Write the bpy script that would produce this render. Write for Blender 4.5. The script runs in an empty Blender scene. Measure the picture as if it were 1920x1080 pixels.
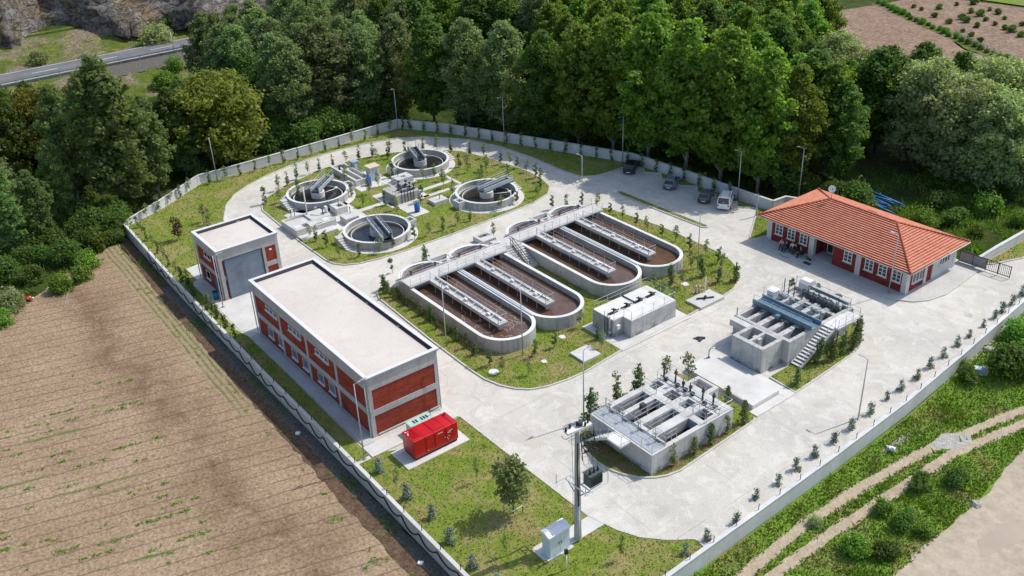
import bpy, bmesh, math, random
import numpy as np
from mathutils import Vector, Matrix, Euler
R = math.radians
rnd = random.Random(7)
SC = bpy.context.scene
COL = SC.collection

# ---------------------------------------------------------------- camera, sky, sun, exposure
FPX, PITCH, ROLL, CAMH, HEAD = 1803.0, R(29.0), R(2.57), 55.0, R(53.5)
cam = bpy.data.objects.new('camera', bpy.data.cameras.new('camera')); COL.objects.link(cam)
cam.data.sensor_width = 36; cam.data.lens = 36 * FPX / 1920
cam.data.clip_start = 1; cam.data.clip_end = 3000
cam.matrix_world = Matrix.Translation((0, 0, CAMH)) @ Matrix.Rotation(HEAD, 4, 'Z') @ Matrix.Rotation(R(90) - PITCH, 4, 'X') @ Matrix.Rotation(-ROLL, 4, 'Z')
SC.camera = cam
SUN_AZ, SUN_EL = R(77.0), R(53.0)          # azimuth measured from +X towards +Y
world = bpy.data.worlds.new('World'); SC.world = world; world.use_nodes = True
wn = world.node_tree
sky = wn.nodes.new('ShaderNodeTexSky'); sky.sky_type = 'NISHITA'; sky.sun_disc = False
sky.sun_elevation = SUN_EL; sky.sun_rotation = R(90) - SUN_AZ; sky.air_density = 1.0; sky.dust_density = 1.5
bg = wn.nodes['Background']; bg.inputs['Strength'].default_value = 0.15
wn.links.new(sky.outputs[0], bg.inputs['Color'])
sl = bpy.data.lights.new('sun', 'SUN'); sl.energy = 2.9; sl.angle = R(0.53); sl.color = (1.0, .955, .88)
sun = bpy.data.objects.new('sun', sl); COL.objects.link(sun)
sdir = Vector((math.cos(SUN_EL) * math.cos(SUN_AZ), math.cos(SUN_EL) * math.sin(SUN_AZ), math.sin(SUN_EL)))
sun.rotation_euler = sdir.to_track_quat('Z', 'Y').to_euler(); sun.location = (-80, 120, 120)
SC.view_settings.view_transform = 'Standard'; SC.view_settings.look = 'None'
SC.view_settings.exposure = 0.33; SC.view_settings.gamma = 1
SC.cycles.max_bounces = 6; SC.cycles.diffuse_bounces = 3; SC.cycles.glossy_bounces = 2
SC.cycles.transmission_bounces = 3; SC.cycles.transparent_max_bounces = 4
SC.cycles.caustics_reflective = False; SC.cycles.caustics_refractive = False

# ---------------------------------------------------------------- helpers
def at(px, py, h=0.0):
    """the point at height h seen at pixel (px, py) of the 1920x1080 photograph (used to survey the plan)"""
    u, v = (px - 960) / FPX, (py - 540) / FPX
    c, s = math.cos(ROLL), math.sin(ROLL)
    u, v = c * u - s * v, s * u + c * v
    ct, st = math.cos(PITCH), math.sin(PITCH)
    dx, dy, dz = u, ct - v * st, -st - v * ct
    t = (h - CAMH) / dz
    x, y = dx * t, dy * t
    return (x * math.cos(HEAD) - y * math.sin(HEAD), x * math.sin(HEAD) + y * math.cos(HEAD))

ABS = {}
def tag(o, label=None, cat=None, group=None, kind=None):
    if label: o['label'] = label
    if cat: o['category'] = cat
    if group: o['group'] = group
    if kind: o['kind'] = kind
    return o

def thing(name, label, cat, loc=(0, 0, 0), rz=0.0, group=None):
    o = bpy.data.objects.new(name, None); COL.objects.link(o)
    o.location = loc; o.rotation_euler = (0, 0, rz); o.empty_display_size = .3
    ABS[o.name] = Vector(loc)
    return tag(o, label, cat, group)

def off(parent):
    v = Vector((0, 0, 0)); p = parent
    while p is not None:
        v = v + Vector(p.location); p = p.parent
    return v

class MB:
    def __init__(s): s.v = []; s.f = []; s.n = 0; s.sm = []
    def add(s, verts, faces, smooth=False):
        b = len(s.v); s.v.extend([tuple(map(float, p)) for p in verts])
        s.f.extend([tuple(i + b for i in f) for f in faces]); s.sm.extend([smooth] * len(faces)); return s
    def box(s, x0, y0, z0, x1, y1, z1):
        v = [(x0, y0, z0), (x1, y0, z0), (x1, y1, z0), (x0, y1, z0), (x0, y0, z1), (x1, y0, z1), (x1, y1, z1), (x0, y1, z1)]
        return s.add(v, [(3, 2, 1, 0), (4, 5, 6, 7), (0, 1, 5, 4), (1, 2, 6, 5), (2, 3, 7, 6), (3, 0, 4, 7)])
    def obox(s, cx, cy, z0, z1, l, w, ang=0.0):
        ca, sa = math.cos(ang), math.sin(ang); v = []
        for z in (z0, z1):
            for a, b in ((-1, -1), (1, -1), (1, 1), (-1, 1)):
                x, y = a * l / 2, b * w / 2
                v.append((cx + x * ca - y * sa, cy + x * sa + y * ca, z))
        return s.add(v, [(3, 2, 1, 0), (4, 5, 6, 7), (0, 1, 5, 4), (1, 2, 6, 5), (2, 3, 7, 6), (3, 0, 4, 7)])
    def cyl(s, x, y, z0, z1, r, n=12, r2=None, cap=True):
        r2 = r if r2 is None else r2
        v = [(x + r * math.cos(6.28319 * i / n), y + r * math.sin(6.28319 * i / n), z0) for i in range(n)]
        v += [(x + r2 * math.cos(6.28319 * i / n), y + r2 * math.sin(6.28319 * i / n), z1) for i in range(n)]
        b = len(s.v); s.add(v, [(i, (i + 1) % n, n + (i + 1) % n, n + i) for i in range(n)], True)
        if cap: s.f += [tuple(b + i for i in range(n - 1, -1, -1)), tuple(b + n + i for i in range(n))]; s.sm += [False, False]
        return s
    def tube(s, pts, r, n=6, r1=None):
        pts = [Vector(p) for p in pts]; k = len(pts); v = []
        for i, p in enumerate(pts):
            d = (pts[min(i + 1, k - 1)] - pts[max(i - 1, 0)]).normalized()
            a = d.orthogonal() if abs(d.z) < .95 else Vector((1, 0, 0)) - d * d.x
            if abs(d.z) < .95: a = d.cross(Vector((0, 0, 1)))
            a.normalize(); b = d.cross(a)
            rr = r if r1 is None else r + (r1 - r) * i / (k - 1)
            for j in range(n):
                t = 6.28319 * j / n; q = p + a * (rr * math.cos(t)) + b * (rr * math.sin(t)); v.append(tuple(q))
        f = [(i * n + j, i * n + (j + 1) % n, (i + 1) * n + (j + 1) % n, (i + 1) * n + j) for i in range(k - 1) for j in range(n)]
        f += [tuple(range(n - 1, -1, -1)), tuple((k - 1) * n + j for j in range(n))]
        return s.add(v, f, n > 5)
    def prism(s, poly, z0, z1):
        n = len(poly)
        a = sum(poly[i][0] * poly[(i + 1) % n][1] - poly[(i + 1) % n][0] * poly[i][1] for i in range(n))
        if a < 0: poly = poly[::-1]
        v = [(x, y, z0) for x, y in poly] + [(x, y, z1) for x, y in poly]
        return s.add(v, [tuple(range(n - 1, -1, -1)), tuple(range(n, 2 * n))] + [(i, (i + 1) % n, n + (i + 1) % n, n + i) for i in range(n)])
    def sheet(s, poly, z):
        n = len(poly)
        a = sum(poly[i][0] * poly[(i + 1) % n][1] - poly[(i + 1) % n][0] * poly[i][1] for i in range(n))
        if a < 0: poly = poly[::-1]
        return s.add([(x, y, z) for x, y in poly], [tuple(range(n))])
    def ring(s, outer, inner, z0, z1):
        """closed wall between two loops of equal length"""
        n = len(outer)
        v = [(x, y, z) for lp in (outer, inner) for z in (z0, z1) for x, y in lp]
        f = []
        for i in range(n):
            j = (i + 1) % n
            f += [(i, j, n + j, n + i), (2 * n + j, 2 * n + i, 3 * n + i, 3 * n + j), (n + i, n + j, 3 * n + j, 3 * n + i), (2 * n + i, 2 * n + j, j, i)]
        return s.add(v, f)
    def strip(s, pts, w, z0, z1, side=0.0):
        """a wall or band of width w along a polyline; side -1..1 shifts it to one side"""
        P = [Vector((p[0], p[1])) for p in pts]; k = len(P); L = []; Rr = []
        for i in range(k):
            d0 = (P[i] - P[i - 1]).normalized() if i else (P[1] - P[0]).normalized()
            d1 = (P[i + 1] - P[i]).normalized() if i < k - 1 else d0
            m = (d0 + d1).normalized(); nn = Vector((-m.y, m.x)); sc = 1 / max(.5, m.dot(d1))
            L.append(P[i] + nn * (w * .5 * (1 + side) * sc)); Rr.append(P[i] - nn * (w * .5 * (1 - side) * sc))
        zz0 = z0 if isinstance(z0, (list, tuple)) else [z0] * k; zz1 = z1 if isinstance(z1, (list, tuple)) else [z1] * k
        v = []
        for i in range(k):
            v += [(L[i].x, L[i].y, zz0[i]), (Rr[i].x, Rr[i].y, zz0[i]), (L[i].x, L[i].y, zz1[i]), (Rr[i].x, Rr[i].y, zz1[i])]
        f = []
        for i in range(k - 1):
            a, b = 4 * i, 4 * i + 4
            f += [(a + 2, a + 3, b + 3, b + 2), (a, a + 2, b + 2, b), (a + 3, a + 1, b + 1, b + 3), (a + 1, a, b, b + 1)]
        e = 4 * (k - 1)
        f += [(0, 1, 3, 2), (e + 1, e, e + 2, e + 3)]
        return s.add(v, f)
    def grid(s, xs, ys, H, z0):
        """blocks of different heights on a grid; H[i][j] is a top height (None = empty); only exposed faces"""
        nx, ny = len(xs) - 1, len(ys) - 1
        h = lambda i, j: (H[i][j] if 0 <= i < nx and 0 <= j < ny and H[i][j] is not None else z0)
        for i in range(nx):
            for j in range(ny):
                t = h(i, j)
                if t <= z0: continue
                x0, x1, y0, y1 = xs[i], xs[i + 1], ys[j], ys[j + 1]
                s.add([(x0, y0, t), (x1, y0, t), (x1, y1, t), (x0, y1, t)], [(0, 1, 2, 3)])
                for di, dj, a, b in ((-1, 0, (x0, y1), (x0, y0)), (1, 0, (x1, y0), (x1, y1)), (0, -1, (x0, y0), (x1, y0)), (0, 1, (x1, y1), (x0, y1))):
                    o = h(i + di, j + dj)
                    if o < t: s.add([(a[0], a[1], o), (b[0], b[1], o), (b[0], b[1], t), (a[0], a[1], t)], [(0, 1, 2, 3)])
        return s
    def block(s, x0, y0, x1, y1, z0, z1, holes=(), floor=None):
        """a block with rectangular openings (x0,y0,x1,y1[,floor])"""
        xs = sorted({x0, x1, *[h[0] for h in holes], *[h[2] for h in holes]}); ys = sorted({y0, y1, *[h[1] for h in holes], *[h[3] for h in holes]})
        H = []
        for i in range(len(xs) - 1):
            row = []
            for j in range(len(ys) - 1):
                cx, cy = (xs[i] + xs[i + 1]) / 2, (ys[j] + ys[j + 1]) / 2; t = z1
                for q in holes:
                    if q[0] < cx < q[2] and q[1] < cy < q[3]: t = q[4] if len(q) > 4 else (floor if floor is not None else z0 + .05)
                row.append(t)
            H.append(row)
        return s.grid(xs, ys, H, z0)
    def rail(s, pts, h=1.0, sp=1.5, r=.025, mid=True, closed=False):
        P = [Vector(p) for p in pts]
        if closed: P = P + [P[0]]
        for a, b in zip(P[:-1], P[1:]):
            L = (b - a).length; k = max(1, round(L / sp))
            for i in range(k + 1):
                q = a.lerp(b, i / k); s.tube([q, q + Vector((0, 0, h))], r, 5)
            up = Vector((0, 0, h)); s.tube([a + up, b + up], r, 5)
            if mid: m = Vector((0, 0, h * .52)); s.tube([a + m, b + m], r * .8, 5)
        return s
    def stair(s, x0, y0, x1, y1, z0, z1, n, axis):
        """solid flight rising from the (x0|y0) end to the other along axis 'x+','x-','y+','y-'"""
        for i in range(n):
            a, b = i / n, (i + 1) / n; z = z0 + (z1 - z0) * (i + 1) / n
            if axis == 'x+': s.box(x0 + (x1 - x0) * a, y0, z0, x0 + (x1 - x0) * b, y1, z)
            if axis == 'x-': s.box(x1 - (x1 - x0) * b, y0, z0, x1 - (x1 - x0) * a, y1, z)
            if axis == 'y+': s.box(x0, y0 + (y1 - y0) * a, z0, x1, y0 + (y1 - y0) * b, z)
            if axis == 'y-': s.box(x0, y1 - (y1 - y0) * b, z0, x1, y1 - (y1 - y0) * a, z)
        return s
    def build(s, name, m, parent=None, world=True):
        me = bpy.data.meshes.new(name)
        v = s.v
        if parent is not None and world:
            o_ = off(parent); v = [(x - o_.x, y - o_.y, z - o_.z) for x, y, z in v]
        me.from_pydata(v, [], s.f); me.polygons.foreach_set('use_smooth', s.sm)
        for mm in (m if isinstance(m, (list, tuple)) else [m]): me.materials.append(mm)
        me.update()
        o = bpy.data.objects.new(name, me); COL.objects.link(o)
        if parent is not None: o.parent = parent
        return o

def np_mesh(name, V, F, m, parent=None):
    me = bpy.data.meshes.new(name); n, k = F.shape
    me.vertices.add(len(V)); me.vertices.foreach_set('co', V.astype(np.float32).ravel())
    me.loops.add(n * k); me.loops.foreach_set('vertex_index', F.astype(np.int32).ravel())
    me.polygons.add(n); me.polygons.foreach_set('loop_start', np.arange(0, n * k, k, dtype=np.int32)); me.polygons.foreach_set('loop_total', np.full(n, k, np.int32))
    me.update(calc_edges=True); me.materials.append(m)
    o = bpy.data.objects.new(name, me); COL.objects.link(o)
    if parent is not None: o.parent = parent
    return o

def dup(o, parent=None, loc=None, rz=None, sc=None, label=None, group=None):
    c = o.copy(); COL.objects.link(c); c.parent = parent
    if loc is not None: c.location = loc
    if rz is not None: c.rotation_euler = (0, 0, rz)
    if sc is not None: c.scale = (sc, sc, sc) if not isinstance(sc, (tuple, list)) else sc
    if label: c['label'] = label
    if group: c['group'] = group
    for ch in o.children: dup(ch, c)
    return c

# ---------------------------------------------------------------- materials
class NT:
    def __init__(s, name):
        s.m = bpy.data.materials.new(name); s.m.use_nodes = True; s.t = s.m.node_tree
        s.b = s.t.nodes['Principled BSDF']; s.pos = None
    def N(s, typ, **kw):
        n = s.t.nodes.new('ShaderNode' + typ)
        for k, v in kw.items():
            if k.startswith('i_'):
                key = k[2:]; n.inputs[int(key) if key.isdigit() else key].default_value = v
            else: setattr(n, k, v)
        return n
    def L(s, a, b): s.t.links.new(a, b)
    def P(s):
        if s.pos is None: s.pos = s.N('NewGeometry').outputs['Position']
        return s.pos
    def noise(s, scale, detail=4, rough=.55, vec=None, stretch=None, dist=0.0):
        n = s.N('TexNoise'); n.inputs['Scale'].default_value = scale; n.inputs['Detail'].default_value = detail
        n.inputs['Roughness'].default_value = rough; n.inputs['Distortion'].default_value = dist
        v = vec if vec is not None else s.P()
        if stretch:
            m = s.N('VectorMath', operation='MULTIPLY'); m.inputs[1].default_value = stretch; s.L(v, m.inputs[0]); v = m.outputs[0]
        s.L(v, n.inputs['Vector']); return n.outputs['Fac']
    def ramp(s, fac, a, b, ca=(0, 0, 0, 1), cb=(1, 1, 1, 1)):
        r = s.N('ValToRGB'); r.color_ramp.elements[0].position = a; r.color_ramp.elements[1].position = b
        r.color_ramp.elements[0].color = ca if len(ca) == 4 else (*ca, 1); r.color_ramp.elements[1].color = cb if len(cb) == 4 else (*cb, 1)
        s.L(fac, r.inputs[0]); return r.outputs[0]
    def mix(s, fac, a, b, mode='MIX'):
        n = s.N('MixRGB', blend_type=mode)
        for i, x in ((0, fac), (1, a), (2, b)):
            if isinstance(x, (int, float)): n.inputs[i].default_value = x
            elif isinstance(x, (tuple, list)): n.inputs[i].default_value = (*x[:3], 1)
            else: s.L(x, n.inputs[i])
        return n.outputs[0]
    def math(s, op, a, b=None, clamp=False):
        n = s.N('Math', operation=op); n.use_clamp = clamp
        for i, x in ((0, a), (1, b)):
            if x is None: continue
            if isinstance(x, (int, float)): n.inputs[i].default_value = x
            else: s.L(x, n.inputs[i])
        return n.outputs[0]
    def xyz(s):
        n = s.N('SeparateXYZ'); s.L(s.P(), n.inputs[0]); return n.outputs
    def bump(s, h, strength=.4, dist=.05):
        n = s.N('Bump'); n.inputs['Strength'].default_value = strength; n.inputs['Distance'].default_value = dist
        s.L(h, n.inputs['Height']); s.L(n.outputs[0], s.b.inputs['Normal'])
    def done(s, col, rough=.8, metal=0.0, spec=.3):
        if isinstance(col, (tuple, list)): s.b.inputs['Base Color'].default_value = (*col[:3], 1)
        else: s.L(col, s.b.inputs['Base Color'])
        if isinstance(rough, (int, float)): s.b.inputs['Roughness'].default_value = rough
        else: s.L(rough, s.b.inputs['Roughness'])
        s.b.inputs['Metallic'].default_value = metal; s.b.inputs['Specular IOR Level'].default_value = spec
        return s.m

def plain(name, c, rough=.6, metal=0.0, spec=.3, var=.12, scale=3.0):
    t = NT(name); n = t.noise(scale, 3)
    d = tuple(x * (1 - var) for x in c); e = tuple(min(1, x * (1 + var)) for x in c)
    return t.done(t.ramp(n, .3, .7, d, e), rough, metal, spec)

def concrete(name, c, streak=.5, dark=.55, scale=1.0, stain=0.0):
    """weathered cast concrete: cloudy tone, vertical run marks, fine grain"""
    t = NT(name)
    a = t.ramp(t.noise(.45 * scale, 5, .6), .3, .72, tuple(x * .82 for x in c), tuple(min(1, x * 1.08) for x in c))
    st = t.ramp(t.noise(1.0, 4, .6, stretch=(2.6, 2.6, .22)), .50, .78)
    a = t.mix(t.math('MULTIPLY', st, streak), a, tuple(x * dark for x in c))
    if stain:
        b_ = t.ramp(t.noise(.75, 5, .62, stretch=(1, 1, 1.7), dist=.5), .50, .56); lowz = t.ramp(t.xyz()[2], .2, 2.4, (1, 1, 1), (.25, .25, .25))
        a = t.mix(t.math('MULTIPLY', t.math('MULTIPLY', b_, lowz), stain), a, (.13, .125, .115))
    g = t.noise(14, 2); a = t.mix(.16, a, t.ramp(g, .3, .7), 'OVERLAY')
    t.bump(g, .15, .02)
    return t.done(a, .88)

M = {}
M['conc_wall'] = concrete('tank_concrete', (.48, .47, .44), .75, .45, 1.0, .3)
M['conc_light'] = concrete('light_concrete', (.58, .57, .54), .35, .66)
M['conc_rim'] = concrete('painted_rim', (.70, .69, .66), .18, .78)
M['conc_old'] = concrete('raw_concrete', (.52, .515, .495), .7, .5, 1.0, .7)
M['conc_bld'] = concrete('frame_concrete', (.47, .46, .445), .5, .5)
M['wall_white'] = concrete('boundary_concrete', (.62, .615, .595), .4, .7)
M['wall_tan'] = concrete('boundary_concrete_tan', (.50, .475, .43), .4, .66)
M['slab'] = concrete('slab_concrete', (.62, .605, .57), .22, .78, .8)
def m_yard():
    t = NT('yard_concrete'); c = (.555, .53, .472)
    a = t.ramp(t.noise(.09, 6, .62), .32, .68, tuple(x * .84 for x in c), tuple(x * 1.12 for x in c))
    p = t.ramp(t.noise(.36, 5, .62, dist=.7), .50, .62)
    a = t.mix(t.math('MULTIPLY', p, .40), a, (.37, .34, .29))
    y_ = t.ramp(t.noise(.16, 5, .6, dist=.8), .49, .61); a = t.mix(t.math('MULTIPLY', y_, .28), a, (.58, .53, .43))
    w = t.ramp(t.noise(.6, 5, .66, dist=1.0), .51, .63)
    a = t.mix(t.math('MULTIPLY', w, .40), a, (.70, .68, .63))
    x = t.xyz()
    # dust and tyre streaks drawn out along the lanes
    s1 = t.ramp(t.noise(.8, 5, .7, stretch=(1.6, .12, 1)), .60, .75); s2 = t.ramp(t.noise(.8, 5, .7, stretch=(.12, 1.6, 1)), .60, .75)
    a = t.mix(t.math('MULTIPLY', t.math('MAXIMUM', s1, s2), .34), a, (.40, .375, .33))
    d = t.ramp(t.noise(2.2, 3, .6, dist=.3), .64, .73)
    a = t.mix(t.math('MULTIPLY', d, .5), a, (.33, .31, .27))
    sk = t.math('MULTIPLY', t.ramp(t.noise(5.5, 3, .6, dist=.5), .62, .70), t.ramp(t.noise(.3, 3), .45, .6)); a = t.mix(t.math('MULTIPLY', sk, .55), a, (.26, .24, .20))
    # saw-cut joints of the poured bays
    for k, per in ((0, 11.0), (1, 9.5)):
        f = t.math('ABSOLUTE', t.math('SUBTRACT', t.math('FRACT', t.math('DIVIDE', x[k], per)), .5))
        j = t.math('MULTIPLY', t.math('LESS_THAN', f, .004), t.ramp(t.noise(.23, 4, .6), .40, .54))
        a = t.mix(t.math('MULTIPLY', j, .5), a, (.30, .29, .27))
    g = t.noise(9, 3); a = t.mix(.22, a, t.ramp(g, .25, .75), 'OVERLAY'); t.bump(g, .2, .02)
    return t.done(a, .9)
M['yard'] = m_yard()
def m_pave():
    t = NT('pavement_concrete'); c = (.52, .50, .475)
    a = t.ramp(t.noise(.4, 5), .3, .7, tuple(x * .86 for x in c), tuple(x * 1.08 for x in c))
    g = t.noise(12, 3); a = t.mix(.2, a, t.ramp(g, .25, .75), 'OVERLAY')
    return t.done(a, .9)
M['pave'] = m_pave()
M['kerb'] = concrete('kerb_stone', (.56, .545, .50), .1, .8, 2)
def m_grass(name, green, dry, dryness, scale=.25, dark=None):
    t = NT(name)
    a = t.ramp(t.noise(1.6, 5, .65), .28, .72, tuple(x * .74 for x in green), tuple(x * 1.25 for x in green))
    p = t.ramp(t.noise(scale, 6, .65, dist=.6), .62 - dryness * .34, .80 - dryness * .30)
    a = t.mix(p, a, t.ramp(t.noise(2.4, 4), .3, .7, tuple(x * .7 for x in dry), dry))
    if dark: a = t.mix(t.ramp(t.noise(scale * 2.3, 4, .6), .58, .72), a, dark)
    g = t.noise(7, 4, .7); a = t.mix(.32, a, t.ramp(g, .25, .75), 'OVERLAY'); t.bump(g, .6, .08)
    return t.done(a, .95, 0, .1)
M['lawn'] = m_grass('lawn_turf', (.165, .215, .034), (.34, .28, .12), .52, .30, (.125, .18, .028))
M['verge'] = m_grass('verge_grass', (.145, .235, .032), (.27, .22, .09), .36, .22, (.10, .18, .024))
M['bed'] = m_grass('bed_turf', (.12, .16, .03), (.24, .165, .09), .75, .9)
M['blade'] = m_grass('grass_blades', (.25, .33, .05), (.44, .37, .15), .50, .30)
M['blade2'] = m_grass('verge_blades', (.235, .36, .045), (.40, .36, .11), .36, .22)
def m_ground():
    t = NT('wild_ground')
    a = t.ramp(t.noise(.5, 6, .65), .3, .7, (.022, .04, .008), (.075, .105, .022))
    a = t.mix(t.ramp(t.noise(.13, 5, .6, dist=.5), .55, .68), a, (.085, .065, .04))
    a = t.mix(t.math('MULTIPLY', t.ramp(t.noise(.07, 4), .62, .70), .4), a, t.ramp(t.noise(2, 4), .3, .7, (.05, .10, .012), (.10, .15, .02)))
    g = t.noise(3, 5, .7); a = t.mix(.5, a, t.ramp(g, .25, .75), 'OVERLAY'); t.bump(g, 1.0, .25)
    return t.done(a, .95, 0, .1)
M['ground'] = m_ground()
def m_meadow():
    t = NT('roadside_meadow')
    a = t.ramp(t.noise(.6, 6, .65), .3, .7, (.06, .095, .018), (.15, .19, .035))
    a = t.mix(t.math('MULTIPLY', t.ramp(t.noise(.45, 6, .66, dist=.5), .57, .66), .8), a, (.36, .32, .04))
    a = t.mix(t.ramp(t.noise(.12, 6, .65), .48, .60), a, t.ramp(t.noise(1.5, 5, .7), .3, .7, (.13, .10, .07), (.33, .27, .19)))
    g = t.noise(3, 5, .7); a = t.mix(.5, a, t.ramp(g, .25, .75), 'OVERLAY'); t.bump(g, 1.0, .25)
    return t.done(a, .95, 0, .1)
M['meadow'] = m_meadow()
def m_field():
    t = NT('ploughed_soil'); x = t.xyz()
    wob = t.math('MULTIPLY', t.math('SUBTRACT', t.noise(.5, 3), .5), .5)
    perp = t.math('ADD', t.math('ADD', t.math('MULTIPLY', x[0], .963), t.math('MULTIPLY', x[1], -.27)), wob)
    along = t.math('ADD', t.math('MULTIPLY', x[0], .27), t.math('MULTIPLY', x[1], .963))
    cv = t.N('CombineXYZ'); t.L(t.math('MULTIPLY', perp, 1.0), cv.inputs[0]); t.L(t.math('MULTIPLY', along, .16), cv.inputs[1])
    base = t.ramp(t.noise(.16, 6, .6), .3, .7, (.265, .186, .114), (.355, .260, .170))
    # the worked strip of darker, freshly turned earth down the middle of the field
    yw = t.math('ADD', x[1], t.math('MULTIPLY', t.noise(.07, 4), 10.0))
    band = t.ramp(t.math('ABSOLUTE', t.math('SUBTRACT', t.math('DIVIDE', yw, 10.0), 2.40)), .0, .42, (1, 1, 1), (0, 0, 0))
    bn = t.math('MULTIPLY', band, t.ramp(t.noise(.35, 6, .7), .34, .58))
    base = t.mix(t.math('MULTIPLY', bn, .85), base, (.165, .098, .060))
    cl = t.noise(3.4, 7, .72); base = t.mix(.58, base, t.ramp(cl, .28, .72), 'OVERLAY')
    sp = t.ramp(t.noise(6.5, 2, .5), .66, .72); base = t.mix(t.math('MULTIPLY', sp, .55), base, (.46, .37, .28))
    # drilled rows: furrow shade painted in as dark lines
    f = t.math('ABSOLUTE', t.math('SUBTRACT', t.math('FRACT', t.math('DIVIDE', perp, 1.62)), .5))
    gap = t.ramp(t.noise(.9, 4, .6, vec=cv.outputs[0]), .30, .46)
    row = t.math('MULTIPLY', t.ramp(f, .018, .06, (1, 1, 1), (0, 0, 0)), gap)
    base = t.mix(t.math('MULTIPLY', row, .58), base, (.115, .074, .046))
    near = t.ramp(x[1], 0, 1)
    wd = t.math('MULTIPLY', t.ramp(f, .10, .26, (1, 1, 1), (0, 0, 0)), t.ramp(t.noise(.34, 4, .62, vec=cv.outputs[0]), .555, .62))
    lim = t.ramp(t.math('DIVIDE', x[1], 40.0), .30, .52, (1, 1, 1), (0, 0, 0))
    xl = t.ramp(t.math('DIVIDE', t.math('ADD', x[0], 130.0), 100.0), .28, .42)
    wd = t.math('MULTIPLY', t.math('MULTIPLY', wd, lim), xl)
    base = t.mix(t.math('MULTIPLY', wd, .8), base, (.105, .15, .03))
    # strip of young crop in fine rows along the wall
    y2 = t.math('ADD', x[1], t.math('MULTIPLY', t.math('ADD', x[0], 90.0), .028))
    y2 = t.math('ADD', y2, t.math('MULTIPLY', t.math('SUBTRACT', t.noise(.3, 3), .5), .5))
    inn = t.math('MULTIPLY', t.math('GREATER_THAN', y2, 24.1), t.math('LESS_THAN', y2, 26.9))
    inn = t.math('MULTIPLY', inn, t.ramp(t.math('DIVIDE', t.math('ADD', x[0], 130.0), 100.0), .46, .54, (1, 1, 1), (0, 0, 0)))
    fr = t.math('ABSOLUTE', t.math('SUBTRACT', t.math('FRACT', t.math('DIVIDE', y2, .62)), .5))
    crop = t.math('MULTIPLY', inn, t.ramp(fr, .12, .3, (1, 1, 1), (0, 0, 0)))
    base = t.mix(t.math('MULTIPLY', inn, .5), base, (.33, .275, .16))
    base = t.mix(t.math('MULTIPLY', t.math('MULTIPLY', crop, t.ramp(t.noise(1.2, 4), .3, .55)), .8), base, (.115, .13, .04))
    hh = t.math('ADD', cl, t.math('MULTIPLY', row, -.8)); t.bump(hh, .6, .10)
    return t.done(base, .97, 0, .1)
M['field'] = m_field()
def m_soil(name, c1, c2, scale=1.2, b=.2, grain=.55):
    t = NT(name); n = t.noise(scale, 7, .7)
    a = t.ramp(n, .3, .7, c1, c2); g = t.noise(scale * 5, 4, .7); a = t.mix(grain, a, t.ramp(g, .25, .75), 'OVERLAY')
    t.bump(g, .8, b); return t.done(a, .97, 0, .1)
M['darksoil'] = m_soil('turned_soil', (.085, .055, .035), (.20, .13, .085))
M['dirt'] = m_soil('dirt_track_soil', (.35, .28, .19), (.48, .40, .29), .9, .06, .3)
M['dirtroad'] = m_soil('dirt_road_soil', (.36, .30, .225), (.47, .40, .31), .22, .04, .25)
M['puddle'] = plain('muddy_puddle', (.39, .325, .235), .12, 0, .5, .08, .4)
M['brownfield'] = m_soil('far_field_soil', (.20, .135, .095), (.30, .215, .155), .25, .1)
M['rubble'] = m_soil('stone_rubble', (.36, .33, .28), (.62, .59, .54), 2.4, .2)
M['gravel'] = m_soil('gravel_edge', (.05, .046, .038), (.22, .205, .18), 5.0, .1)
def m_rock():
    t = NT('cliff_rock')
    a = t.ramp(t.noise(.13, 7, .68, dist=.9), .30, .70, (.17, .15, .135), (.50, .45, .40))
    a = t.mix(t.math('MULTIPLY', t.ramp(t.noise(.09, 5, .62), .50, .64), .8), a, (.36, .24, .12))
    s1 = t.ramp(t.noise(.55, 6, .72, stretch=(1, .42, 1.5), dist=1.2), .36, .50, (1, 1, 1), (0, 0, 0))
    s2 = t.ramp(t.noise(.9, 5, .7, stretch=(1, 1.3, .5), dist=1.5), .34, .45, (1, 1, 1), (0, 0, 0))
    cr = t.math('MAXIMUM', s1, t.math('MULTIPLY', s2, .8))
    a = t.mix(t.math('MULTIPLY', cr, .8), a, (.055, .048, .042))
    a = t.mix(t.math('MULTIPLY', t.ramp(t.noise(.2, 5, .65), .57, .66), .85), a, (.10, .12, .03))
    g = t.noise(2.2, 7, .78); a = t.mix(.55, a, t.ramp(g, .25, .75), 'OVERLAY'); t.bump(t.math('SUBTRACT', g, cr), 1.0, .8)
    return t.done(a, .95, 0, .1)
M['rock'] = m_rock()
def m_asphalt():
    t = NT('asphalt'); a = t.ramp(t.noise(.3, 5), .3, .7, (.14, .14, .15), (.20, .20, .21))
    x = t.xyz(); s = t.ramp(t.noise(.5, 4, .6, stretch=(2.0, .06, 1)), .45, .62); a = t.mix(t.math('MULTIPLY', s, .4), a, (.10, .10, .105))
    return t.done(a, .85)
M['asphalt'] = m_asphalt()
M['white_line'] = plain('road_paint', (.75, .75, .73), .6)
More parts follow.
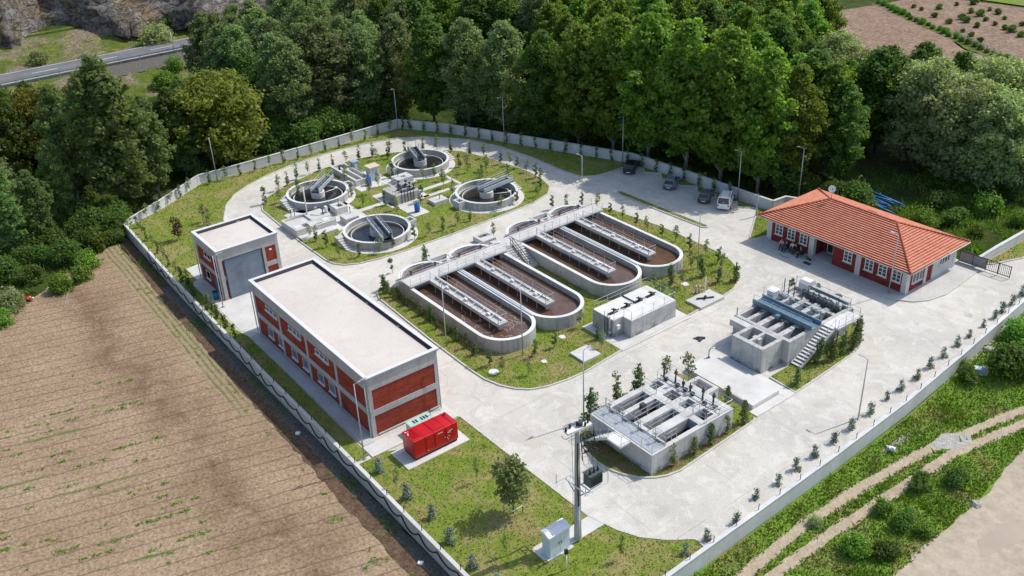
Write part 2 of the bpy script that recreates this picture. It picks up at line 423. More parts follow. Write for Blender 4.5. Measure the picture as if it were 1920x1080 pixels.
def m_brick(name, c):
    t = NT(name); x = t.xyz(); cv = t.N('CombineXYZ'); t.L(t.math('ADD', x[0], x[1]), cv.inputs[0]); t.L(x[2], cv.inputs[1])
    b = t.N('TexBrick'); b.inputs['Scale'].default_value = 1.0; b.inputs['Brick Width'].default_value = .30; b.inputs['Row Height'].default_value = .11
    b.inputs['Mortar Size'].default_value = .007; b.inputs['Color1'].default_value = (*c, 1); b.inputs['Color2'].default_value = (c[0] * .74, c[1] * .74, c[2] * .74, 1)
    b.inputs['Mortar'].default_value = (c[0] * .6, c[1] * .75, c[2] * .8, 1); t.L(cv.outputs[0], b.inputs['Vector'])
    n = t.noise(1.1, 5, .65, stretch=(.7, .7, 2.2)); a = t.mix(.45, b.outputs['Color'], t.ramp(n, .25, .75), 'OVERLAY')
    w = t.ramp(t.noise(3.2, 5, .7, stretch=(.5, .5, 2.5)), .62, .72); a = t.mix(t.math('MULTIPLY', w, .28), a, (.30, .14, .09))
    return t.done(a, .9)
M['brick'] = m_brick('red_brick', (.33, .052, .027))
M['brick2'] = m_brick('crimson_brick', (.25, .034, .028))
def m_tile():
    t = NT('clay_tile'); n = t.noise(1.8, 4, .6)
    a = t.ramp(n, .3, .7, (.47, .145, .082), (.65, .255, .16)); x = t.xyz()
    p = t.ramp(t.noise(.35, 4), .35, .65); a = t.mix(t.math('MULTIPLY', p, .3), a, (.64, .30, .20))
    g = t.noise(12, 2); a = t.mix(.35, a, t.ramp(g, .25, .75), 'OVERLAY')
    return t.done(a, .75)
M['tile'] = m_tile()
M['tile_dark'] = plain('shaded_tile_edge', (.17, .045, .03), .85)  # dark tile tone; on the risers it paints the shade under each course
M['ridge'] = plain('ridge_tile', (.42, .11, .06), .75, var=.3, scale=4)
def m_roofdeck():
    t = NT('roof_screed'); c = (.60, .545, .485)
    a = t.ramp(t.noise(.2, 5), .3, .7, tuple(x * .92 for x in c), tuple(x * 1.06 for x in c))
    a = t.mix(t.math('MULTIPLY', t.ramp(t.noise(.4, 6, .68, dist=.6), .53, .66), .30), a, (.46, .39, .33))
    g = t.noise(10, 3); a = t.mix(.14, a, t.ramp(g, .25, .75), 'OVERLAY')
    return t.done(a, .9)
M['deck'] = m_roofdeck()
M['membrane'] = plain('black_membrane', (.035, .03, .038), .7)
M['white_cap'] = plain('white_coping', (.66, .655, .65), .5, var=.05)
M['white'] = plain('white_paint', (.78, .78, .77), .45, var=.05)
M['pvc'] = plain('window_pvc', (.74, .76, .74), .4, var=.04)
def m_glass(name, c):
    t = NT(name); return t.done(t.ramp(t.noise(.7, 2), .35, .65, tuple(x * .7 for x in c), c), .08, 0, .6)
M['glass'] = m_glass('window_glass', (.05, .062, .07))
M['glass_blue'] = m_glass('pale_window_glass', (.14, .18, .21))
M['steel'] = plain('galvanised_steel', (.47, .49, .50), .45, .55, .5, .1)
M['rail'] = plain('rail_steel', (.50, .51, .51), .5, .35, .5, .1)
M['bluesteel'] = plain('blue_grey_steel', (.16, .25, .31), .4, .25, .5, .12, 2)
M['paleblue'] = plain('pale_blue_steel', (.48, .56, .60), .42, .3, .5, .08, 2)
M['black'] = plain('black_rubber', (.022, .022, .024), .6)
M['darkmetal'] = plain('dark_metal', (.06, .065, .07), .5, .3)
M['red'] = plain('generator_red', (.50, .006, .012), .28, 0, .5, .10, .8)
M['redtrim'] = plain('generator_red_dark', (.30, .004, .01), .4)
M['mint'] = plain('mint_enclosure', (.42, .56, .50), .5)
M['blue'] = plain('blue_plastic', (.02, .12, .55), .4)
M['bluepipe'] = plain('blue_pipe', (.03, .16, .36), .4)
M['shutter'] = None
def m_shutter():
    t = NT('roller_shutter'); x = t.xyz(); f = t.math('FRACT', t.math('DIVIDE', x[2], .16))
    a = t.mix(t.ramp(f, .75, .95), (.215, .265, .33), (.12, .15, .19)); t.bump(t.ramp(f, .5, 1.0), .6, .03)
    a = t.mix(.25, a, t.ramp(t.noise(.6, 4), .3, .7), 'OVERLAY')
    return t.done(a, .5, .0, .4)
M['shutter'] = m_shutter()
def m_sludge():
    t = NT('brown_liquor'); a = t.ramp(t.noise(.5, 5, .6, dist=1.2), .3, .7, (.085, .046, .028), (.15, .085, .055))
    a = t.mix(t.math('MULTIPLY', t.ramp(t.noise(1.6, 6, .7, dist=2.0), .60, .72), .14), a, (.24, .15, .11))
    n = t.noise(3.0, 4, .6, dist=.8); t.bump(n, .25, .03); return t.done(a, .06, 0, .5)
M['sludge'] = m_sludge()
def m_clar():
    t = NT('dark_water'); a = t.ramp(t.noise(.5, 4), .3, .7, (.013, .012, .011), (.040, .035, .031))
    n = t.noise(4, 3); t.bump(n, .25, .02); return t.done(a, .12, 0, .5)
M['dwater'] = m_clar()
M['blackwater'] = plain('black_water', (.012, .013, .013), .12, 0, .5)
M['foam'] = plain('foam', (.42, .33, .27), .8)
def m_leaf(name, c, c2, tr=.30, rough=.55):
    t = NT(name); oi = t.N('ObjectInfo')
    n = t.ramp(t.noise(.8, 4, .65), .3, .7)
    a = t.mix(n, c, c2)
    hv = t.N('HueSaturation'); t.L(a, hv.inputs['Color'])
    t.L(t.math('ADD', .475, t.math('MULTIPLY', oi.outputs['Random'], .04)), hv.inputs['Hue'])
    t.L(t.math('ADD', .78, t.math('MULTIPLY', oi.outputs['Random'], .5)), hv.inputs['Value'])
    a = hv.outputs[0]; t.done(a, rough, 0, .35)
    tl = t.N('BsdfTranslucent'); t.L(t.mix(1.0, a, (1.45, 1.5, .75), 'MULTIPLY'), tl.inputs['Color'])
    ms = t.N('MixShader'); ms.inputs[0].default_value = tr
    t.L(t.b.outputs[0], ms.inputs[1]); t.L(tl.outputs[0], ms.inputs[2])
    t.L(ms.outputs[0], t.t.nodes['Material Output'].inputs['Surface'])
    return t.m
M['lf_bright'] = m_leaf('bright_poplar_leaf', (.118, .205, .028), (.212, .325, .052), .55)
M['lf_dark'] = m_leaf('dark_leaf', (.075, .140, .026), (.140, .225, .048), .55)
M['lf_grey'] = m_leaf('grey_green_leaf', (.140, .20, .075), (.255, .32, .15), .55)
M['lf_willow'] = m_leaf('willow_leaf', (.225, .275, .125), (.36, .41, .225), .55)
M['lf_blue'] = m_leaf('bluish_poplar_leaf', (.125, .20, .062), (.225, .315, .12), .55)
M['lf_olive'] = m_leaf('olive_leaf', (.145, .16, .028), (.23, .24, .05), .55)
M['lf_silver'] = m_leaf('silver_conifer_leaf', (.12, .17, .13), (.22, .28, .23), .2)
M['lf_sap'] = m_leaf('sapling_leaf', (.13, .175, .06), (.24, .29, .11), .35)
M['lf_conifer'] = m_leaf('conifer_leaf', (.080, .125, .045), (.15, .21, .075), .3)
M['lf_bush'] = m_leaf('bush_leaf', (.10, .215, .022), (.20, .34, .045), .35)
M['lf_red'] = m_leaf('bronze_leaf', (.055, .030, .014), (.10, .055, .028), .2)
M['bark'] = m_soil('bark', (.055, .048, .038), (.13, .115, .095), 3, .05)
M['palebark'] = m_soil('pale_bark', (.22, .21, .19), (.42, .40, .37), 3, .03)
M['skin'] = plain('skin', (.45, .26, .18), .6, var=.05)

# ================================================================ SETTING: terrain, yard, lawns, roads
def wob(x, y, f, a): return a * (math.sin(x * f + 1.3 * math.sin(y * f * .7)) + math.sin(y * f * 1.27 + 1.1 * math.sin(x * f * .9)))
def sstep(a, b, x): t = min(1, max(0, (x - a) / (b - a))); return t * t * (3 - 2 * t)
def ground_z(x, y):
    z = -1.0
    z += .55 * sstep(98, 112, y) * sstep(-60, -80, x) * sstep(-195, -180, x) * sstep(168, 150, y) + .4 * sstep(-195, -180, x) * sstep(-138, -146, x) * sstep(40, 60, y) * sstep(168, 150, y)
    z += sstep(-150, -175, x) * wob(x, y, .06, .35) * sstep(-200, -186, x)
    z += 3.6 * sstep(-188, -203, x)                      # bank up to the highway
    z += sstep(150, 170, y) * sstep(-196, -180, x) * .95
    z += 3.5 * sstep(-217, -232, x)
    return z
def build_ground():
    xs = list(np.arange(-420, -240, 12)) + list(np.arange(-240, -20, 2.5)) + list(np.arange(-20, 141, 8))
    ys = list(np.arange(-120, -8, 8)) + list(np.arange(-8, 200, 2.5)) + list(np.arange(200, 481, 8))
    V = np.array([(x, y, ground_z(x, y)) for x in xs for y in ys]); nx, ny = len(xs), len(ys)
    F = np.array([(i * ny + j, (i + 1) * ny + j, (i + 1) * ny + j + 1, i * ny + j + 1) for i in range(nx - 1) for j in range(ny - 1)])
    g = np_mesh('ground', V, F, M['ground']); g.data.polygons.foreach_set('use_smooth', [True] * len(F)); tag(g, kind='structure'); return g
build_ground()

def struct(b, name, m): o = b.build(name, m); o['kind'] = 'structure'; return o
def jag(poly, step, amp, seed):
    """the outline cut into short, uneven steps"""
    r = random.Random(seed); out = []
    for i in range(len(poly)):
        a, b = Vector(poly[i]), Vector(poly[(i + 1) % len(poly)]); k = max(1, int((b - a).length / step)); n = Vector((-(b - a).y, (b - a).x)).normalized()
        for j in range(k): p = a.lerp(b, j / k) + n * r.uniform(-amp, amp); out.append((p.x, p.y))
    return out

WALL_L = [(-129.3, 29.4), (-121, 29.1), (-113, 28.8), (-104, 28.55), (-95, 28.4), (-81, 28.2), (-60, 28.15), (-35.6, 27.9)]
WALL_BL = [(-129.3, 29.4), (-132.0, 35.7), (-137.25, 43.6), (-136.95, 48), (-137.0, 60), (-137.3, 78.9)]
WALL_B = [(-137.3, 78.9), (-130.3, 83.4), (-114.4, 90.2), (-105.6, 93.8), (-98.3, 96.8), (-87.9, 97.6), (-77.4, 97.95), (-73.3, 98.2)]
WALL_R = [(-35.6, 27.9), (-35.75, 39.5), (-36.0, 49.1), (-36.3, 60.4), (-36.85, 72.6), (-37.75, 83.4), (-39.2, 98.6), (-40.2, 112)]
WALL_G = [(-47.2, 103.6), (-47.3, 107.5), (-47.2, 126)]
yard = WALL_L + WALL_R[1:] + [(-41, 128), (-47.2, 128), (-47.2, 103.6), (-72.6, 101.2)] + WALL_B[::-1][:-1] + WALL_BL[::-1][:-1]
b = MB(); b.prism(yard, -1.3, 0.0); struct(b, 'concrete_yard', M['yard'])

SAW = [(-98.1, 94.8), (-95.9, 96.5), (-94.5, 95.3), (-92.6, 96.8), (-91.0, 95.4), (-89.3, 96.9), (-87.6, 95.4), (-85.7, 97.1), (-84.2, 95.5), (-82.0, 96.9), (-80.6, 95.4), (-78.2, 97.0), (-77.1, 95.6), (-75.4, 97.3)]
LAWNS = {
 'back': [(-128.9, 29.75), (-121, 29.4), (-113, 29.1), (-104, 28.85), (-95, 28.7), (-81, 28.5), (-63.7, 28.45), (-63.7, 30.2), (-90.4, 30.5), (-92.3, 30.0), (-99.2, 30.3), (-106.6, 30.3), (-107.4, 31.2), (-110.9, 31.3), (-111.2, 34.8), (-107.4, 34.8), (-107.4, 39.7), (-114, 39.8), (-119, 40.2), (-122, 41), (-126.5, 43.3), (-129.3, 45.8), (-131.2, 48.6), (-132.9, 52.5), (-134.2, 57.2), (-134.8, 61.5), (-134.9, 66.7), (-134.4, 71.5), (-133.0, 75.9), (-130.6, 79.3), (-127.3, 82.2), (-124.1, 84.2), (-117.9, 86.2), (-110.4, 86.9), (-102.7, 86.9), (-99.6, 87.4), (-98.5, 89), (-98.1, 91.2)] + SAW + [(-74.6, 97.7), (-77.4, 97.6), (-87.8, 97.25), (-98.2, 96.4), (-105.4, 93.4), (-114.2, 89.8), (-130.1, 83.0), (-136.9, 78.7), (-136.65, 60), (-136.6, 48), (-136.9, 43.7), (-131.7, 35.9)],
 'clarifier': [(-123.3, 47.3), (-121.1, 46.4), (-115.7, 46.15), (-108.3, 45.8), (-101.2, 45.8), (-99.6, 46.1), (-98.4, 46.9), (-97.4, 48.6), (-96.9, 51.2), (-96.6, 55.3), (-96.5, 63.0), (-96.8, 71.1), (-97.1, 76.3), (-98.2, 79.8), (-100.0, 81.6), (-103.0, 82.6), (-106.6, 82.9), (-114.8, 81.9), (-120.5, 80.4), (-124.5, 77.5), (-127.7, 71.8), (-129.3, 66.2), (-129.2, 59.4), (-127.3, 53.2), (-125.2, 49.2)],
 'basin': [(-90.3, 47.2), (-89.4, 46.3), (-88.0, 45.8), (-76.2, 45.3), (-68.8, 45.2), (-66.6, 45.3), (-64.7, 45.8), (-63.2, 46.6), (-62.1, 47.7), (-61.4, 49.3), (-61.0, 51.5), (-60.9, 54), (-61.4, 59.2), (-61.7, 69.5), (-62.0, 75.0), (-62.4, 78.0), (-63.6, 80.4), (-65.5, 82.2), (-67.4, 83.2), (-69.8, 83.7), (-79.5, 83.8), (-88.6, 82.6), (-90.2, 81.2), (-88.4, 79.6), (-88.4, 49.4)],
 'patch': [(-92.0, 64.2), (-88.4, 63.0), (-88.4, 65.8), (-90.8, 66.4)],
 'front': [(-63.1, 28.45), (-36.0, 28.25), (-36.15, 39.5), (-36.35, 44.6), (-37.5, 44.7), (-38.9, 42.9), (-40.5, 41.5), (-42.2, 40.7), (-44.9, 40.0), (-52.1, 39.9), (-63.0, 39.8), (-63.0, 38.6), (-62.3, 38.5), (-62.3, 33.0), (-63.1, 31.6)],
 'bed': [(-53.4, 46.5), (-51.9, 45.7), (-50.6, 45.3), (-49.4, 45.15), (-48.2, 45.3), (-47.0, 45.7), (-45.7, 46.5), (-44.8, 47.6), (-44.3, 48.6), (-44.05, 50), (-44.3, 55), (-44.6, 60.0), (-45.2, 61.0), (-53.6, 61.2), (-55.2, 60), (-55.3, 49)],
 'grit': [(-48.2, 66.9), (-44.9, 66.7), (-45.1, 71), (-45.4, 76), (-45.8, 78.4), (-46.6, 80.0), (-47.8, 81.3), (-49.4, 82.2), (-54, 83.1), (-57.2, 82.6), (-58.4, 81.5), (-56.8, 79.8), (-48.2, 79.8)],
 'island': [(-92.1, 87.5), (-91.7, 87.15), (-90.7, 87.0), (-83, 87.25), (-75.9, 87.6), (-75.55, 88.0), (-75.9, 88.4), (-83, 88.1), (-91.5, 87.95)],
 'wedge': [(-75.0, 97.4), (-69.9, 89.7), (-68.5, 90.3), (-68.5, 100.0), (-72.6, 100.9), (-73.0, 98.4)],
 'gate': [(-47.0, 104.4), (-46.3, 105), (-44.8, 109), (-44.3, 113), (-44.2, 126), (-47.0, 126)],
}
b = MB()
for k, p in LAWNS.items(): b.prism(p, -.05, .09)
struct(b, 'lawn', M['lawn'])
bb = MB()
bb.prism([(-53.0, 46.6), (-51.9, 45.95), (-49.4, 45.4), (-47.0, 45.95), (-45.9, 46.7), (-45.2, 47.48), (-53.0, 47.48)], .0, .105); bb.prism([(-45.2, 47.485), (-44.6, 48.7), (-44.35, 50), (-44.9, 60.0), (-45.2, 60.0)], 0, .105)
struct(bb, 'flower_bed', M['bed'])
# kerbs round the lawns (only where they meet the concrete)
b = MB()
def kerb(pts, closed=False):
    P = list(pts) + ([pts[0]] if closed else [])
    b.strip(P, .16, 0, .135)
kerb(LAWNS['back'][17:LAWNS['back'].index(SAW[-1]) + 1])
kerb(LAWNS['clarifier'], True); kerb(LAWNS['basin'][:23]); kerb(LAWNS['front'][3:11]); kerb(LAWNS['bed'][:12]); kerb(LAWNS['grit'][:11]); kerb(LAWNS['island'], True); kerb(LAWNS['wedge'][:3]); kerb(LAWNS['gate'][:5])
PAVE_ADM = [(-69.4, 89.5), (-66.5, 88.9), (-63.0, 88.5), (-56.1, 88.4), (-51.6, 88.7), (-49.2, 89.2), (-47.4, 90.4), (-46.4, 92.0), (-45.9, 94.5), (-46.2, 99), (-46.5, 102.3)]
kerb(PAVE_ADM)
struct(b, 'kerb', M['kerb'])
# paved aprons and footpaths (12 cm slabs)
b = MB(); b.prism(PAVE_ADM + [(-48.4, 103.2), (-70, 102.6), (-68.4, 96), (-69.2, 90.2)], 0, .115); struct(b, 'pavement', M['pave'])
b = MB()
for x0, y0, x1, y1 in [(-64.95, 30.25, -63.15, 39.75), (-67.6, 59.3, -61.2, 69.6), (-44.9, 34.0, -43.35, 40.3), (-114.8, 60.5, -109.0, 66.8), (-111.9, 56.6, -111.0, 60.5), (-109.0, 61.2, -104.4, 63.7), (-109.6, 65.9, -108.9, 72.6), (-114.6, 72.4, -109.7, 72.9), (-112.0, 66.8, -111.2, 72.4), (-117.4, 47.9, -109.2, 56.6), (-109.2, 51.3, -107.6, 56.2), (-123.9, 60.2, -117.2, 65.8), (-117.2, 64.6, -114.8, 68.4),
        (-111.0, 60.9, -109.0, 61.2), (-88.4, 62.2, -82.0, 65.0), (-82.0, 62.2, -72.0, 63.05)]:
    b.box(x0, y0, 0.0, x1, y1, .118)
b.prism([(-92.2, 30.3), (-99.3, 30.5), (-99.7, 31.9), (-99.7, 37.5), (-90.5, 31.7)], .0, .03)
b.prism([(-111.0, 31.3), (-111.2, 34.8), (-107.1, 34.8), (-107.1, 31.2)], 0, .11)
struct(b, 'footpath', M['slab'])
# strip of plain concrete along the long building
b = MB(); b.box(-90.3, 30.45, 0, -65.0, 31.6, .118); struct(b, 'building_apron', M['pave'])

# field, gravel edge, verge, dirt track and dirt road, far fields
FY = 26.4
field = jag([(-128.0, 27.6), (-126.3, 26.0), (-122.2, 19.3), (-118.2, 14.4), (-118.4, 10.0), (-121, 2), (-124, -30), (-40, -60), (10, -40), (10, 20), (-36, 26.0), (-60, 26.1), (-90, 26.3), (-107, 26.8)], 1.6, .22, 3)
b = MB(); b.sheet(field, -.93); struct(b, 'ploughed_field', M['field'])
b = MB(); b.sheet(jag([(-127.6, 27.9), (-107, 26.6), (-90, 26.1), (-60, 25.6), (-36, 25.4), (-20, 25.4), (-20, 27.6), (-36, 27.7), (-60, 27.95), (-95, 28.2), (-128, 29.1)], 1.0, .16, 5), -.915); struct(b, 'turned_earth_strip', M['darksoil'])
b = MB(); b.sheet(jag([(-110, 27.5), (-90, 27.2), (-60, 26.9), (-36, 26.8), (-36, 27.85), (-60, 28.05), (-95, 28.3), (-110, 28.7)], .8, .14, 6), -.905); struct(b, 'gravel_edge', M['gravel'])
b = MB(); b.sheet([(-35.5, 10), (60, 10), (60, 200), (-43, 200), (-46.9, 126), (-41, 126), (-40.0, 112), (-39.0, 98.6), (-37.5, 83.4), (-36.6, 72.6), (-36.1, 60), (-35.8, 49), (-35.5, 27)], -.97); struct(b, 'grass_verge', M['verge'])
T1 = [(-32.2, 36), (-33.1, 45.5), (-33.6, 53.0), (-33.4, 61.3), (-32.5, 70.3), (-30.2, 81.6), (-27, 92), (-22, 108)]
T2 = [(-30.9, 36), (-31.7, 47.2), (-31.65, 54.4), (-31.2, 63.1), (-30.9, 70.7), (-29.0, 80.0), (-25.6, 91), (-20.5, 107)]
b = MB()
for k, T in enumerate((T1, T2)):
    P = []
    for a, c in zip(T[:-1], T[1:]):
        for j in range(8): P.append((a[0] + (c[0] - a[0]) * j / 8, a[1] + (c[1] - a[1]) * j / 8))
    r = random.Random(k); Lf = [(x - .42 - r.uniform(0, .22), y) for x, y in P]; Rt = [(x + .42 + r.uniform(0, .22), y) for x, y in P]
    b.sheet(Lf + Rt[::-1], -.955 + .004 * k)
struct(b, 'dirt_track', M['dirt'])
b = MB(); b.sheet(jag([(-32.9, 70.2), (-31.2, 71.2), (-30.4, 73.4), (-31.6, 74.4), (-33.0, 72.6)], .6, .16, 9), -.945); struct(b, 'gravel_patch', M['rubble'])
b = MB(); b.sheet(jag([(-24.6, 38), (-25.5, 50), (-26.0, 56), (-26.2, 62.6), (-26.3, 68.5), (-27.2, 76), (-26, 86), (-21, 100), (-10, 112), (40, 112), (40, 38)], 1.1, .2, 11), -.95); struct(b, 'dirt_road', M['dirtroad'])
b = MB(); b.sheet(jag([(-23.9, 62.4), (-23.6, 65.4), (-22.4, 67.6), (-21.4, 66.6), (-21.9, 63.6), (-22.6, 61.0)], .5, .13, 4), -.942); struct(b, 'puddle', M['puddle'])
b = MB()
b.sheet(jag([(-150, 176), (-134.5, 193.2), (-131.0, 207), (-104.5, 192.2), (-96.3, 186.0), (-82.6, 181.0), (-60, 172), (-50, 150), (-90, 158), (-120, 170)], 3, .3, 12), .15)
b.sheet(jag([(-130.0, 209.5), (-129, 217), (-122, 224), (-104.5, 226.5), (-86, 212), (-60, 192), (-50, 176), (-81.6, 182.6), (-95.5, 187.6), (-103.5, 194.0)], 3, .3, 13), .16)
struct(b, 'far_field', M['brownfield'])
b = MB(); b.sheet(jag([(-132.5, 207), (-131.5, 209.6), (-103.4, 194.6), (-95.0, 188.2), (-81, 183.2), (-81.8, 181.4), (-95.9, 186.1), (-104.5, 192.2)], 2, .3, 14), .175); b.sheet([(-104, 228), (-80, 214), (-50, 190), (20, 260), (-60, 300)], .17); struct(b, 'field_margin', M['meadow'])
b = MB(); b.sheet([(-132, 226), (-104, 228), (-60, 300), (-150, 330), (-190, 240)], .20); struct(b, 'far_meadow', M['verge'])
# highway on its bank: x -213.5..-205 at z 3.1
b = MB(); b.box(-213.6, -140, 2.2, -204.6, 480, 3.10); struct(b, 'highway', M['asphalt'])
b = MB()
for xx in (-212.9, -205.4): b.box(xx - .09, -140, 3.10, xx + .09, 480, 3.106)
for k in range(52):
    y = -130 + 12 * k; b.box(-209.3, y, 3.10, -209.1, y + 5, 3.106)
struct(b, 'road_marking', M['white_line'])
def band(x0, x1, name, mat, z, nx=6):
    xs = np.linspace(x0, x1, nx); ys = np.arange(-140, 481, 4.0)
    V = np.array([(x, y, ground_z(x, y) + z(x)) for x in xs for y in ys]); ny = len(ys)
    F = np.array([(i * ny + j, (i + 1) * ny + j, (i + 1) * ny + j + 1, i * ny + j + 1) for i in range(nx - 1) for j in range(ny - 1)])
    o = np_mesh(name, V, F, mat); o['kind'] = 'structure'
band(-231, -213.6, 'roadside_meadow', M['meadow'], lambda x: .05)
ys_ = np.arange(50, 82, 1.0); xs_ = np.linspace(-204.5, -198.5, 5)
V = np.array([(x + .5 * math.sin(y * 1.7) * (x > -200), y, ground_z(x, y) + .11) for x in xs_ for y in ys_]); n_ = len(ys_)
o = np_mesh('stone_bank', V, np.array([(i * n_ + j, (i + 1) * n_ + j, (i + 1) * n_ + j + 1, i * n_ + j + 1) for i in range(4) for j in range(n_ - 1)]), M['gravel']); o['kind'] = 'structure'
band(-204.6, -189, 'road_bank', M['meadow'], lambda x: .06, 8)
# rock cliff above the highway
def build_cliff():
    r = np.random.RandomState(3); ny, nz = 150, 34
    ys = np.linspace(-60, 190, ny); V = []
    ph = r.rand(8) * 6
    for j in range(nz):
        u = j / (nz - 1)
        for y in ys:
            z = 6.0 + 38 * u
            x = -225.5 - 26 * u + 5.5 * math.sin(y * .045 + ph[0]) + 3 * math.sin(y * .12 + ph[1] + u * 2) - 3.2 * math.sin(u * 9 + y * .06)
            x += 1.6 * math.floor(2.2 * math.sin(y * .31 + 3 * u + ph[2]) + 1.4 * math.sin(y * .17 - 7 * u + ph[3])) + r.uniform(-1.1, 1.1)
            # foot of scree
            if u < .12: x += (0.12 - u) * 30
            V.append((x, y + r.uniform(-.5, .5), z + r.uniform(-.6, .6) - (2 if j == 0 else 0)))
    for y in ys: V.append((-420, y, 62))
    V = np.array(V); F = np.array([(j * ny + i, j * ny + i + 1, (j + 1) * ny + i + 1, (j + 1) * ny + i) for j in range(nz) for i in range(ny - 1)])
    o = np_mesh('cliff', V, F, M['rock']); o['kind'] = 'structure'
build_cliff()

# ---------------------------------------------------------------- boundary walls with coping and black fence pins
def wall(name, label, pts, zt, zb, mat, w=.30, pins=None, cat='wall', pin_h=.62, side=0):
    t = thing(name, label, cat, (pts[0][0], pts[0][1], 0))
    b = MB(); b.strip(pts, w, zb, zt); b.build('wall_body', mat, t)
    zc = [z + .07 for z in zt] if isinstance(zt, list) else zt + .07
    b = MB(); b.strip(pts, w + .08, zt, zc); b.build('coping', M['wall_white'] if mat is not M['wall_tan'] else M['conc_light'], t)
    if pins:
        d = 0.6
        for a, c in zip(pts[:-1], pts[1:]):
            A, C = Vector(a), Vector(c); L = (C - A).length
            while d < L:
                p = A.lerp(C, d / L); z = (zt[0] if isinstance(zt, list) else zt) + .06
                m = MB(); m.tube([(p.x, p.y, z), (p.x, p.y, z + pin_h)], .035, 5); m.build('fence_pin', M['black'], t); d += pins
            d -= L
    return t
WL = [(x, y + .12) for x, y in WALL_L]
wall('boundary_wall', 'long tan concrete wall with black fence pins beside the ploughed field', WL, .72, -1.4, M['wall_tan'], .26, 2.75)
wall('boundary_wall', 'grey concrete wall along the left woods, stepping round the back lawn', WALL_BL, [.72, 1.25, 1.35, 1.4, 1.45, 1.5], -1.0, M['wall_white'], .26)
wall('boundary_wall', 'curved grey concrete wall between the car park and the dark forest', WALL_B, 1.5, -1.0, M['wall_white'], .26)
wall('boundary_wall', 'white concrete wall with black fence pins beside the grassy dirt track', WALL_R, .70, -1.4, M['wall_white'], .30, 2.75)
wall('boundary_wall', 'white concrete wall running off beyond the metal gate', WALL_G, 1.15, -1.0, M['wall_white'], .30)
wall('boundary_wall', 'short grey wall with white coping behind the tiled roof corner', [(-73.2, 98.2), (-73.0, 100.6), (-69.5, 102.2), (-69.3, 103.2)], 1.5, -1.0, M['wall_white'], .26)
# wavy black pipe clipped along the outer face of the field wall
b = MB(); P = []
for i in range(260):
    x = -118 + 82 * i / 259
    for a, c in zip(WL[:-1], WL[1:]):
        if a[0] <= x <= c[0]: yw = a[1] + (c[1] - a[1]) * (x - a[0]) / (c[0] - a[0]); break
    ph = ((x + 118) / 2.75) % 1
    P.append((x, yw - .20, .45 - .95 * math.sin(math.pi * ph) ** .8 * (.75 + .25 * math.sin(i * .13))))
b.tube(P, .055, 6); tag(b.build('black_hose', M['black']), 'black hose looping along the outer face of the field wall', 'hose')
# sliding gate
t = thing('sliding_gate', 'grey metal sliding gate half panelled, half open bars, beside the tiled office', 'gate', (-49.0, 102.6, 0))
gx = lambda u: (-49.2 + 6.0 * u, 102.75 + .35 * u)
b = MB()
for z in (.25, 1.55): b.tube([(*gx(0), z), (*gx(1), z)], .05, 5)
for u in (0, .27, .53, .77, 1): b.tube([(*gx(u), .1), (*gx(u), 1.62)], .055, 5)
b.build('gate_frame', M['darkmetal'], t)
b = MB()
a0, a1 = gx(0.01), gx(.525); b.strip([a0, a1], .05, .3, 1.5); b.build('panel', plain('gate_panel', (.24, .245, .25), .5, .3), t)
for k in range(14):
    u = .55 + .45 * k / 13; m = MB(); m.tube([(*gx(u), .25), (*gx(u), 1.55)], .026, 5); m.build('bar', M['darkmetal'], t)
# guard rail
t = thing('guard_rail', 'long grey steel guard rail along the near edge of the highway', 'guard rail', (-204.3, 40, 3))
b = MB(); b.box(-204.35, -100, 3.45, -204.25, 300, 3.80); b.build('beam', M['steel'], t)
b = MB()
for k in range(100): b.box(-204.25, -98 + 4 * k, 2.2, -204.12, -97.88 + 4 * k, 3.8)
o = b.build('post', M['steel'], t); o['kind'] = 'stuff'
t = thing('road_sign_pole', 'thin grey pole standing beside the highway guard rail', 'pole', (-204.0, 65.3, 2.6))
b = MB(); b.tube([(-204.0, 65.3, 2.2), (-204.0, 65.3, 7.2)], .09, 6); b.build('post', M['steel'], t)
b = MB(); b.box(-204.1, 65.2, 7.2, -203.9, 65.4, 7.32); b.build('cap', M['steel'], t)

# ================================================================ BUILDINGS
def window(parent, fx, cx, cy, z0, z1, w, face, panes=(2, 1), sill=True, frame=.07, glass=None, sillmat=None):
    """framed window on an axis-aligned facade; face 'y-' or 'x+' is the way it looks; (cx,cy) lies on the facade"""
    def bx(m, a0, a1, d0, d1, za, zb):
        if face == 'y-': m.box(cx + a0, cy - d1, za, cx + a1, cy - d0, zb)
        elif face == 'y+': m.box(cx + a0, cy + d0, za, cx + a1, cy + d1, zb)
        else: m.box(cx + d0, cy + a0, za, cx + d1, cy + a1, zb)
    h = w / 2
    f = MB(); bx(f, -h, -h + frame, .0, .055, z0, z1); bx(f, h - frame, h, .0, .055, z0, z1); bx(f, -h + frame, h - frame, .0, .055, z1 - frame, z1); bx(f, -h + frame, h - frame, .0, .055, z0, z0 + frame)
    nx, nz = panes
    for i in range(1, nx): x = -h + w * i / nx; bx(f, x - .045, x + .045, .0, .05, z0 + frame, z1 - frame)
    for i in range(nx):
        xa = -h + w * i / nx + (frame if i == 0 else .045); xb = -h + w * (i + 1) / nx - (frame if i == nx - 1 else .045)
        for j in range(1, nz): z = z0 + (z1 - z0) * j / nz; bx(f, xa, xb, .0, .045, z - .03, z + .03)
    fo = f.build('window', M['pvc'], parent)
    g = MB(); bx(g, -h + .02, h - .02, .003, .02, z0 + .02, z1 - .02); g.build('pane', glass or M['glass'], fo)
    if sill: s_ = MB(); bx(s_, -h - .09, h + .09, -.02, .16, z0 - .09, z0 - .004); s_.build('sill', sillmat or M['white_cap'], fo)
    return fo

